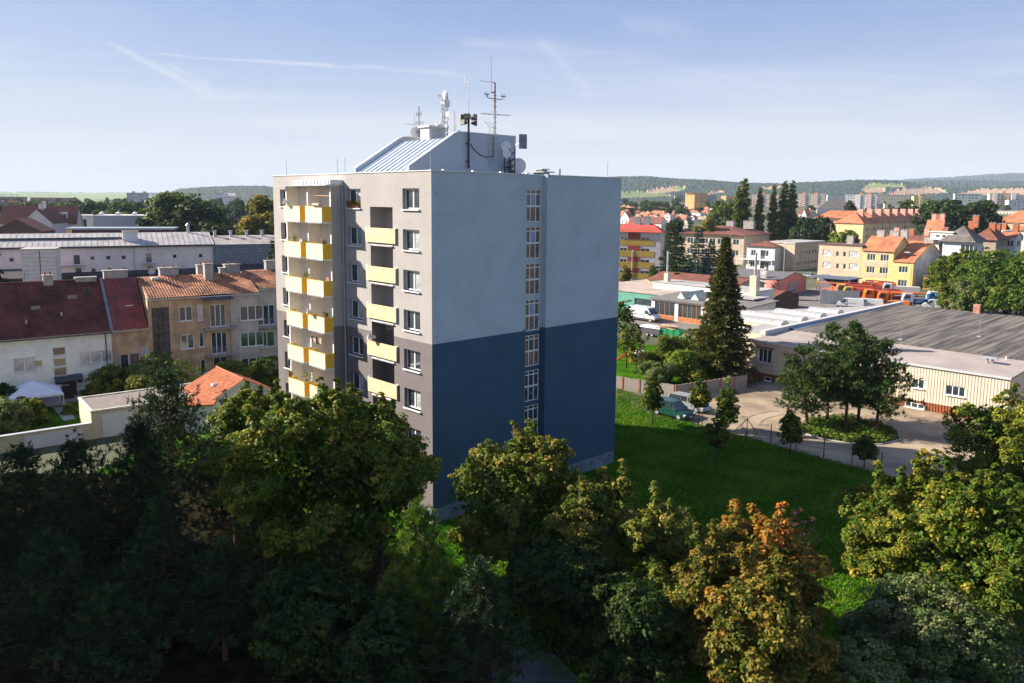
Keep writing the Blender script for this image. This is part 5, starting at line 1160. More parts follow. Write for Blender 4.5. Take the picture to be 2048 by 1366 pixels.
# ------------------------------------------------------------------ the town further off
def far_house(label, pxl, px, pxr, py_base, py_eave, py_ridge, Y, kind, wm, rm, phi=GR, n=(2, 1), chim=1, group=None, cat='house', name='house'):
    Y = ground_at(px, py_base)
    c = at(px, py_base, Y); z0 = float(c[2]); c = (float(c[0]), float(c[1])); h = max(2.2, zat(py_eave, c) - z0)
    W = max(5, lento(c, phi + math.pi, pxl, z0 + h, 120)); D = max(6, min(30, lento(c, phi + math.pi / 2, pxr, z0 + h, 60)))
    W = min(W, 60); O = (c[0] - math.cos(phi) * W, c[1] - math.sin(phi) * W)
    ctr = (O[0] + (math.cos(phi) * W - math.sin(phi) * D) / 2, O[1] + (math.sin(phi) * W + math.cos(phi) * D) / 2)
    rh = max(.3, zat(py_ridge, ctr) - z0 - h)
    nf = max(1, int(W / 3.4)); m_ = max(1, int(h / 3.1))
    fr = grid(nf, m_, 1.4, 1.5, .9, 3.0, .6, 1)(W, h) if n[0] else []; sd = grid(max(1, int(D / 3.6)), m_, 1.3, 1.5, .9, 3.0, .6, 1)(D, h) if n[1] else []
    ch = [(W * random.uniform(.2, .7), D * random.uniform(.4, .6), 1.2, .9, 1.3, random.choice([BRICK, W_WH, W_CREAM])) for _ in range(chim)]
    return house(name, label, cat, O, phi, W, D, h, kind, rh, wm, rm, front=fr, right=sd, chim=ch, z0=z0, group=group, dep=.12)
wl = {'w': W_WH, 'c': W_CREAM, 'b': W_BEIGE, 'p': W_PINKW, 'y': W_YEL, 'g': W_GREY, 'o': W_OCH, 'n': W_BROWN}
rl_ = {'r': R_RED, 'd': R_BRN, 'g': R_GREY, 'o': R_ORAN, 'm': R_MET}
random.seed(11)
FH_ = [ # label, pxl, px, pxr, base, eave, ridge, Y, kind, wall, roof
 ('white-walled house with an orange roof right against the tower edge', 1238, 1250, 1262, 444, 432, 421, 360, 'gx', 'w', 'r'),
 ('house with a blue-shaded gable, second from the tower edge', 1240, 1258, 1268, 448, 436, 422, 345, 'gy', 'w', 'r'),
 ('dark red roofed house with white parting walls behind the bright red roof', 1256, 1284, 1296, 460, 447, 434, 300, 'gx', 'c', 'd'),
 ('house with a dark brown steep roof and white dormer, left of the purple tree', 1282, 1322, 1334, 458, 446, 434, 290, 'gx', 'w', 'd'),
 ('orange gabled house with two front slopes behind the dark brown steep roof', 1274, 1292, 1312, 440, 432, 424, 380, 'gx', 'c', 'r'),
 ('low orange roofed house left of the long tree belt', 1238, 1246, 1256, 422, 417, 411, 520, 'gx', 'c', 'r'),
 ('house with a white skew gable in the middle of the orange roofs', 1300, 1318, 1326, 430, 426, 419, 430, 'gy', 'w', 'r'),
 ('small orange house beside the white box house', 1314, 1332, 1342, 440, 434, 426, 390, 'gx', 'p', 'r'),
 ('plain white box house among the orange roofs', 1337, 1345, 1353, 431, 420, 420, 400, 'flat', 'w', 'm'),
 ('white house with a dark gable next to the white box house', 1350, 1360, 1368, 434, 428, 420, 390, 'gy', 'w', 'd'),
 ('dark red roofed house with two cream chimneys', 1352, 1376, 1386, 430, 424, 418, 430, 'gx', 'c', 'd'),
 ('grey gabled house left of the yellow-fronted block', 1366, 1376, 1384, 436, 430, 420, 400, 'gy', 'g', 'g'),
 ('pink house with a plain flat top in the middle of the small roofs', 1328, 1340, 1352, 446, 430, 430, 370, 'flat', 'p', 'm'),
 ('long white low hall behind the orange roofs', 1382, 1410, 1424, 424, 420, 419, 450, 'flat', 'w', 'm'),
 ('white and grey flat house below the yellow-fronted block', 1384, 1400, 1412, 437, 426, 426, 390, 'flat', 'w', 'g'),
 ('blue-grey gabled house right of the long white hall', 1412, 1422, 1430, 434, 428, 421, 410, 'gy', 'g', 'g'),
 ('orange roofed house with a cream gable right of the blue-grey one', 1428, 1440, 1450, 436, 431, 423, 410, 'gx', 'c', 'r'),
 ('pink gabled house left of the tall poplars', 1446, 1462, 1470, 436, 430, 420, 380, 'gy', 'p', 'r'),
 ('tall orange roof with a dark side slope, left of the poplars', 1400, 1422, 1434, 462, 452, 434, 320, 'gy', 'p', 'r'),
 ('broad orange roof house directly left of the poplars', 1424, 1468, 1480, 462, 452, 437, 315, 'gx', 'c', 'r'),
 ('grey gabled cottage left of the round yellow-green tree', 1366, 1376, 1386, 456, 446, 436, 320, 'gy', 'g', 'g'),
 ('orange cottage between the white box house and the grey cottage', 1352, 1370, 1378, 446, 438, 430, 350, 'gx', 'p', 'r'),
 ('small orange house under the poplars on their right', 1604, 1612, 1622, 440, 430, 418, 330, 'gy', 'p', 'r'),
 ('dark red roofed house right of the poplars with a white chimney', 1592, 1616, 1634, 436, 428, 419, 350, 'gx', 'c', 'd'),
 ('white flat house at the foot of the far housing estate', 1840, 1868, 1880, 430, 424, 424, 420, 'flat', 'w', 'm'),
 ('long cream low building near the right edge behind the trees', 1990, 2040, 2050, 430, 424, 422, 420, 'flat', 'c', 'm'),
 ('white extension beside the big hipped orange roof', 1984, 2004, 2012, 448, 436, 436, 300, 'flat', 'w', 'm'),
 # left of the tower
 ('red roofed house half hidden by the park trees, nearest the tower', 496, 504, 512, 446, 438, 428, 330, 'gx', 'w', 'r'),
 ('long dark red roof behind the lone tall pine', 414, 440, 448, 442, 434, 420, 340, 'gx', 'p', 'd'),
 ('pale gabled barn with grey roof above the yellow tree', 496, 516, 524, 424, 420, 415, 420, 'gx', 'c', 'g'),
 ('cream cottage with white edge roof among the trees', 276, 288, 302, 436, 419, 418, 350, 'flat', 'c', 'w'),
 ('brown gabled house seen through the crowns right of the pine', 386, 404, 414, 438, 432, 420, 340, 'gx', 'p', 'r'),
 ('grey roofed house at the far left edge above the dark gable', -10, 14, 26, 440, 424, 400, 430, 'gx', 'g', 'g'),
 ('pink-topped grey house beside it at the far left', 14, 36, 44, 428, 408, 402, 450, 'flat', 'g', 'r'),
]
rl_['w'] = W_WH
for i, (lab, a, b, c, pb, pe, pr, Y, kd, wk, rk) in enumerate(FH_):
    far_house(lab, a, b, c, pb, pe, pr, Y, kd, wl[wk], rl_[rk], phi=GR + R_(random.uniform(-9, 9)) if b > 700 else R_(random.uniform(25, 40)), chim=random.choice([1, 1, 2]) if kd != 'flat' else 0)
# fill of small roofs between the named ones, one group
ORD = ['first', 'second', 'third', 'fourth', 'fifth', 'sixth', 'seventh', 'eighth', 'ninth', 'tenth'] + [str(q) + 'th' for q in range(11, 21)] + ['21st', '22nd', '23rd'] + [str(q) + 'th' for q in range(24, 60)]
for row, (Y, pyb, n) in enumerate(((345, 441, 9), (400, 433, 11), (470, 426, 10))):
    for i in range(n):
        px = 1246 + (i + .5) * 226 / n + random.uniform(-6, 6); w_ = random.uniform(9, 16)
        far_house('small tiled house, ' + ORD[i] + ' from the tower in the ' + ('front', 'middle', 'back')[row] + ' row of roofs', px - w_ * .6, px, px + w_ * .5, pyb, pyb - random.uniform(5, 7), pyb - random.uniform(11, 14), Y + random.uniform(-12, 12), random.choice(['gx', 'gy', 'hip']), wl[random.choice('wcpbc')], rl_[random.choice('rrrdo')], phi=GR + R_(random.choice([0, 90]) + random.uniform(-8, 8)), group='crowded orange-roofed houses')
# left middle distance, bigger pieces
c = at(146, 495, 265); t = house('apartment_house', 'pink-white house with a big brown roof and two white dormers behind the warehouse', 'house', (float(c[0]) - 22, float(c[1]) - 3), R_(20), 22.5, 12, zat(446, c), 'gx', 5.6, W_PINKW, R_BRN, front=[(13.5, zat(446, c) - 2.6, 2.2, 1.5, 3), (17.6, zat(446, c) - 2.6, 2.2, 1.5, 3), (9, zat(446, c) - 2.6, 2.2, 1.5, 3)], ov=.4, chim=[(11.5, 5, 1.2, 1, 2.5, W_WH)])
hh = zat(446, c)
for x in (13.4, 17.2): d_ = MB().box(x, x + 2.4, 1.2, 5, hh + .6, hh + 3.4).build('dormer', W_WH, t); window(t, x + .3, 1.13, hh + 1.2, 1.8, 1.7, 2)
c = at(46, 470, 255); t = house('apartment_house', 'pinkish gabled wing with a brown roof left of the dormer house', 'house', (float(c[0]) , float(c[1])), R_(8), 9, 14, zat(444, c), 'gy', 4.2, W_PINKW, R_BRN, ov=.3, chim=[(4, 3, 1, 1, 2, W_WH)])
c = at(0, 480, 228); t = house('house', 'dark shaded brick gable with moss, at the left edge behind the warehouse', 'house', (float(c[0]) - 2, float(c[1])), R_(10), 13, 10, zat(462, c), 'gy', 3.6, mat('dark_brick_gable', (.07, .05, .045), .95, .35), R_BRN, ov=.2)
c = at(158, 470, 300); t = house('sports_hall', 'flat blue-grey hall with a white glazed end behind the warehouse', 'hall', (float(c[0]), float(c[1])), R_(30), 5.2, 11, zat(433, c), 'flat', .5, W_WH, W_WH, front=[(.5, zat(433, c) - 4.6, 2.4, 3.6, 2)])
c2 = (float(c[0]) + 5.3 * math.cos(R_(30)), float(c[1]) + 5.3 * math.sin(R_(30))); t = house('sports_hall', 'long windowless blue-grey hall wall right of the white glazed end', 'hall', c2, R_(12), 24, 16, zat(432, c), 'flat', .3, mat('blue_grey_hall', (.32, .35, .42), .9, .05), W_WH)
for k_, x in enumerate((1, 7, 13, 19)): MB().tube((x, 6, zat(432, c) + .2), (x, 8, zat(432, c) + 1.0), 1.0, .7, n=8).build('roof_dome', W_WH, t)
c = at(134, 498, 235); t = house('shed', 'low dark maroon shed with a yellow end wall and light roof edge', 'shed', (float(c[0]), float(c[1])), R_(15), 30, 8, zat(459, c), 'flat', .5, mat('maroon_wall', (.06, .02, .03), .9), mat('blue_edge', (.3, .36, .42), .7))
MB().box(0, 1.6, -.05, -.01, 0, zat(459, c) - .1).build('end_panel', mat('yellow_end', (.5, .38, .14), .9), t)
def flats(label, px, py_b, py_t, pxl, pxr, Y, wm, bays=6, fl=5, rm=None, sw=1, phi=GR, stripes=None, top=None, win=True, sidewm=None, dmax=14):
    Y = ground_at(px, py_b)
    c = at(px, py_b, Y); z0 = float(c[2]); c = (float(c[0]), float(c[1])); h = zat(py_t, c) - z0
    W = lento(c, phi + math.pi, pxl, z0 + h, 300); D = min(dmax, lento(c, phi + math.pi / 2, pxr, z0 + h, 300)); O = (c[0] - math.cos(phi) * W, c[1] - math.sin(phi) * W); dz = h / (fl + .3)
    t = house('apartment_block', label, 'apartment building', O, phi, W, D, h, 'flat', .4, wm, rm or wm, z0=z0, front=[(W * (i + .5) / bays - dz * .38, dz * .45 + k * dz, dz * .76, dz * .5, 1, random.choice([GLASS, GLASS_L, GLASS])) for i in range(bays) for k in range(fl)] if win else [],
              right=[(D * (i + .5) / 3 - .8, dz * .45 + k * dz, 1.6, dz * .5, 1) for i in range(3) for k in range(fl)] if sw else [], dep=.25, fr=WHITE)
    for s in (stripes or []):
        x0, x1, m = s; MB().box(W * x0, W * x1, -.9, -.02, 0, h + (.6 if len(s) > 2 else 0)).build('stair_bay', m, t)
        for k in range(fl): MB().box(W * x0 + .3, W * x1 - .3, -1.0, -.901, dz * .6 + k * dz, dz * .95 + k * dz).build('loggia_rail', WHITE, t)
    for x in (top or []): MB().box(W * x - 2, W * x + 2, D * .3, D * .7, h + .4, h + 3).build('lift_house', mat('orange_lift_house', (.55, .22, .10), .9), t)
    return t
M_ = lambda n, c: mat(n, c, .9, .04, scale=.1)
flats('big plain block with a lit orange end wall and brown side, left of the poplars', 1372, 418, 386, 1371, 1415, 760, M_('apricot', (.62, .36, .15)), win=False, sw=0, phi=GR, dmax=60)
flats('big orange and brown apartment block left of the poplars', 1388, 420, 390, 1371, 1415, 700, M_('apricot', (.62, .36, .15)), 6, 8, phi=GR, win=False, dmax=60)
flats('green-grey apartment block behind the orange one, with a red roof', 1432, 404, 391, 1350, 1434, 900, M_('green_grey', (.22, .28, .22)), 16, 4, R_BRN, phi=R_(-5))
flats('block with an apricot end wall and rows of blue-grey windows, left of the poplars', 1452, 403, 392, 1442, 1480, 800, M_('apricot', (.62, .36, .15)), 2, 4, R_MET, win=False, dmax=50)
flats('long low brown office block before the poplars', 1480, 421, 406, 1432, 1484, 560, M_('mauve_brown', (.28, .2, .19)), 14, 3, W_YEL, phi=R_(-8))
flats('small yellow-fronted block with white corners and a window stack', 1410, 421, 407, 1392, 1416, 520, M_('bright_yellow', (.75, .45, .08)), 3, 4, W_WH, phi=R_(-15))
flats('low orange block behind the tree belt', 1328, 412, 403, 1294, 1336, 640, M_('orange_block', (.6, .3, .15)), 8, 2, phi=R_(-20))
flats('low salmon block left of the big orange block', 1370, 410, 404, 1346, 1376, 660, M_('salmon_block', (.58, .38, .3)), 6, 2, phi=R_(-20))
PINKB = M_('pink_block', (.60, .30, .26)); CRB = M_('cream_block', (.66, .58, .42)); WHB = M_('white_block', (.62, .60, .58)); REDB = M_('red_block', (.42, .10, .09))
flats('cream apartment slab with pink stair bays just right of the poplars', 1648, 415, 388, 1594, 1656, 720, CRB, 9, 6, stripes=[(.18, .32, PINKB), (.62, .76, PINKB)], sidewm=None, phi=R_(-25), top=[.25, .7])
flats('cream and pink slab half hidden behind the poplars', 1560, 414, 389, 1500, 1566, 740, M_('pink_cream', (.62, .44, .38)), 10, 6, stripes=[(.3, .4, PINKB)], phi=R_(-25), top=[.4])
flats('long white slab under a red top edge, behind the grey steep roof', 1704, 408, 390, 1655, 1706, 820, WHB, 10, 5, REDB, phi=R_(-15))
flats('tall white block with columns of loggias and pink sides', 1752, 420, 390, 1690, 1754, 640, WHB, 12, 7, stripes=[(.36, .5, WHB), (.72, .84, PINKB)], phi=R_(-28), top=[.5, .75])
flats('long cream-yellow slab in the middle of the housing estate', 1822, 409, 390, 1752, 1830, 760, CRB, 14, 5, stripes=None, phi=R_(-18), top=[.15, .5, .85])
flats('white and yellow block right of the cream-yellow slab', 1856, 417, 393, 1828, 1859, 640, M_('sun_yellow', (.7, .6, .2)), 6, 6, stripes=[(.4, .62, M_('sun_yellow2', (.75, .55, .08)))], phi=R_(-15), top=[.5])
flats('grey low block under the cream-yellow slab', 1768, 418, 408, 1752, 1770, 600, M_('grey_block', (.2, .2, .25)), 3, 3, phi=R_(-20))
flats('cream and orange low block under the cream-yellow slab', 1808, 419, 408, 1769, 1812, 590, CRB, 8, 3, phi=R_(-20), stripes=[(.8, .98, M_('orange_block', (.6, .3, .15)))])
flats('orange-brown four-storey block before the dark garden trees', 1888, 421, 405, 1858, 1890, 520, M_('brick_orange', (.5, .3, .2)), 6, 4, phi=R_(-20), top=[])
flats('pale green slab with a flat white roof above the dark garden trees', 1962, 405, 388, 1910, 1972, 620, M_('pale_green', (.48, .56, .48)), 8, 3, W_WH, phi=R_(-18))
flats('tall apricot and white block with a red lift tower, near the right edge', 2036, 420, 387, 1980, 2048, 520, M_('apricot_pale', (.66, .48, .32)), 8, 7, phi=R_(-20), stripes=[(.12, .26, WHB), (.74, .9, WHB)], top=[.5])
flats('white block at the right edge below the apricot one', 2075, 421, 401, 2018, 2080, 470, WHB, 7, 4, phi=R_(-15))
flats('far pale apartment slab with red lift houses, left behind the trees', 294, 406, 386, 253, 300, 640, M_('lilac_slab', (.42, .4, .42)), 9, 5, phi=R_(10), top=[.3, .85])
MB_ = flats('long dark red-roofed block far left among the trees', 148, 403, 396, 60, 150, 700, M_('brown_red_far', (.25, .12, .1)), 16, 2, R_RED, phi=R_(3))
flats('red-roofed far block at the left edge of the picture', 52, 400, 394, -20, 54, 720, M_('brown_red_far', (.25, .12, .1)), 12, 1, R_RED, phi=R_(3))
far_house('grey steep-roofed school with skylights, in front of the housing estate', 1634, 1716, 1730, 428, 418, 399, 440, 'hip', W_WH, R_GREY, phi=R_(-12), n=(1, 0), cat='school')
far_house('pink towered building with a light gable roof far behind the left trees', 446, 470, 482, 400, 392, 386, 560, 'gx', W_PINKW, R_MET, phi=R_(15))
far_house('long low white hall on the far rise left of the tower', 428, 452, 456, 392, 388, 387, 900, 'flat', W_WH, R_MET, phi=R_(5))
far_house('small orange far house left of the tower edge', 514, 526, 530, 400, 393, 391, 620, 'flat', W_YEL, R_RED, phi=R_(10))
# ------------------------------------------------------------------ trees
def Yp(px, Y, py=600): p = at(px, py, Y); return (float(p[0]), float(p[1]), 0.0)
# distant trees: a few crowns, copied
def proto(kind, seed, m):
    g = np.random.default_rng(seed)
    if kind == 'round': V, tn, C = crown_quads(seed, auto_lobes(seed, 4.6, 1.6, 10, 10), 90, 34, 1.25, .62, inner=.25, sizevar=.4)
    elif kind == 'tall': V, tn, C = crown_quads(seed, auto_lobes(seed, 3.6, 1.6, 13, 12), 100, 34, 1.2, .6, inner=.25, sizevar=.4)
    elif kind == 'wide': V, tn, C = crown_quads(seed, auto_lobes(seed, 6.4, 1.4, 9, 14), 130, 34, 1.3, .62, inner=.25, sizevar=.4)
    elif kind == 'spruce': V, tn = spruce_quads(seed, 14, 3.2, whorl=.8, nbr=8, spray=16, ql=.8, qw=.34)
    elif kind == 'poplar': V, tn, C = crown_quads(seed, [(0, 0, z, r * g.uniform(.9, 1.1), r * g.uniform(.9, 1.1), 2.6) for z, r in ((4, 1.6), (8, 2.1), (12, 2.3), (16, 2.3), (20, 2.0), (24, 1.5), (27, .9))], 260, 34, .85, .5, inner=.2, up=.3)
    h = V[..., 2].max(); me = fast_mesh('crown', V, m, tn); tr = MB().tube((0, 0, -4), (0, 0, h * .8), .035 * h * .6, .03, n=6, caps=False).data('trunk', BARK)
    return me, tr, float(h)
PROTO = {}
for kind, seeds, mats_ in (('round', (1, 2, 3), (L_FAR, L_FARD, L_FARY)), ('tall', (4, 5), (L_FAR, L_FARD)), ('wide', (6, 7), (L_FAR, L_FARD)), ('spruce', (8,), (L_PIND, L_BLUE)), ('poplar', (9, 10), (L_GRN,))):
    for m in mats_:
        for s_ in seeds: PROTO.setdefault((kind, m.name), []).append(proto(kind, s_, m))
TN = {'round': 'round_tree', 'tall': 'tall_tree', 'wide': 'broad_tree', 'spruce': 'conifer_tree', 'poplar': 'poplar_tree'}
def put(kind, m, px, py_top, Y, label, hgt=None, group=None, wide=1.0, z=None, cat='tree'):
    if (kind, m.name) not in PROTO: PROTO[(kind, m.name)] = [proto(kind, 77, m)]
    me, tr, h = random.choice(PROTO[(kind, m.name)])
    p = at(px, py_top, Y); zt = float(p[2]); z0 = float(rise(np.array(p[0]), np.array(p[1]))) if z is None else z
    hh = hgt or max(3.0, zt - z0); z0 = zt - hh if hgt else z0
    s_ = hh / h; sx = max(s_, .45 * s_ + .3) * wide * (1 if hgt is None else 1)
    t = thing(TN[kind], label, cat, (float(p[0]), float(p[1]), z0), random.uniform(0, 6.28), group); t.scale = (sx, sx, s_)
    link('crown', me, t); link('trunk', tr, t); return t
random.seed(5)
for px, tp, w_ in ((1490, 356, 1.25), (1478, 372, 1.0), (1521, 374, .95), (1549, 368, .9), (1570, 361, 1.05), (1587, 360, .95)):
    lab = {1490: 'thickest lombardy poplar, leftmost tall one beside the estate', 1478: 'shorter poplar stem leaning against the thickest poplar on its left', 1521: 'lower poplar alone in the gap between the two tall groups', 1549: 'slender poplar at the left of the right-hand poplar trio', 1570: 'middle poplar of the right-hand trio', 1587: 'rightmost poplar of the trio with a narrow pointed top'}[px]
    put('poplar', L_GRN, px, tp, 335, lab, wide=w_ * .95, group='lombardy poplars')
one = [ # named single trees: kind, material, px, top, Y, wide, label
 ('round', L_FARD, 1592, 432, 335, .9, 'dark bushy tree at the foot of the poplars on their right'), ('round', L_LIME if False else L_FAR, 1512, 452, 335, .8, 'bushy tree at the foot of the poplars, in the middle'),
 ('wide', L_FARD, 1630, 428, 300, .7, 'dark round tree left of the beige house with the hipped orange roof'),
 ('round', L_FARY, 1416, 433, 300, .8, 'yellow-green round tree before the orange roofs right of the school roof'),
 ('spruce', L_BLUE, 1382, 432, 305, .8, 'small bluish spruce beside the purple tree'),
 ('round', L_FARD, 1350, 436, 305, .7, 'dark purple-leaved tree left of the little blue spruce'),
 ('round', L_FAR, 1460, 398, 420, 1.0, 'big round tree right of the yellow-fronted block'), ('round', L_FAR, 1438, 400, 440, .8, 'round tree touching the yellow-fronted block'),
 ('spruce', L_PIND, 1345, 455, 190, 1.2, 'tall dark conifer between the bright red-roofed block and the blue spruce'),
 ('wide', L_FAR, 370, 381, 300, 1.0, 'tallest spreading tree left of the tower, above the warehouse roof'), ('tall', L_FAR, 338, 383, 290, 1.2, 'big tree forming the left half of the tallest crown'),
 ('round', L_FARD, 400, 400, 280, 1.2, 'dark tree right of the tallest spreading tree'), ('tall', L_FARY, 534, 388, 270, 1.1, 'tree with yellowing leaves touching the tower wall on the left'),
 ('round', L_FARY, 515, 425, 262, 1.0, 'orange-yellow tree behind the rusty-roofed warehouse wing'), ('round', L_FARY, 282, 446, 275, .9, 'yellow tree behind the vent house of the white warehouse'), ('round', L_FARY, 262, 452, 280, .9, 'yellowish tree left of the one behind the vent house'),
 ('tall', L_FAR, 1866, 398, 480, .8, 'tree standing between the cream-yellow slab and the orange-brown block'), ('tall', L_FARD, 1700, 400, 500, .6, 'dark tree right of the cream and pink slab'),
 ('wide', L_FARD, 1916, 396, 330, 1.1, 'widest dark garden tree above the big orange roof with skylights'), ('round', L_FARD, 1958, 398, 330, 1.1, 'dark garden tree at the right of the widest one'), ('round', L_FARD, 1942, 404, 330, .9, 'low dark garden tree in between the two big ones'),
 ('round', L_FAR, 1810, 397, 560, .9, 'dense green tree in front of the cream-yellow slab'),
 ('spruce', L_FARD if False else L_PIND, 1340, 470, 200, 1.0, 'dark spruce directly beside the bright red-roofed block'),
 ('round', L_FARY, 1252, 528, 200, .55, 'small yellow tree before the bright red-roofed block'), ('round', L_FAR, 1306, 530, 196, .55, 'small round green tree by the entrance of the bright red-roofed block'),
 ('round', L_FARD, 1600, 500, 268, .5, 'dark bush near the parked silver car by the pink garage'),
]
for kd, m, px, tp, Y, w_, lab in one: put(kd, m, px, tp, Y, lab, wide=w_)
for px, tp, wd in ((1664, 462, .8), (1682, 458, .8), (1698, 460, .7)):
    V, tn, C = crown_quads(px, auto_lobes(px, 3.6, 1, 8.2, 9), 90, 40, .9, .5, inner=.2)
    t = tree_at('lime_green_tree', {1664: 'left crown of the bright lime-green trees before the yellow terrace end', 1682: 'tallest crown of the bright lime-green trees before the yellow terrace end', 1698: 'right crown of the bright lime-green trees before the yellow terrace end'}[px], Yp(px, 238), 'lime-green trees'); link('crown', fast_mesh('crown', V, L_LIME, tn), t); MB().tube((0, 0, 0), (0, 0, 6), .2, .1).build('trunk', BARK, t)
    t.scale = (1, 1, (zat(tp, Yp(px, 238))) / float(V[..., 2].max()))
# belts of trees
def belt(n, pxr, top, Yr, kinds, label, group, spread=5, wd=(.8, 1.1)):
    for i in range(n):
        u = (i + random.random()) / n; px = pxr[0] + (pxr[1] - pxr[0]) * u; tp = np.interp(px, [p[0] for p in top], [p[1] for p in top]) + random.uniform(-1, 1) * spread
        kd, m = random.choice(kinds); put(kd, m, px, tp, random.uniform(*Yr), ORD[i] + ' from the left: ' + label, group=group, wide=random.uniform(*wd))
G1 = [('round', L_FAR), ('round', L_FARD), ('wide', L_FAR), ('tall', L_FAR), ('wide', L_FARD)]
belt(34, (-20, 275), [(0, 408), (150, 402), (270, 405)], (430, 520), G1, 'tree in the far left wooded belt', 'wooded belt on the left', 5)
belt(26, (-20, 330), [(0, 424), (300, 420)], (360, 430), G1 + [('round', L_FARY)], 'tree in the row behind the brown dormer roof', 'nearer wooded row on the left', 5)
belt(24, (300, 545), [(300, 412), (545, 402)], (620, 760), G1 + [('spruce', L_PIND)], 'park tree beyond the warehouses', 'park trees left of the tower', 6)
belt(22, (300, 545), [(300, 436), (400, 440), (545, 440)], (262, 285), [('round', L_FAR), ('round', L_FARD), ('round', L_FARY), ('wide', L_FARD)], 'tree right behind the warehouse roofs', 'trees directly behind the warehouses', 8)
belt(26, (1240, 1470), [(1240, 406), (1300, 404), (1470, 406)], (950, 1150), G1, 'tree between orange roofs and far blocks', 'tree belt behind the orange roofs', 4)
belt(18, (1245, 1400), [(1245, 414), (1340, 412), (1400, 416)], (800, 900), G1, 'tree just above the orange roofs', 'nearer tree belt right of the tower', 3)
belt(22, (1240, 2060), [(1240, 396), (2060, 404)], (1150, 1450), G1, 'far tree among the housing blocks', 'far trees of the housing estate', 3)
belt(24, (1600, 2060), [(1600, 412), (2060, 412)], (900, 1050), G1, 'tree at the foot of the housing estate', 'trees at the foot of the estate', 4, (.7, 1))
belt(26, (-20, 540), [(-20, 397), (540, 396)], (900, 1300), G1, 'hazy tree on the left plain', 'hazy far trees on the left', 3)
# right garden trees beyond the trucks
def grove(label, px, Y, R, z1, m, seed, n=150, per=60, cr=.8, leaf=.34, z0=.6, nl=12, name='garden_tree', **kw):
    return broad_tree(label, Yp(px, Y), auto_lobes(seed, R, z0, z1, nl), n, per, cr, leaf, m, .25, seed=seed, name=name, nb=10, **kw)
for lab, px, Y, R, tp, m, n in (
    ('large light green tree at the right edge above the orange trucks', 2010, 150, 8.5, 500, L_MID, 420), ('second bulky green crown hanging over the orange tipper at the right edge', 2056, 142, 6.5, 520, L_MID, 260),
    ('dark pointed tree left of the big light green tree, by the pale gable', 1898, 178, 4.2, 515, L_GRN, 200), ('pointed green tree next to the pale gabled house', 1878, 184, 3.4, 528, L_GRN, 150),
    ('green tree before the grey-brown roofed villa', 1930, 176, 4.6, 498, L_GRN, 200), ('yellow-green low tree under the villa, among the garden trees', 1955, 165, 4.6, 520, L_MID, 200),
    ('silvery grey-green shrub at the edge of the truck yard', 1945, 150, 3.4, 562, L_BUSH, 150), ('low green shrub left of the silvery one behind the white trucks', 1912, 160, 3.6, 560, L_GRN, 140)):
    grove(lab, px, Y, R, zat(tp, Yp(px, Y)), m, px, n=n)
# the big spruce and its neighbours
sp = gp(1440, 762)
spruce_tree('very tall spruce with reddish cone-laden tips in front of the workshops', (sp[0], sp[1], 0), zat(474, sp), 4.2, L_SPR, seed=21, nbr=14, spray=72, ql=.42, qw=.19, whorl=.34, power=.82, z0=.6, droop=.32)
for lab, px, Y, R, tp, m, s_ in (('blue spruce behind the workshops, left of the very tall spruce', 1393, 188, 5.2, 460, L_BLUE, 22), ('dark broad conifer left of the blue spruce', 1352, 196, 5.6, 466, L_PIND, 23), ('dark conifer partly behind the blue spruce on its right', 1418, 196, 4.4, 482, L_PIND, 24), ('small pale spruce before the dark conifers', 1352, 178, 1.6, 545, L_FAR, 25)):
    p = Yp(px, Y); spruce_tree(lab, p, zat(tp, p), R, m, seed=s_, nbr=11, spray=34, ql=.6, qw=.25, whorl=.6, power=.75)
# garden by the concrete fence
for lab, px, py, R, tp, m, nm in (
    ('dark leafy garden tree pressed against the tower edge', 1252, 735, 3.0, 600, L_GRN, 'garden_tree'), ('slim young conifer in the garden lawn behind the fence', 1284, 748, 1.4, 690, L_SPR, 'conifer'),
    ('rounded grey-green shrub in the corner of the garden fence', 1320, 770, 2.4, 722, L_BUSH, 'shrub'), ('light green fruit tree in the middle of the garden', 1370, 765, 2.6, 700, L_LIME, 'fruit_tree'),
    ('low leafy fruit tree right of the grey-green shrub', 1392, 770, 2.3, 735, L_GRN, 'fruit_tree'), ('ivy-green tall hedge tree between the yard and the garden', 1400, 740, 2.6, 655, L_GRN, 'garden_tree'),
    ('dark ivy-clad shrub against the factory corner', 1462, 765, 2.0, 735, L_GRN, 'shrub'), ('small tree in the garden behind the green skip', 1335, 730, 2.0, 672, L_GRN, 'garden_tree'), ('green shrub next to the red slide', 1300, 728, 1.6, 705, L_GRN, 'shrub')):
    p = gp(px, py); p = (float(p[0]), float(p[1]), 0)
    if nm == 'conifer': spruce_tree(lab, p, zat(tp, p), R, m, seed=px, nbr=9, spray=20, ql=.3, qw=.1)
    else: broad_tree(lab, p, auto_lobes(px, R, .3, zat(tp, p), 9), 90, 70, .6, .2, m, .1, seed=px, nb=8, name=nm)
ivy = MB(); V = []
a, b = P2(1322, 712), P2(1402, 716); n_ = 2600; g = np.random.default_rng(3); u = g.random(n_)
C_ = np.stack([a[0] + (b[0] - a[0]) * u, a[1] + (b[1] - a[1]) * u, g.random(n_) ** .8 * 2.8], 1) + g.normal(0, .18, (n_, 3)); C_[:, 2] = np.abs(C_[:, 2])
t = link('ivy_hedge', fast_mesh('ivy_hedge', leaves(C_, g.normal(size=(n_, 3)) + np.array([-.3, -.9, .4]), g.uniform(.2, .4, n_), g), L_LIME, g.random(n_) * .7), None); tag(t, 'bright green climbing hedge along the works yard behind the garden', 'hedge')
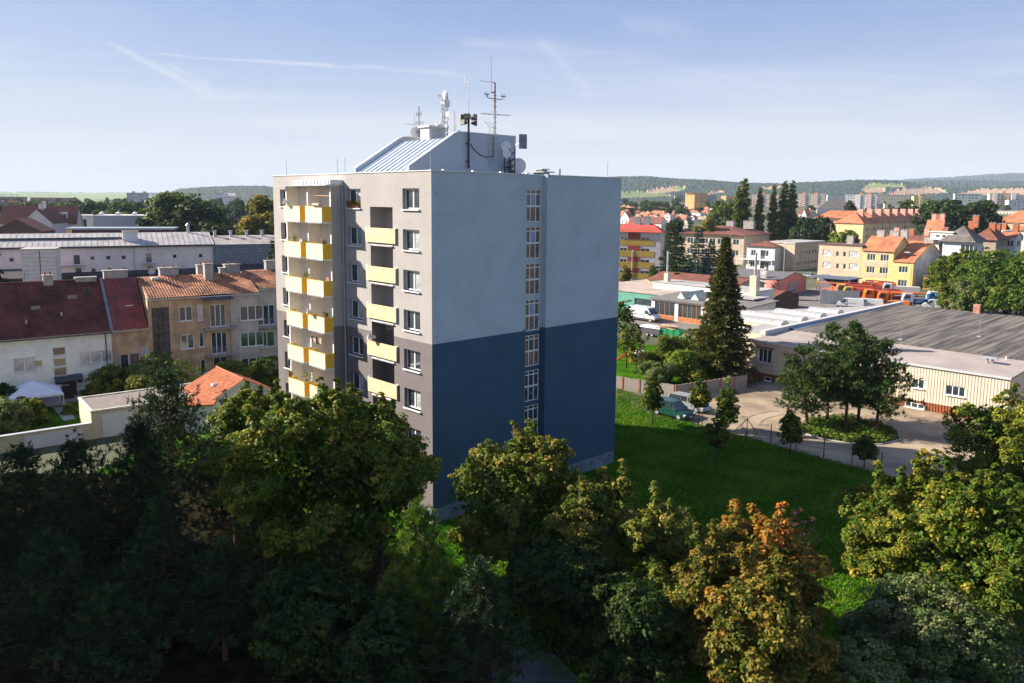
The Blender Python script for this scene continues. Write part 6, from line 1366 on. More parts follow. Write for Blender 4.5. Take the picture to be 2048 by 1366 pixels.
# saplings on the lawn
for lab, px, pb, tp, cb, R, m in (
    ('leftmost young staked tree, beside the dark green car', 1304, 851, 757, 818, 1.0, L_GRN), ('young tree in front of the bonnet of the silver car', 1397, 854, 766, 812, .95, L_GRN),
    ('tallest young tree at the lawn edge with a two-tiered crown', 1452, 862, 766, 848, 1.15, L_GRN), ('young tree standing nearest in the shaded lawn, below the tallest one', 1431, 936, 838, 892, 1.1, L_GRN),
    ('dark young tree by the fence posts before the pine island', 1580, 909, 828, 884, 1.05, L_GRN), ('thin wispy young tree at the right end of the fence posts', 1728, 936, 880, 916, .9, L_FAR)):
    p = gp(px, pb); p = (float(p[0]), float(p[1]), 0); z1 = zat(tp, p); zb = zat(cb, p)
    lb = [(0, 0, zb + (z1 - zb) * f, R * r, R * r, (z1 - zb) * .24) for f, r in ((.18, .85), (.42, 1.0), (.66, .75), (.88, .4))]
    broad_tree(lab, p, lb, 60, 60, .34, .16, m, .05, seed=px, nb=8, name='young_tree', inner=.3, group='young trees on the lawn')
# pines on the island
for lab, px, pb, tp, R, z0f, ln in (('small leaning pine at the left end of the island', 1614, 852, 700, 3.2, .3, (-.8, 0)), ('tall pine with an ivy-covered trunk, second from the left on the island', 1654, 842, 655, 3.0, .3, (0, 0)),
    ('pine with the highest thin leader and a bare red trunk in the island middle', 1690, 858, 652, 2.9, .35, (.2, 0)), ('dense pine behind the middle one on the island', 1716, 846, 672, 3.3, .35, (.3, .4)), ('rightmost pine of the island with wide dark boughs', 1752, 866, 688, 3.6, .32, (.2, 0))):
    p = gp(px, pb); p = (float(p[0]), float(p[1]), 0); h = zat(tp, p)
    pine_tree(lab, p, h, R * 1.12, h * z0f * .75, L_PINE, seed=px, whorl=.95, nbr=7, per=10, power=.55, needles_per=14, tufts=4, cr=.42, nl=.3, nw=.07, trunk_r=.17, gaps=.12, up=.12, lean=ln, group='pines on the island')
g = np.random.default_rng(8); pts = [P2(*q) for q in isl]; n_ = 6000
cen = np.mean(pts, 0); k = g.integers(0, len(pts), n_); r = np.sqrt(g.random(n_))[:, None]; f = g.random(n_)[:, None]; A_ = np.array(pts)
XY = cen + ((A_[k] * f + A_[(k + 1) % len(pts)] * (1 - f)) - cen) * r * .97
hN = .25 + .4 * (np.sin(XY[:, 0] * 1.3) * np.cos(XY[:, 1] * 1.1) + 1) * .5
C_ = np.column_stack([XY, g.random(n_) * hN]); o = link('ground_cover', fast_mesh('ground_cover', leaves(C_, g.normal(size=(n_, 3)) * .5 + np.array([0, 0, 1]), g.uniform(.15, .35, n_), g), L_MID, g.random(n_)), None); tag(o, 'low green plants covering the pine island', 'plants', kind='stuff')
# short grass with some relief on the lawn, all over what can be seen of it
g = np.random.default_rng(9); n_ = 90000
def grass(n_, poly, name, label, L=(.10, .22)):
    P = np.array(poly); lo, hi = P.min(0), P.max(0); X = g.uniform(lo, hi, (int(n_ * 2.2), 2)); c = np.zeros(len(X), bool)
    for i in range(len(P)):
        x1, y1 = P[i]; x2, y2 = P[(i + 1) % len(P)]
        if y1 != y2: c ^= ((y1 > X[:, 1]) != (y2 > X[:, 1])) & (X[:, 0] < (x2 - x1) * (X[:, 1] - y1) / (y2 - y1) + x1)
    X = X[c][:n_]; m = len(X); C = np.column_stack([X, np.zeros(m) + .01]); D = g.normal(0, .5, (m, 3)); D[:, 2] = 1
    patch = np.clip(.45 + .35 * np.sin(X[:, 0] * .7 + np.sin(X[:, 1] * .5) * 2) * np.cos(X[:, 1] * .6) + g.normal(0, .15, m), 0, 1)
    o = link(name, fast_mesh(name, needles(C, D, g.uniform(*L, m), np.full(m, .09), g), leaf_mat('grass_blade', (.024, .095, .003), (.07, .165, .006), (.16, .19, .03), isl=.2), patch)); tag(o, label, 'grass', kind='stuff')
grass(56000, [tw(TW + .3, -6)[:2], (30, 38), P2(1760, 946), P2(1540, 888), P2(1418, 856), P2(1361, 839), P2(1307, 819), P2(1288, 794), P2(1234, 778), tw(TW - 6, 26)[:2], tw(TW + .3, 19.8)[:2]], 'grass', 'short mown grass of the lawn beside the tower')
grass(28000, [(6, 30), (44, 30), (30, 38), tw(TW + .3, -6)[:2], (-7, 47)], 'grass', 'rougher grass under the front trees')
# ---- foreground
def FG(label, px, Y, R, z0, z1, m, seed, n, per=68, cr=.5, leaf=.18, nl=16, rx=1.0, **kw):
    n = int(n * 1.9); kw.setdefault('inner', .10); kw.setdefault('boughs', max(22, n // 11)); kw.setdefault('shoots', max(6, n // 60)); kw.setdefault('bsp', .8)
    return broad_tree(label, Yp(px, Y), auto_lobes(seed, R - .55, z0, z1 - .45, nl, rx=rx), n, per, cr, leaf, m, .24, seed=seed, **kw)
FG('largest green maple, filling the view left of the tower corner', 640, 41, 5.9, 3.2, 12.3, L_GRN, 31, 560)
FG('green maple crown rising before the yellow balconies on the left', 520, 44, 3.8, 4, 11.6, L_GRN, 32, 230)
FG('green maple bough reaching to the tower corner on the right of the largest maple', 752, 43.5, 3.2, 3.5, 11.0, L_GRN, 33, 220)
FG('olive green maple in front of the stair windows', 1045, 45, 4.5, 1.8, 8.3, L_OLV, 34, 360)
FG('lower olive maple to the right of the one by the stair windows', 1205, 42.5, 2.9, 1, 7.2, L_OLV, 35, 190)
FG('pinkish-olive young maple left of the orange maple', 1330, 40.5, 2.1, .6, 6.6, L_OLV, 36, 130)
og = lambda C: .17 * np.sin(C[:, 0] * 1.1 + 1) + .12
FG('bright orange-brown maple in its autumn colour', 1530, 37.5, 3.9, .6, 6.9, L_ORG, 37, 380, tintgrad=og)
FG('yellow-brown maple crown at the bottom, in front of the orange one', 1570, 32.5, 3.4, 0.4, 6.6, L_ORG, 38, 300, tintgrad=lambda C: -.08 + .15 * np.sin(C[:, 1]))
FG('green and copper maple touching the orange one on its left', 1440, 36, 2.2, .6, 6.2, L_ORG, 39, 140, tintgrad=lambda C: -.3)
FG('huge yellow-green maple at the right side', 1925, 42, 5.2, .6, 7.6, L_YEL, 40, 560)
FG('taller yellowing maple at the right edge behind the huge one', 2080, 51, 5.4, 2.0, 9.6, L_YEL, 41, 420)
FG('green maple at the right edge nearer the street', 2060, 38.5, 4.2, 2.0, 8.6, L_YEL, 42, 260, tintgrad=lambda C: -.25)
FG('green side crown low on the left of the huge yellow-green maple', 1800, 44.5, 2.5, 2.2, 7.2, L_YEL, 43, 150, tintgrad=lambda C: -.15)
for lab, px, Y, R, z1, s_ in (('grey-green shrub mound at the bottom right', 1862, 37, 2.7, 3.7, 44), ('grey-green shrub by the street corner', 1960, 35, 2.8, 4.0, 45), ('olive shrub in the shade before the orange maple', 1805, 33, 1.8, 3.0, 46), ('brownish shrub patch on top of the grey-green mound', 1815, 38, 1.5, 2.4, 47)):
    broad_tree(lab, Yp(px, Y), auto_lobes(s_, R, -.6, z1, 12), 170, 84, .55, .15, L_BUSH, .08, seed=s_, nb=6, name='shrub', inner=.3)
spruce_tree('thin yellow-green young larch on the shaded lawn behind the front maples', Yp(1385, 46), zat(1008, Yp(1385, 46)), 1.7, leaf_mat('larch_needle', (.08, .1, .02), (.14, .14, .03), (.2, .17, .04)), seed=48, nbr=8, spray=26, ql=.22, qw=.05, whorl=.35, power=.6)
bs = trunk_mb(3.4, .05, [(random.uniform(-1.2, 1.2), random.uniform(-.8, .8), random.uniform(2.2, 4.6)) for _ in range(26)], seed=3); t = tree_at('bare_sapling', 'nearly bare dark sapling right behind the orange maple', Yp(1625, 43.5)); bs.build('trunk', BARK, t)
V, tn, C = crown_quads(49, [(0, 0, 3.2, 1.3, 1.0, 1.6)], 26, 22, .3, .13, inner=0); link('crown', fast_mesh('crown', V, L_PURP, tn), t)
# pines, centre and left
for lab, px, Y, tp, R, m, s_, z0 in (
    ('slender pine with sun-toned needles at the bottom centre, before the tower corner', 836, 34, 1018, 2.3, L_PINB, 51, 1.2), ('dark pine at the bottom centre, right of the slender one', 960, 32, 1130, 2.6, L_PIND, 52, 1.0),
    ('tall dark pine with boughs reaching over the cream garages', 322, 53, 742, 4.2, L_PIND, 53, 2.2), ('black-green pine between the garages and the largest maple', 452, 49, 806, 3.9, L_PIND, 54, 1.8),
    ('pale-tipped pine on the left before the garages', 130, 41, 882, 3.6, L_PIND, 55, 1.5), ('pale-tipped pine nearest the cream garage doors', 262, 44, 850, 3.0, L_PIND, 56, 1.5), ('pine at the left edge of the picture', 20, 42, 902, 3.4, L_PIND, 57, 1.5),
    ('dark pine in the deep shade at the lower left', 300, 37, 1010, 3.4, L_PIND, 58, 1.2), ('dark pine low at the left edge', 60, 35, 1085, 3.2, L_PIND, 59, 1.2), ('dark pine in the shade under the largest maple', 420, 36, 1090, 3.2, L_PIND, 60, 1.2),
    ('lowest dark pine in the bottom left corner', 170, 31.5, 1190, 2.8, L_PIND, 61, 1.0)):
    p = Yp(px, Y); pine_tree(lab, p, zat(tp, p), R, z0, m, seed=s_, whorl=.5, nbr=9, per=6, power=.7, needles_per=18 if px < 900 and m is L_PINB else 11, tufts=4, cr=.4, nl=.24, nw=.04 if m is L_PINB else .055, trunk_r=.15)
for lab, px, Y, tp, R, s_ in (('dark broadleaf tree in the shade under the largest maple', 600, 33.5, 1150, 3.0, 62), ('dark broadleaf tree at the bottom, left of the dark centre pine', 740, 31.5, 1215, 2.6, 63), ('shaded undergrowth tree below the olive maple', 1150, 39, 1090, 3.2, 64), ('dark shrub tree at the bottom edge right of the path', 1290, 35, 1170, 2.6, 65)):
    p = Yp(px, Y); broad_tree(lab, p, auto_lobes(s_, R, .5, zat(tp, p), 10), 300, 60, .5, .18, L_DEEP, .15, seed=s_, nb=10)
# gardens on the left
for lab, px, py, R, tp, m, nm in (
    ('rounded blue-green clipped shrub at the left edge of the garden', 12, 868, 2.3, 800, L_BUSH, 'shrub'), ('yellow-topped shrub beside the path in the left garden', 62, 850, 1.9, 795, L_YEL, 'shrub'), ('dark clipped shrub behind the party tent', 4, 830, 2.2, 775, L_FARD, 'shrub'),
    ('broad pale green fruit tree in front of the brown house', 338, 800, 4.2, 712, L_LIME, 'fruit_tree'), ('dark garden tree in front of the narrow brown house', 228, 800, 2.7, 735, L_GRN, 'garden_tree'), ('green tree left of the red-roofed garage', 292, 815, 2.4, 752, L_GRN, 'garden_tree'),
    ('light green shrub behind the red-roofed garage', 470, 775, 2.2, 722, L_LIME, 'shrub'), ('dark green tree between the red-roofed garage and the tower', 528, 785, 2.8, 716, L_GRN, 'garden_tree'), ('small rose bush beside the front door of the white house', 182, 797, .9, 772, L_GRN, 'shrub'),
    ('yellow-green bush right of the garden path', 146, 826, 1.0, 800, L_LIME, 'shrub'), ('tall conifer reaching over the warehouse wing, beside the tower', 546, 700, 3.2, 480, L_PIND, 'conifer')):
    p = gp(px, py); p = (float(p[0]), float(p[1]), 0)
    if nm == 'conifer': p = Yp(552, 112); spruce_tree(lab, p, zat(tp, p), R, m, seed=px, nbr=9, spray=30, ql=.5, qw=.2)
    else: broad_tree(lab, p, auto_lobes(px + 3, R, .2, zat(tp, p), 9), 100 if R > 2 else 60, 75, .55 if R > 2 else .35, .2, m, .1, seed=px + 1, nb=8, name=nm)
# tall trees standing left of the picture, whose shade falls on the roofs
for i, (x, y, hs) in enumerate(((-73, 104, 19), (-78, 110, 18), (-74, 92, 16))):
    me, tr, h = PROTO[('tall', L_FARD.name)][i % 2]; t = thing('tall_tree', ('dark tree beyond the left edge, beside the row houses', 'dark tree beyond the left edge, behind the row houses', 'dark tree beyond the left edge, nearest the front gardens')[i], 'tree', (x, y, 0), i, 'trees beyond the left edge'); t.scale = (1.3, 1.3, hs / h); link('crown', me, t); link('trunk', tr, t)
# ------------------------------------------------------------------ added tower out of view on the left, placed to throw the long shade
nb = house('tower_block', 'added grey tower block out of view beyond the left edge, placed for its shade', 'apartment building', (-66, 44), TPHI, 22.3, 19.8, 24.4, 'flat', .3, P_UP, ROOFG, right=[(9.3, z, 1.5, 2.4, 3) for z in floors(8, 20.9)])

# ------------------------------------------------------------------ things on the tower roof
ANT = mat('antenna_grey', (.16, .17, .19), .5, .15, metal=.4); ANTR = mat('rusty_mast', (.2, .06, .05), .7, .2); DISH = mat('dish_white', (.72, .72, .72), .5, .05)
def roofthing(name, label, cat, x, y, z, group=None): return thing(name, label, cat, tw(x, y, z), TPHI, group)
def dish(r, depth=.25, n=18):
    m = MB(); rings = []
    for k in range(5): a = k / 4; rings.append([(r * a * math.cos(t_), -depth * a * a, r * a * math.sin(t_)) for t_ in np.linspace(0, 2 * math.pi, n, endpoint=False)] if k else [(0, 0, 0)] * n)
    m.loft(rings, caps=False); m.tube((0, -depth * .3, 0), (0, .35, 0), .12, n=6); return m
def wy(px, py, x=PX1): return tl(px, py, xoff=x)
# tv mast at the left
p = tl(838, 276, yoff=9.5); zt = tl(838, 212, yoff=9.5)[2]; t = roofthing('antenna_mast', 'dark television mast with stacked crossbars at the left of the rooftop', 'antenna', p[0], 9.5, 27.32)
hm = zt - 27.32; MB().tube((0, 0, 0), (0, 0, hm), .05).build('mast', ANT, t)
for z, l in ((.3, 1.3), (.55, 1.2), (.78, .7)):
    m = MB().tube((-l / 2, 0, hm * z), (l / 2, 0, hm * z), .025, n=4); [m.tube((x, 0, hm * z - .18), (x, 0, hm * z + .18), .02, n=4) for x in (-l / 2, -l / 4, l / 4, l / 2)]; m.build('crossbar', ANT, t)
MB().tube((-.45, 0, hm * .5), (-1.6, -.3, hm * .56), .02, n=4).tube((-.8, .1, hm * .62), (-.8, .1, hm * .82), .015, n=4).build('yagi', ANT, t)
o = dish(.5).build('dish', DISH, t); o.location = (-.45, 0, .9); o.rotation_euler = (0, 0, R_(60))
# vent shaft
a_ = tl(841, 262, yoff=8.6); b_ = tl(873, 262, yoff=8.6); t = roofthing('vent_shaft', 'pale boxy ventilation shaft with a flat lid on the penthouse', 'vent', a_[0], 8.6, 27.32); w_ = (b_[0] - a_[0]) * .55
MB().box(0, w_, 0, 1.7, 0, 1.15).build('body', mat('pale_shaft', (.62, .62, .6), .7, .05), t); MB().box(-.15, w_ + .15, -.15, 1.85, 1.15, 1.3).build('lid', COP, t); MB().box(w_ + .001, w_ + .03, .3, 1.4, .2, 1.0).build('louvre', GALV, t)
# lattice tower
p = tl(889, 278, yoff=10.5); zt = tl(889, 186, yoff=10.5)[2]; t = roofthing('lattice_mast', 'white lattice mast carrying round dishes at its top and middle', 'antenna', p[0], 10.5, 27.32); hm = zt - 27.32
m = MB(); c3 = [(.28 * math.cos(a), .28 * math.sin(a)) for a in (0.5, 2.6, 4.7)]
for c in c3: m.tube((*c, 0), (*c, hm), .035, n=5)
MB_l = MB(); nn = 12
for k in range(nn):
    for i in range(3): a, b = c3[i], c3[(i + 1) % 3]; MB_l.tube((*a, hm * k / nn), (*b, hm * (k + 1) / nn), .02, n=4); MB_l.tube((*a, hm * k / nn), (*b, hm * k / nn), .02, n=4)
m.build('mast_legs', GALV, t, 'stuff'); MB_l.build('lattice', GALV, t, 'stuff')
for z, r, x, rz in ((hm - .3, .5, .1, 140), (hm - .9, .42, .4, 105), (hm * .52, .42, .5, 150), (hm * .36, .22, -.4, 200), (hm * .3, .22, .45, 120)):
    o = dish(r).build('dish', DISH, t); o.location = (x, -.3, z); o.rotation_euler = (0, 0, R_(rz))
MB().box(-1.1, -.5, -.3, .3, .9, 1.4).tube((-.5, 0, 1.15), (0, 0, 1.15), .05).build('radio_box', DISH, t)
# two whip masts
for px, pt, pb, lab in ((911, 178, 256, 'thin two-stage whip antenna between the lattice mast and the siren pole'),):
    q = tl(px, pb, yoff=9.8); t = roofthing('whip_antenna', lab, 'antenna', q[0], 9.8, 27.32); hm = tl(px, pt, yoff=9.8)[2] - 27.32
    MB().tube((0, 0, 0), (0, 0, hm * .6), .05).tube((.0, 0, hm * .6), (0, 0, hm), .03).build('rod', DISH, t); MB().tube((-.15, 0, .6), (-.15, 0, hm * .6), .035).box(-.2, .05, -.03, .03, hm * .3, hm * .33).build('side_rod', ANT, t)
# siren pole on the penthouse wall
q0 = wy(933, 337); q1 = wy(933, 240); x_ = PX1 + .25
t = roofthing('siren_pole', 'black pole with a cluster of horn speakers fixed to the penthouse wall', 'siren', x_, q0[1], q0[2]); hs = q1[2] - q0[2]
MB().tube((0, 0, 0), (0, 0, hs + .4), .09, n=8).box(-.25, 0, -.06, .06, .5, .6).box(-.25, 0, -.06, .06, hs * .5, hs * .53).build('pole', DKMETAL, t)
HORN = mat('horn_box', (.10, .09, .085), .6, .2)
for k, (a, z) in enumerate(((0, .2), (72, .2), (144, .2), (216, .2), (288, .2), (36, -.25), (252, -.25))):
    h_ = MB(); h_.loft([[(.2 + e * .42, sy * (.08 + .2 * e), sz * (.07 + .14 * e)) for sy, sz in ((-1, -1), (1, -1), (1, 1), (-1, 1))] for e in (0, 1)], caps=True)
    o = h_.build('horn_speaker', HORN, t); o.location = (0, 0, hs + z); o.rotation_euler = (0, 0, R_(a + 20)); b2 = MB().box(.63, .65, -.22, .22, -.15, .15).build('mouth', mat('horn_mouth', (.25, .21, .18), .6), o)
MB().tube((0, 0, hs + .4), (0, 0, hs + 1.5), .03).tube((0, 0, hs + 2.0), (0, 0, hs + 2.9), .02).tube((0, 0, hs + 1.4), (0, 0, hs + 2.1), .03).tube((0, 0, hs + 2.9), (-.45, 0, hs + 2.9), .015).tube((-.45, 0, hs + 2.4), (-.45, 0, hs + 3.4), .03).build('top_antenna', GALV, t)
# main mast
q0 = wy(986, 310); q1 = wy(986, 166); t = roofthing('antenna_mast', 'tallest mast with climbing rungs, aerials and a long whip, on the penthouse wall', 'antenna', PX1 + .2, q0[1], q0[2]); hs = q1[2] - q0[2]
MB().tube((0, 0, 0), (0, 0, hs * .62), .07, n=8).box(-.2, 0, -.05, .05, .3, .4).build('mast', GALV, t); MB().tube((0, 0, hs * .62), (0, 0, hs), .06, n=8).build('mast_top', ANTR, t)
m = MB(); [m.tube((-.0, -.22, hs * z), (0, .22, hs * z), .02, n=4) for z in np.arange(.15, .85, .075)]; m.build('rungs', DKMETAL, t, 'stuff')
for s_ in (-1, 1):
    m = MB().tube((0, 0, hs * .78), (0, s_ * .75, hs * .78), .035); m.tube((0, s_ * .75, hs * .78), (0, s_ * .9, hs * .83), .03); [m.tube((0, s_ * .9 + d1, hs * .83 - .22), (0, s_ * .9 + d1, hs * .83 + .22), .015, n=4) for d1 in (-.15, 0, .15)]; m.tube((-.1, s_ * .9 - .2, hs * .83), (.1, s_ * .9 + .2, hs * .83), .04); m.build('side_aerial', ANT, t)
m = MB(); m.tube((-.3, -1.3, hs * .56), (.3, 1.5, hs * .57), .02, n=4)
for k in range(7): y = -1.2 + k * .42; m.tube((-.45 + k * .02, y, hs * .56), (.45, y, hs * .565), .014, n=4)
m.build('yagi', ANT, t)
m = MB().tube((0, 0, hs), (0, -.35, hs + .06), .03).tube((0, -.35, hs * .84), (0, -.45, hs + 2.2), .015, n=5).tube((0, -1.6, hs), (0, -.2, hs + .02), .015, n=4).tube((0, 0, hs * .87), (0, -.4, hs * .86), .06); m.build('whip', ANT, t)
# ladder
q0 = wy(976, 335); q1 = wy(976, 246); t = roofthing('ladder', 'thin steel ladder with hooked tops on the penthouse wall', 'ladder', PX1 + .12, q0[1], q0[2]); hs = q1[2] - q0[2]
m = MB(); [m.tube((0, y, 0), (0, y, hs - .2), .02, n=5) for y in (0, .5)]; [m.tube((0, y, hs - .2), (-.2, y - .35, hs + .3 - .2), .02, n=5) for y in (0, .5)]; m.build('rails', GALV, t); m = MB(); [m.tube((0, 0, z), (0, .5, z), .012, n=4) for z in np.arange(.2, hs - .3, .3)]; m.build('rungs', GALV, t, 'stuff')
t = roofthing('cable', 'black cable sagging across the penthouse wall', 'cable', 0, 0, 0); pts = [(PX1 + .05, *wy(px, py)[1:]) for px, py in ((940, 288), (948, 300), (960, 310), (972, 314), (984, 313), (990, 308))]; MB().path(pts, .03).build('wire', BLACK, t)
# end cluster: frame, drum antenna, round dishes, grid dish
e = tl(1019, 345, xoff=PX1 + .7); t = roofthing('antenna_rack', 'dark steel frame beside the penthouse end with a pair of small round antennas', 'antenna', e[0], e[1], 23.95); hs = tl(1019, 296, xoff=PX1 + .7)[2] - 23.95
m = MB(); [m.tube((x, y, 0), (x, y, hs), .045, n=5) for x in (-.3, .3) for y in (-.3, .3)]; m.build('frame_legs', DKMETAL, t, 'stuff'); m = MB(); [m.tube((-.3, -.3, z), (.3, .3, z + .5), .025, n=4) for z in np.arange(0, hs - .4, .5)]; [m.tube((x, -.3, z), (-x, .3, z + .4), .02, n=4) for x in (-.3, .3) for z in np.arange(0, hs - .4, .5)]; m.tube((-.9, 0, hs * .45), (.6, 0, hs * .45), .04).tube((-.9, 0, .2), (.9, 0, .2), .04); m.build('braces', DKMETAL, t, 'stuff')
for dx, dz, r in ((.1, .1, .42), (.2, -.5, .34)): o = MB().tube((0, 0, 0), (0, .12, 0), r, n=18).build('round_antenna', DISH, t); o.location = (dx, -.5, hs + dz); o.rotation_euler = (0, 0, R_(40))
q = tl(1035, 332, xoff=PX1 + .5); t = roofthing('drum_antenna', 'large white drum antenna with a banded rim at the penthouse end', 'antenna', q[0], q[1], q[2]); o = MB().tube((0, -.4, 0), (0, .45, 0), .62, n=28).build('drum', DISH, t); o.rotation_euler = (0, 0, R_(62))
b_ = MB(); [b_.tube((0, -.35 + k * .16, 0), (0, -.31 + k * .16, 0), .635, n=28) for k in range(5)]; b_.build('bands', GALV, o, 'stuff'); MB().tube((0, .3, -1.0), (0, .3, 0), .07).build('stand', DKMETAL, t)
q = tl(1046, 283, yoff=16.0); t = roofthing('panel_dish', 'square reflector dish on a bent arm at the right end of the penthouse', 'antenna', q[0], 16.0, q[2]); o = MB().loft([[(-.38, 0, -.62), (.38, 0, -.62), (.38, 0, .62), (-.38, 0, .62)], [(-.34, .12, -.57), (.34, .12, -.57), (.34, .12, .57), (-.34, .12, .57)]]).build('reflector', mat('grey_reflector', (.2, .21, .25), .5, .1, metal=.5), t); o.rotation_euler = (0, 0, R_(72))
m = MB().tube((-.1, 0, 0), (-.9, -.2, -.4), .05).tube((-.9, -.2, -.4), (-1.2, -.2, -2.8), .07); m.tube((0, 0, -.6), (-.6, 0, 0), .03).tube((0, 0, .6), (-.6, 0, 0), .03); m.build('arm', GALV, t)
q = tl(1083, 349, yoff=18.0); t = roofthing('roof_cowl', 'stacked grey metal cowls on the roof edge near the recessed strip', 'vent', q[0], 18.0, 23.95); z0_ = q[2] - 23.95
m = MB(); m.box(-.5, .5, -.5, .5, 0, z0_ + .15); m.box(-.9, .9, -.7, .7, z0_ + .15, z0_ + .25); m.box(-.35, .35, -.35, .35, z0_ + .25, z0_ + .4); m.box(-.55, .55, -.5, .5, z0_ + .4, z0_ + .48); m.build('cowl', GALV, t); MB().tube((2, .2, 0), (2, .2, z0_ + .45), .1, n=8).build('pipe', GALV, t)
t = roofthing('roof_vent', 'small round vent beside the whip antenna on the penthouse', 'vent', tl(918, 256, yoff=9.0)[0], 9.0, 27.32); MB().tube((0, 0, 0), (0, 0, .7), .12, n=8).box(-.8, 1.4, -.4, .4, 0, .28).build('body', GALV, t)
for px, pt, lab, yo in ((573, 321, 'lightning rod at the left corner of the tower roof', .2), (675, 318, 'lightning rod left of the penthouse slope', .2), (690.5, 314, 'lightning rod closest to the penthouse slope', .5), (861, 300, 'thin rod at the tower front corner', .2), (1215, 323, 'lone rod near the right end of the tower roof', None)):
    q = tl(px, 350, yoff=yo) if yo is not None else tl(px, 356, xoff=TW - .2); q2 = tl(px, pt, yoff=yo) if yo is not None else tl(px, pt, xoff=TW - .2)
    t = roofthing('lightning_rod', lab, 'rod', q[0], q[1], 24.44, 'lightning rods on the tower'); MB().tube((0, 0, 0), (0, 0, q2[2] - 24.44), .022, n=5).box(-.08, .08, -.08, .08, 0, .05).build('rod', GALV, t)
for k in range(7): y = 1.2 + k * 2.6; t = roofthing('cable_holder', ORD[k] + ' pale wire block from the tower corner on the side roof edge', 'block', TW - .16, y, TH + .062, 'wire holders on the roof edge') if k < 4 else None; (MB().box(-.09, .09, -.14, .14, 0, .08).build('block', WHITE, t) if t else None)
# things on the balconies
FLOW = [mat('flower_red', (.5, .03, .03), .7), mat('flower_orange', (.7, .2, .02), .7), mat('flower_pink', (.6, .2, .3), .7)]; CLAY = mat('clay', (.35, .13, .07), .8)
def pot(label, x, y, z, s_=.35, m=None, seed=0, leafm=None):
    t = roofthing('flower_pot', label, 'flower pot', x, y, z); MB().tube((0, 0, 0), (0, 0, .22), .11, .15, n=8).build('pot', CLAY, t); g = np.random.default_rng(seed); n_ = 90
    C = g.normal(0, 1, (n_, 3)) * s_ * .38 + np.array([0, 0, .22 + s_ * .5]); link('leaves', fast_mesh('leaves', leaves(C, g.normal(size=(n_, 3)) + np.array([0, -.4, .6]), g.uniform(.08, .16, n_), g), leafm or L_GRN, g.random(n_)), t)
    if m: C = g.normal(0, 1, (26, 3)) * s_ * .4 + np.array([0, -.05, .25 + s_ * .5]); link('flowers', fast_mesh('flowers', leaves(C, g.normal(size=(26, 3)) + np.array([0, -.6, .4]), g.uniform(.06, .1, 26), g), m), t)
pot('bushy green plant on the left balcony of the second row', 6.6, -1.6, 18.02 + .95, .45, None, 1); pot('red-flowered pot on the second-row left balcony', 7.7, -1.2, 18.75, .3, FLOW[0], 2); pot('small pink-flowered pot at the right end of the second-row balcony', 11.0, -1.55, 18.9, .25, FLOW[2], 3)
pot('pot of orange flowers between the third-row balconies', 7.7, -1.3, 16.1, .4, FLOW[1], 4); pot('little plant at the right end of the fourth-row balcony', 11.0, -1.5, 13.4, .25, FLOW[2], 5); pot('leafy plant on the sixth-row balcony', 7.6, -1.4, 7.9, .5, None, 6, L_LIME); pot('pot at the left end of the sixth-row balcony', 5.5, -1.75, 7.95, .25, FLOW[1], 7)
for k, (x, m_) in enumerate(((12.15, FLOW[1]), (12.75, FLOW[0]), (13.3, FLOW[1]))): pot(('orange', 'red', 'second orange')[k] + ' flower pot on the top window sill beside the bay', x, .02, 21.84, .25, m_, 10 + k)
t = roofthing('cushion', 'pale pink cushion airing over the top balcony rail', 'cushion', 10.6, -1.83, 21.95); MB().loft([[(-.5, -.14, 0), (.5, -.14, 0), (.5, .14, 0), (-.5, .14, 0)], [(-.55, -.2, .1), (.55, -.2, .1), (.55, .2, .1), (-.55, .2, .1)], [(-.4, -.1, .2), (.4, -.1, .2), (.4, .1, .2), (-.4, .1, .2)]]).build('cushion', mat('pink_cloth', (.6, .4, .34), .9), t)
t = roofthing('clothes_line', 'orange drying pole across the top right balcony', 'drying rack', 8.3, -.8, 22.75); MB().tube((0, 0, 0), (2.8, 0, -.05), .03).build('pole', mat('orange_wood', (.5, .22, .05), .6), t)
for k in range(7):
    t = roofthing('laundry', ORD[k] + ' garment from the left on the washing line of the fifth-row balcony', 'clothes', 8.3 + k * .22, -1.2, 11.45 - .4 + 0.6, 'laundry on the fifth-row balcony'); g = random.uniform(.35, .6)
    MB().box(-.09, .09, -.03, .03, -g, 0).build('garment', mat('cloth_%s' % ('navy', 'pink', 'beige', 'black')[k % 4], ((.02, .02, .05), (.5, .2, .2), (.5, .4, .3), (.01, .01, .01))[k % 4], .9), t)

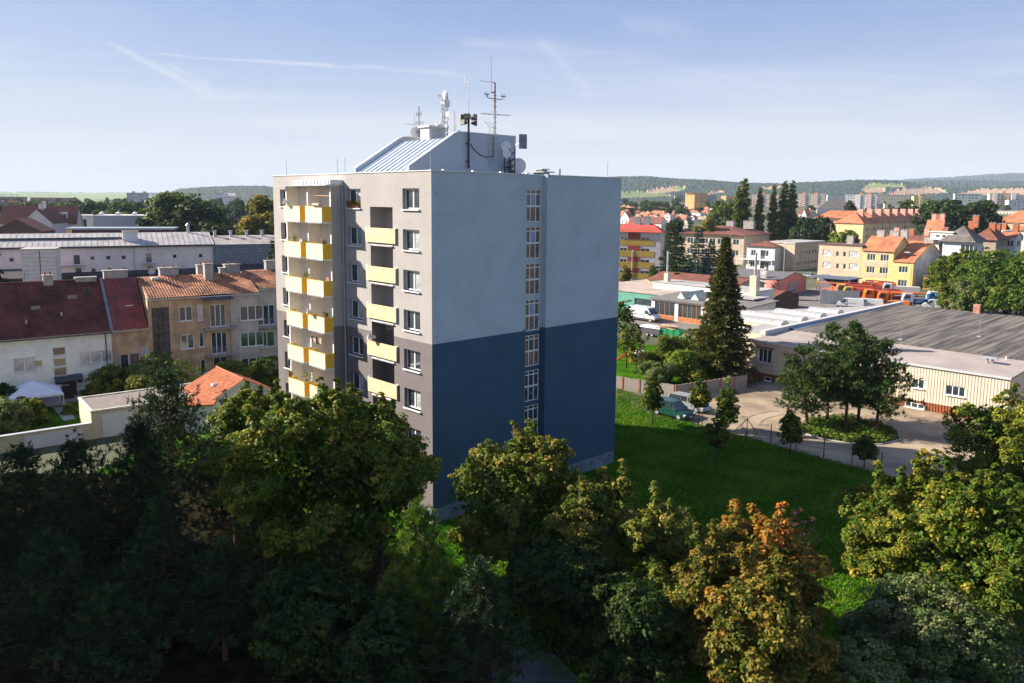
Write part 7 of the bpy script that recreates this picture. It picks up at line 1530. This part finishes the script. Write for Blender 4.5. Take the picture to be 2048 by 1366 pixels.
# ------------------------------------------------------------------ vehicles
def sect(w, zs, prof): return None
TYRE = BLACK; RIM = mat('alloy_rim', (.55, .55, .56), .35, .05, metal=.6); HEADL = mat('headlight_glass', (.7, .72, .74), .15, .03, spec=.8); TAILL = mat('tail_light', (.4, .02, .02), .3)
def wheel(t, x, y, r=.33, w=.22):
    o = MB().tube((0, -w / 2, 0), (0, w / 2, 0), r, n=18).build('wheel', TYRE, t); o.location = (x, y, r); s_ = -1 if y < 0 else 1
    MB().tube((0, s_ * (w / 2 - .02), 0), (0, s_ * (w / 2 + .012), 0), r * .62, n=14).build('rim', RIM, o)
def paint(name, c): return mat(name, c, .25, .03, spec=.6, metal=.1)
def car(label, loc, rz, body, L=4.5, W=1.75, Hh=1.5, kind='wagon', group=None, name='parked_car', cat='car', cladding=None):
    t = thing(name, label, cat, loc, rz, group); hw = W / 2
    # body side profile lofted across the width; x forward
    low = [(-L / 2, .45), (-L / 2 + .05, .95), (-L / 2 + .2, 1.0), (L * .12, .98), (L * .3, .92), (L / 2 - .25, .78), (L / 2, .55), (L / 2 - .02, .28), (-L / 2 + .1, .28)]
    m = MB(); m.loft([[(x * s_, y, z) for x, z in low] for y, s_ in ((-hw, .97), (-hw * .93, 1), (hw * .93, 1), (hw, .97))]); m.build('body', body, t)
    rear = -L / 2 + .15 if kind == 'wagon' else -L * .28
    g_ = [(rear, .97), (rear + .25, Hh - .06), (rear + .5, Hh), (L * .02, Hh), (L * .1, Hh - .05), (L * .27, .93)]
    m = MB(); m.loft([[(x * s_, y * ty, z) for (x, z), ty in zip(g_, (1, .84, .82, .82, .84, 1))] for y, s_ in ((-hw * .95, .98), (-hw * .9, 1), (hw * .9, 1), (hw * .95, .98))]); m.build('cabin', GLASS, t)
    rf = MB(); rf.loft([[(rear + .3, y, Hh - .03), (rear + .5, y, Hh + .02), (L * .02, y, Hh + .02), (L * .1, y, Hh - .03)] for y in (-hw * .8, hw * .8)]); rf.build('roof', body, t)
    for s_ in (-1, 1):
        for xa, za, xb, zb in ((rear + .02, .97, rear + .27, Hh - .02), (-L * .12, .97, -L * .11, Hh - .02), (L * .08, .97, L * .06, Hh - .02), (L * .27, .95, L * .08, Hh - .02)):
            MB().tube((xa, s_ * hw * .955, za), (xb, s_ * hw * .80, zb), .045, n=4).build('pillar', body, t)
        MB().box(L * .2, L * .25, s_ * hw - .02, s_ * hw + .12 * s_ + .02, .95, 1.08).build('mirror', body, t)
        MB().box(L / 2 - .2, L / 2 - .02, s_ * hw * .9 - .18, s_ * hw * .9 + .02, .58, .72).build('headlight', HEADL, t)
        MB().box(-L / 2 - .005, -L / 2 + .12, s_ * hw * .86 - .1, s_ * hw * .86 + .1, .7, .95).build('tail_light', TAILL, t)
        for x in (-L * .3, L * .31): wheel(t, x, s_ * (hw - .08))
    MB().box(L / 2 - .1, L / 2 + .03, -hw * .85, hw * .85, .3, .45).build('bumper', cladding or body, t); MB().box(L / 2 - .01, L / 2 + .035, -.25, .25, .34, .44).build('number_plate', WHITE, t)
    return t
def on(px, py): q = gp(px, py); return (float(q[0]), float(q[1]), .01)
car('dark green off-road estate car parked behind the young trees', on(1345, 832), GR + R_(-2), paint('paint_dark_green', (.012, .06, .05)), 4.6, 1.8, 1.68)
car('silver estate car parked beyond the dark green one', on(1377, 818), GR + R_(2), paint('paint_silver', (.30, .30, .31)), 4.7, 1.78, 1.55)
car('silver hatchback parked by the lawn near the pink garage', on(1620, 556), GR + R_(-12), paint('paint_silver', (.30, .30, .31)), 4.2, 1.75, 1.5)
def van(label, loc, rz, body, L=6.0, W=2.0, Hh=2.6, group=None, low=DKMETAL):
    t = thing('van', label, 'van', loc, rz, group); hw = W / 2
    p_ = [(-L / 2, .45), (-L / 2 + .03, Hh - .15), (-L / 2 + .2, Hh), (L * .16, Hh), (L * .24, Hh - .12), (L * .36, 1.45), (L * .48, 1.15), (L / 2, .85), (L / 2, .45)]
    MB().loft([[(x, y * 1.0, z) for x, z in p_] for y in (-hw, hw)]).build('body', body, t)
    MB().box(-L / 2 + .02, L / 2 + .04, -hw - .015, hw + .015, .3, .62).build('sill_trim', low, t)
    MB().quad((L * .245 + .02, -hw * .86, Hh - .2), (L * .245 + .02, hw * .86, Hh - .2), (L * .36 + .03, hw * .9, 1.5), (L * .36 + .03, -hw * .9, 1.5)).build('windscreen', GLASS, t)
    for s_ in (-1, 1):
        y = s_ * (hw + .006); MB().poly([(L * .14, y, 1.45), (L * .33, y, 1.45), (L * .25, y, 2.1), (L * .14, y, 2.15)]).build('side_window', GLASS, t)
        MB().box(L * .28, L * .34, y, y + .22 * s_, 1.35, 1.65).build('mirror', low, t); MB().box(L / 2 - .06, L / 2 + .02, s_ * hw * .8 - .15, s_ * hw * .8 + .15, .8, 1.0).build('headlight', HEADL, t)
        MB().box(L * .10, L * .115, y - .001, y + .006 * s_, .65, 2.2).build('door_seam', low, t); MB().box(-L * .2, L * .08, y - .001, y + .02 * s_, 1.2, 1.26).build('rub_strip', low, t)
        for x in (-L * .3, L * .34): wheel(t, x, s_ * (hw - .1), .36)
    MB().box(L / 2 + .001, L / 2 + .03, -.5, .5, .66, .8).build('grille', low, t)
    return t
WPT = paint('paint_white', (.62, .64, .66))
van('white high-roofed panel van standing in the works yard beside the teal wall', on(1289, 641), GR + R_(-3), WPT, 6.4, 2.05, 2.7)
# trucks in the yard behind the dark roof
ORP = paint('paint_orange', (.72, .16, .015)); YLP = paint('paint_amber', (.55, .30, .02)); CHAS = DKMETAL
def truck(label, loc, rz, cabm, load, L=8.0, load_m=None, group='works trucks in the yard', name='truck'):
    t = thing(name, label, 'truck', loc, rz, group); hw = 1.22
    MB().box(-L / 2, L / 2 - .2, -.45, .45, .75, 1.05).build('chassis', CHAS, t)
    c = [(L / 2 - 2.1, .95), (L / 2 - 2.1, 3.0), (L / 2 - .45, 3.05), (L / 2 - .12, 2.3), (L / 2, 1.2), (L / 2, .55), (L / 2 - .5, .55), (L / 2 - .6, 1.0)]
    MB().loft([[(x, y, z) for x, z in c] for y in (-hw, hw)]).build('cab', cabm, t)
    MB().quad((L / 2 - .38, -hw * .86, 2.85), (L / 2 - .38, hw * .86, 2.85), (L / 2 - .06, hw * .9, 1.95), (L / 2 - .06, -hw * .9, 1.95)).build('windscreen', GLASS, t)
    for s_ in (-1, 1):
        y = s_ * (hw + .008); MB().poly([(L / 2 - 1.5, y, 1.95), (L / 2 - .45, y, 1.95), (L / 2 - .6, y, 2.75), (L / 2 - 1.5, y, 2.75)]).build('side_window', GLASS, t); MB().box(L / 2 - .55, L / 2 - .35, y, y + .25 * s_, 1.9, 2.5).build('mirror', BLACK, t)
        MB().box(L / 2 - 1.9, L / 2 - .45, y, y + .05 * s_, 1.0, 1.2).build('wheel_arch', BLACK, t); MB().box(L / 2 - .05, L / 2 + .03, s_ * .9 - .18, s_ * .9 + .18, .75, .95).build('headlight', HEADL, t)
        for x in (L / 2 - 1.15, -L * .22, -L * .22 - 1.3): wheel(t, x, s_ * (hw - .2), .5, .3)
    MB().box(L / 2 + .001, L / 2 + .05, -hw, hw, .5, .72).build('bumper', BLACK, t)
    lm = load_m or cabm; a, b = -L / 2, L / 2 - 2.4
    if load == 'tipper': MB().loft([[(a, -1.2, 1.15), (b, -1.2, 1.15), (b, 1.2, 1.15), (a, 1.2, 1.15)], [(a - .2, -1.25, 2.4), (b + .1, -1.25, 2.4), (b + .1, 1.25, 2.4), (a - .2, 1.25, 2.4)]]).build('tipper_body', lm, t)
    if load == 'tank':
        MB().tube((a, 0, 2.05), (b, 0, 2.05), .95, n=16).build('tank', lm, t); MB().tube((a + .5, 0, 3.1), (b + .8, 0, 3.35), .14, n=8).build('boom', lm, t); [MB().tube((b - .1 - k * .01, s_, .9), (b - .1, s_, 2.9), .1, n=6).build('hose', lm, t) for k, s_ in enumerate((-1.0, 1.0))]
    if load == 'crane':
        MB().box(a, b, -1.1, 1.1, 1.1, 1.45).build('bed', CHAS, t); MB().tube((b - .3, 0, 1.2), (b - .3, 0, 2.7), .3, n=10).build('turret', lm, t); MB().tube((b - .3, 0, 2.9), (a - 1.6, .1, 3.05), .26, .2, n=8).build('boom', lm, t)
        MB().tube((b - .4, .4, 2.2), (a + 1, .4, 2.7), .1, n=6).build('ram', GALV, t)
    if load == 'hopper':
        MB().box(a, b, -1.1, 1.1, 1.15, 1.9).build('bed', lm, t); [MB().tube((a + 1 + k * 1.5, 0, 1.9), (a + 1 + k * 1.5, 0, 3.1), .55, n=12).build('drum', lm, t) for k in range(2)]
    return t
BLUP = paint('paint_blue', (.02, .12, .30)); RDP = paint('paint_rust_red', (.45, .07, .02)); GYP = mat('grey_gear', (.25, .25, .27), .6, .3)
TR = [('amber-yellow cabbed truck with a tank, left of the two orange cabs', 1722, 600, 'tank', YLP, RDP), ('pinkish orange truck cab behind the amber one', 1707, 593, 'tank', paint('paint_faded_orange', (.66, .2, .07)), RDP), ('orange truck with a red tank in the middle of the yard', 1764, 606, 'tank', ORP, RDP), ('orange crane truck with a long orange boom', 1793, 612, 'crane', ORP, ORP),
      ('white truck with blue drums behind its cab', 1842, 615, 'hopper', WPT, BLUP), ('white truck with grey gear, right of the one with blue drums', 1892, 611, 'hopper', WPT, GYP), ('white-loaded lorry behind the orange crane truck', 1800, 592, 'tipper', WPT, WPT), ('grey equipment lorry with dark drums behind the white trucks', 1905, 598, 'tank', GYP, GYP), ('red tank lorry far back against the yellow house', 1755, 588, 'tank', ORP, RDP)]
for lab, px, py, ld, cm_, lm_ in TR: truck(lab, on(px, py), GR + math.pi + R_(random.uniform(-6, 6)) if False else GR + math.pi + R_(28 + random.uniform(-6, 6)), cm_, ld, load_m=lm_)
for lab, px, py in (('orange tipper lorry under the big tree at the right edge', 1990, 626), ('second orange lorry at the far right edge under the crowns', 2046, 628)): truck(lab, on(px, py), GR + R_(50), ORP, 'tipper', load_m=ORP)
for lab, px, py, m_ in (('white small van low behind the dark roof edge, with an orange one beside it', 1738, 618, WPT), ('orange boxy van low behind the dark roof edge', 1790, 622, ORP), ('white delivery van right of the white trucks', 1928, 624, WPT), ('white and red ambulance-like van by the pale sheet fence', 1700, 617, WPT), ('white cab-over van between the two white trucks', 1872, 620, WPT)):
    van(lab, on(px, py), GR + math.pi + R_(20), m_, 5.4, 1.95, 2.2, 'vans in the truck yard')
t = thing('wheel_loader', 'yellow wheel loader with a front bucket at the left of the truck yard', 'loader', on(1682, 597), GR + math.pi + R_(25))
YM = paint('machine_yellow', (.6, .32, .02)); MB().box(-1.8, 1.6, -.8, .8, .9, 1.9).build('body', YM, t); MB().box(-.6, .7, -.7, .7, 1.9, 3.2).build('cab', GLASS, t); MB().box(-.7, .8, -.8, .8, 3.2, 3.35).build('cab_roof', YM, t); MB().tube((1.2, -.6, 1.6), (3.0, -.6, .8), .15).tube((1.2, .6, 1.6), (3.0, .6, .8), .15).build('arms', YM, t)
MB().prism([(2.9, .2), (3.9, .15), (4.0, .4), (3.1, 1.3)], -1.2, 1.2, axis='y').build('bucket', YM, t); [wheel(t, x, y, .65, .4) for x in (-1.2, 1.2) for y in (-.95, .95)]
for lab, px, py, L_, m_ in (('long orange-red container behind the loader', 1660, 590, 9, mat('orange_container', (.6, .16, .06), .7)), ('orange steel rack of frames near the pink garage', 1632, 588, 7, mat('orange_container', (.6, .16, .06), .7))):
    q = on(px, py); t = thing('skip_container' if L_ == 9 else 'steel_rack', lab, 'container' if L_ == 9 else 'rack', q, GR)
    if L_ == 9: MB().loft([[(0, 0, .1), (8, 0, .1), (8, 2.2, .1), (0, 2.2, .1)], [(-.3, -.1, 2.0), (8.3, -.1, 2.0), (8.3, 2.3, 2.0), (-.3, 2.3, 2.0)]]).build('body', m_, t)
    else: m = MB(); [m.tube((k * 1.4, y, 0), (k * 1.4, y, 3), .06) for k in range(6) for y in (0, 2)]; [m.tube((0, y, z), (7, y, z), .06) for y in (0, 2) for z in (1.5, 3)]; m.build('frame', m_, t)
# green skip with its load, trailer
q = on(1337, 676); t = thing('skip', 'green waste skip heaped with planks in the works yard', 'skip', q, GR + R_(8)); GRS = mat('skip_green', (.01, .26, .10), .5, .12)
MB().prism([(-2.1, .25), (1.5, .25), (2.6, 1.15), (2.2, 1.6), (-2.3, 1.6), (-2.9, .9)], -1.0, 1.0, axis='y').build('body', GRS, t); [MB().box(x, x + .1, -1.06, -1.0, .3, 1.55).build('stiffener', GRS, t) for x in (-1.2, 0, 1.2)]
random.seed(8)
for k in range(16): 
    o = MB().box(-1.7, 1.7, -.11, .11, 0, .06).build('plank', mat('raw_plank', (.5, .36, .24), .85, .15), t); o.location = (random.uniform(-.5, .3), random.uniform(-.8, .8), 1.62 + k * .035); o.rotation_euler = (random.uniform(-.06, .06), random.uniform(-.08, .08), random.uniform(-.35, .35))
t = thing('flat_trailer', 'dark box trailer with a white cover beside the green skip', 'trailer', on(1306, 672), GR); MB().box(-2, 2, -1, 1, .5, 1.5).build('body', mat('trailer_dark', (.06, .05, .07), .7), t); MB().loft([[(-2.1, -1.1, 1.5), (2.1, -1.1, 1.5), (2.1, 1.1, 1.5), (-2.1, 1.1, 1.5)], [(-1.9, -.9, 1.75), (1.9, -.9, 1.75), (1.9, .9, 1.75), (-1.9, .9, 1.75)]]).build('cover', WHITE, t); [wheel(t, x, y, .33) for x in (-.5, .5) for y in (-.95, .95)]
# playground bits
t = thing('slide', 'small red slide with a yellow tower on the garden lawn', 'slide', on(1256, 724), GR + R_(180)); RP = mat('toy_red', (.6, .02, .05), .4); YP_ = mat('toy_yellow', (.75, .42, .02), .4)
m = MB(); m.loft([[(x, -.3, z), (x, .3, z), (x, .3, z + .12), (x, -.3, z + .12)] for x, z in ((2.0, .05), (1.6, .15), (.5, 1.0), (.1, 1.25))]); m.build('chute', RP, t); m = MB(); [m.tube((x, y, 0), (x, y, 1.9), .07) for x in (-.7, 0) for y in (-.32, .32)]; m.box(-.7, 0, -.32, .32, 1.15, 1.25); m.box(-.72, -.66, -.34, .34, .2, 1.1); m.build('tower', YP_, t)
t = thing('playhouse', 'cream round-topped playhouse beside the slide', 'playhouse', on(1280, 722), GR); m = MB(); m.loft([[(1.4 * math.cos(a) * s_, .9 * math.sin(a) * s_, z) for a in np.linspace(0, 2 * math.pi, 14, endpoint=False)] for s_, z in ((.9, 0), (1, .6), (.85, 1.2), (.45, 1.55), (.05, 1.65))]); m.build('shell', mat('cream_plastic', (.62, .55, .48), .6), t); MB().box(-.3, .3, -1.0, -.6, .2, 1.0).build('opening', BLACK, t)
t = thing('garden_bench', 'wooden bench with a standing totem post in the garden', 'bench', on(1318, 722), GR + R_(10)); MB().box(-1.2, 1.0, -.2, .2, .35, .45).build('seat', mat('garden_wood', (.3, .22, .15), .9), t); [MB().box(x, x + .12, -.2, .2, 0, .35).build('leg', mat('garden_wood', (.3, .22, .15), .9), t) for x in (-1.1, .8)]; MB().box(-1.2, 1.0, .15, .22, .5, .95).build('backrest', mat('garden_wood', (.3, .22, .15), .9), t); MB().tube((.95, .4, 0), (.95, .4, 2.0), .16, .1, n=7).build('totem', mat('garden_wood', (.3, .22, .15), .9), t)
# fence posts at the lawn edge
for k, (px, pb, pt) in enumerate(((1284, 819, 789), (1404, 853, 825), (1493, 876, 836), (1541, 888, 847), (1592, 901, 873), (1647, 915, 874), (1703, 931, 887), (1762, 944, 905))):
    q = gp(px, pb); z = zat(pt, q); t = thing('fence_post', ('tall corner post braced by two slanting struts' if k == 2 else ('fence post nearest the dark green car', 'fence post under the silver car bonnet tree', '', 'fence post right of the braced corner post', 'fence post behind the dark young tree', 'fence post in the middle of the shaded gravel edge', 'fence post left of the thin wispy young tree', 'last fence post before the yellow-green maple')[k]), 'fence post', (float(q[0]), float(q[1]), 0), GR, 'wire fence posts')
    MB().tube((0, 0, 0), (0, 0, z), .045, n=6).build('post', DKMETAL, t)
    if k == 2: [MB().tube((0, 0, z * .95), (d, 0, 0), .035, n=5).build('strut', DKMETAL, t) for d in (-1.7, 1.7)]
# pole and street lamps
for lab, px, pb, pt, arm, Y in (('curved street lamp in front of the bright red-roofed block', 1263, 560, 498, .8, None), ('thin street lamp with a long arm before the small white house', 1567, 546, 482, .8, None)):
    q = gp(px, pb); z = zat(pt, q); t = thing('street_lamp', lab, 'street lamp', (float(q[0]), float(q[1]), 0), 0); MB().path([(0, 0, 0), (0, 0, z - 1), (.4, 0, z - .25), (1.6, 0, z)], .09).build('pole', GALV, t); MB().box(1.5, 2.4, -.15, .15, z - .05, z + .08).build('lamp_head', WHITE, t)
q = gp(433, 850); z = zat(769, q); t = thing('street_lamp', 'pale lamp post with a flat head before the red-roofed garage', 'street lamp', (float(q[0]), float(q[1]), 0), 0); MB().tube((0, 0, 0), (0, 0, z), .07, .05, n=8).build('pole', W_WH, t); MB().tube((0, 0, z), (0, 0, z + .1), .38, .3, n=10).tube((0, 0, z - .25), (0, 0, z), .08, .25, n=8).build('lamp_head', GALV, t)
q = gp(2022, 1245); t = thing('street_lamp', 'grey street lamp post at the right edge beside the street', 'street lamp', (float(q[0]), float(q[1]), 0), 0); MB().tube((0, 0, 0), (0, 0, 6), .08, .06, n=8).build('pole', GALV, t)
# ------------------------------------------------------------------ left garden: garages, tent, drying rack
ga = gp(183, 926); G_ = at(183, 846, 71.3); gz = 2.0
go_ = (float(G_[0]), float(G_[1])); GA = R_(38); gx_ = (math.cos(GA), math.sin(GA))
CRM = mat('cream_garage', (.56, .50, .34), .9, .06, bump=.2)
zl = zat(846, go_); zr = zat(826, go_)
t = thing('garden_wall', 'long cream wall with a pale cap running left from the garages', 'wall', (go_[0] - gx_[0] * 16, go_[1] - gx_[1] * 16, 0), GA)
MB().box(0, 7.8, 0, .35, 0, zl - .06).build('wall_body', mat('brown_wall_part', (.3, .23, .17), .9), t); MB().box(7.81, 16, 0, .35, 0, zl - .06).build('wall_body', CRM, t); MB().box(-.1, 16, -.06, .41, zl - .06, zl + .02).build('cap', COP, t)
MB().box(10.6, 15.2, -.05, -.003, 0, zl - .35).build('garage_door', W_WH, t)
t = house('garage_row', 'cream flat-roofed garage row with white doors behind the tall dark pine', 'garage', go_, GA, 15, 6.2, zr - .05, 'flat', .08, CRM, mat('brown_grey_felt', (.2, .17, .15), .95, .1), ov=.0)
for k in range(4): MB().box(.9 + k * 3.6, 3.5 + k * 3.6, -.05, -.003, 0, 2.2).build('garage_door', W_WH, t)
pb_ = MB(); h_ = zr + .03; pb_.box(-.05, .2, -.05, 6.3, h_, h_ + .18); pb_.box(.2, 15, -.05, .15, h_, h_ + .18); pb_.box(.2, 15, 6.1, 6.3, h_, h_ + .18); pb_.build('roof_edge', mat('cream_edge', (.66, .62, .5), .8), t)
rg = at(415.6, 805, 75); rg = (float(rg[0]), float(rg[1])); hz_ = zat(805, rg); RA = R_(40)
t = house('garage', 'white garage under a bright red tiled gable roof, beside the lamp post', 'garage', rg, RA, 7.0, 7.0, hz_, 'gy', 1.75, W_WH, mat('bright_tile', (.40, .11, .04), .75, .15), ov=.3, front=[(3.6, 0, 2.9, 2.0, 1, GLASS)], rmake=False, fr=DKMETAL, left=[(2.4, 1.4, 1.2, 1.0, 2)])
for s_ in (0, 1):
    tl_ = tiles(t, 7.6, 0, 3.85, 1.92, mat('bright_tile', (.40, .11, .04), .75, .15), x0=-.3 if s_ else -7.3, tw_=.3, tl_=.36, amp=.04); 
    tl_.rotation_euler = (0, 0, R_(-90) if not s_ else R_(90)); tl_.location = (-.35, 0, hz_ - .1) if not s_ else (7.35, 0, hz_ - .1)
ub = MB(); slab(ub, [(-.35, -.3, hz_ - .12), (3.5, -.3, hz_ + 1.78), (3.5, 7.3, hz_ + 1.78), (-.35, 7.3, hz_ - .12)], .14); slab(ub, [(7.35, -.3, hz_ - .12), (7.35, 7.3, hz_ - .12), (3.5, 7.3, hz_ + 1.78), (3.5, -.3, hz_ + 1.78)], .14); ub.build('roof', W_WH, t)
MB().tube((3.5, -.35, hz_ + 1.88), (3.5, 7.35, hz_ + 1.88), .1, n=8).build('ridge_cap', mat('bright_tile', (.40, .11, .04), .75, .15), t)
q = at(368, 806, 73.5); zz = float(q[2]); t = house('shed', 'low white outbuilding with a narrow red roof strip, left of the red-roofed garage', 'shed', (float(q[0]), float(q[1])), R_(8), lento(q, R_(8), 424, zz), 2.4, zz - .2, 'shed', .25, W_WH, mat('bright_tile', (.40, .11, .04), .75, .15), ov=.15)
# party tent
q = gp(68, 822); t = thing('party_tent', 'white peaked party tent in front of the white house', 'tent', (float(q[0]), float(q[1]), 0), LR); CLT = mat('tent_cloth', (.62, .66, .74), .8, .04)
m = MB(); c4 = [(-2.6, -2, 2.0), (2.6, -2, 2.0), (2.6, 2, 2.0), (-2.6, 2, 2.0)]; [m.poly([c4[k], c4[(k + 1) % 4], (0, 0, 3.3)]) for k in range(4)]; [m.quad(c4[k], c4[(k + 1) % 4], tuple(np.array(c4[(k + 1) % 4]) - [0, 0, .22]), tuple(np.array(c4[k]) - [0, 0, .22])) for k in range(4)]; m.build('canopy', CLT, t); [MB().tube((c[0], c[1], 0), c, .04).build('leg', W_WH, t) for c in c4]
q = gp(182, 812); t = thing('drying_rack', 'folding drying rack spread open on the garden terrace', 'drying rack', (float(q[0]), float(q[1]), 0), LR); m = MB(); [m.tube((-1.4 + k * .28, -.4, 1.0 + abs(k - 5) * .05), (-1.4 + k * .28, .4, 1.0 + abs(k - 5) * .05), .012, n=4) for k in range(11)]; m.path([(-1.5, -.4, 1.25), (0, -.4, 1.0), (1.5, -.4, 1.25)], .02).path([(-1.5, .4, 1.25), (0, .4, 1.0), (1.5, .4, 1.25)], .02); m.build('rack', WHITE, t); m = MB(); m.path([(-.6, -.4, 0), (.6, -.4, 1.0)], .02).path([(.6, .4, 0), (-.6, .4, 1.0)], .02).path([(.6, -.4, 0), (-.6, -.4, 1.0)], .02); m.build('leg', WHITE, t)
sheet('garden_path', [P2(106, 815), P2(140, 812), P2(150, 838), P2(128, 842)], mat('pale_paving', (.36, .34, .32), .9, .1, bump=.3), .02)
sheet('terrace', [LP(ls(85, 1), -2.8), LP(ls(215, 1), -2.8), LP(ls(215, 1), -.1), LP(ls(85, 1), -.1)], mat('pale_paving', (.36, .34, .32), .9, .1, bump=.3), .024)
sheet('garden_lawn', [LP(sA, -.1), LP(s5, -.1), (go_[0] + gx_[0] * 24, go_[1] + gx_[1] * 24), (go_[0] - gx_[0] * 17, go_[1] - gx_[1] * 17)], LAWN, .016)
t = thing('pallet_stack', 'pale wooden pallets stacked against the tower corner at the left', 'pallets', tw(-2.2, -3), TPHI); [MB().box(-.6 + .03 * (k % 3), .6, -.5, .5, k * .16, k * .16 + .11).build('pallet', mat('raw_plank', (.5, .36, .24), .85, .15), t) for k in range(9)]
# street at the bottom
sheet('road', [P2(1000, 1290), P2(1110, 1310), P2(1200, 1400), P2(1150, 1500), (-2, 22), (-6, 30)], ASPH, .03)
sheet('street', [P2(2048, 1240), P2(1960, 1366), P2(1900, 1480), (60, 20), (60, 40)], ASPH, .03)
m = MB(); 
for px, py in ((2036, 1325), (2010, 1345)): q = gp(px, py, .036); d_ = np.array([.8, .6]); n_ = np.array([-.6, .8]); c = q[:2]; m.poly([(*(c - d_ * .35 - n_ * .06), .036), (*(c + d_ * .35 - n_ * .06), .036), (*(c + d_ * .35 + n_ * .06), .036), (*(c - d_ * .35 + n_ * .06), .036)])
m.build('road_marking', mat('yellow_marking', (.6, .35, .03), .8), kind='structure')
# ------------------------------------------------------------------ the air
hz = MB().box(-8000, 8000, -150, 9600, -4, 330).build('haze', mat('tmp', (.5, .5, .5)), kind='stuff'); hm = bpy.data.materials.new('haze_air'); hm.use_nodes = True; w = NT(hm.node_tree); w.n.clear()
pv = w.add('ShaderNodeVolumePrincipled'); pv.inputs['Color'].default_value = (.60, .74, .95, 1); pv.inputs['Density'].default_value = 0.000062; pv.inputs['Anisotropy'].default_value = 0.0
w.l.new(pv.outputs[0], w.add('ShaderNodeOutputMaterial').inputs['Volume']); hz.data.materials.clear(); hz.data.materials.append(hm)

for lab, px, hh_, s_ in (('thin television aerial beside the chimney of the tall brown house', 389, 1.6, 1), ('television aerial on the ridge of the white house', 60, 1.4, 1), ('tall aerial before the white warehouse with a satellite dish', 321, 4.2, 1), ('aerial over the grey house ridge beside the tower', 505, 1.8, 1)):
    s = ls(px, 12); b_ = LP(s, RD / 2 + .1); z = (h2 + rh2 if px > 290 else h1 + rh1) - .1; t = thing('roof_aerial', lab, 'antenna', (*b_, z), LR, 'aerials on the row houses')
    m = MB().tube((0, 0, 0), (0, 0, hh_), .03, n=5); [m.tube((-.5, 0, hh_ - k * .25), (.5, 0, hh_ - k * .25), .015, n=4) for k in range(4)]; m.build('mast', ANT, t)
    if px == 321: o = dish(.42).build('dish', GALV, t); o.location = (.1, -.2, .8)

for k, (x, z, lab) in enumerate(((6.1, 20.78, 'small white satellite dish on the top left balcony rail'), (9.4, 12.38, 'small white satellite dish on the fourth-row right balcony rail'), (15.3, 11.0, 'satellite dish on the fourth cream balcony of the right column'))):
    t = roofthing('satellite_dish', lab, 'satellite dish', x, -1.95 if k < 2 else -.3, z + 1.15); o = dish(.24).build('dish', DISH, t); o.location = (0, 0, .3); o.rotation_euler = (R_(-15), 0, R_(-20)); MB().tube((0, .1, -.1), (0, .1, .3), .02).build('bracket', GALV, t)
for k, (x, z, c_) in enumerate(((5.9, 18.0, (.5, .5, .5)), (10.0, 15.2, (.35, .2, .1)), (6.9, 9.6, (.1, .2, .4)))):
    t = roofthing('balcony_chair', ('grey', 'brown', 'blue')[k] + ' folding chair standing on a bay balcony', 'chair', x, -.9, z - .0); m_ = mat('chair_%d' % k, c_, .6)
    MB().box(-.22, .22, -.22, .22, .42, .46).build('seat', m_, t); MB().box(-.22, .22, .18, .22, .46, 1.25).build('backrest', m_, t); [MB().box(a, a + .03, b_, b_ + .03, 0, .42).build('leg', m_, t) for a in (-.21, .18) for b_ in (-.2, .17)]
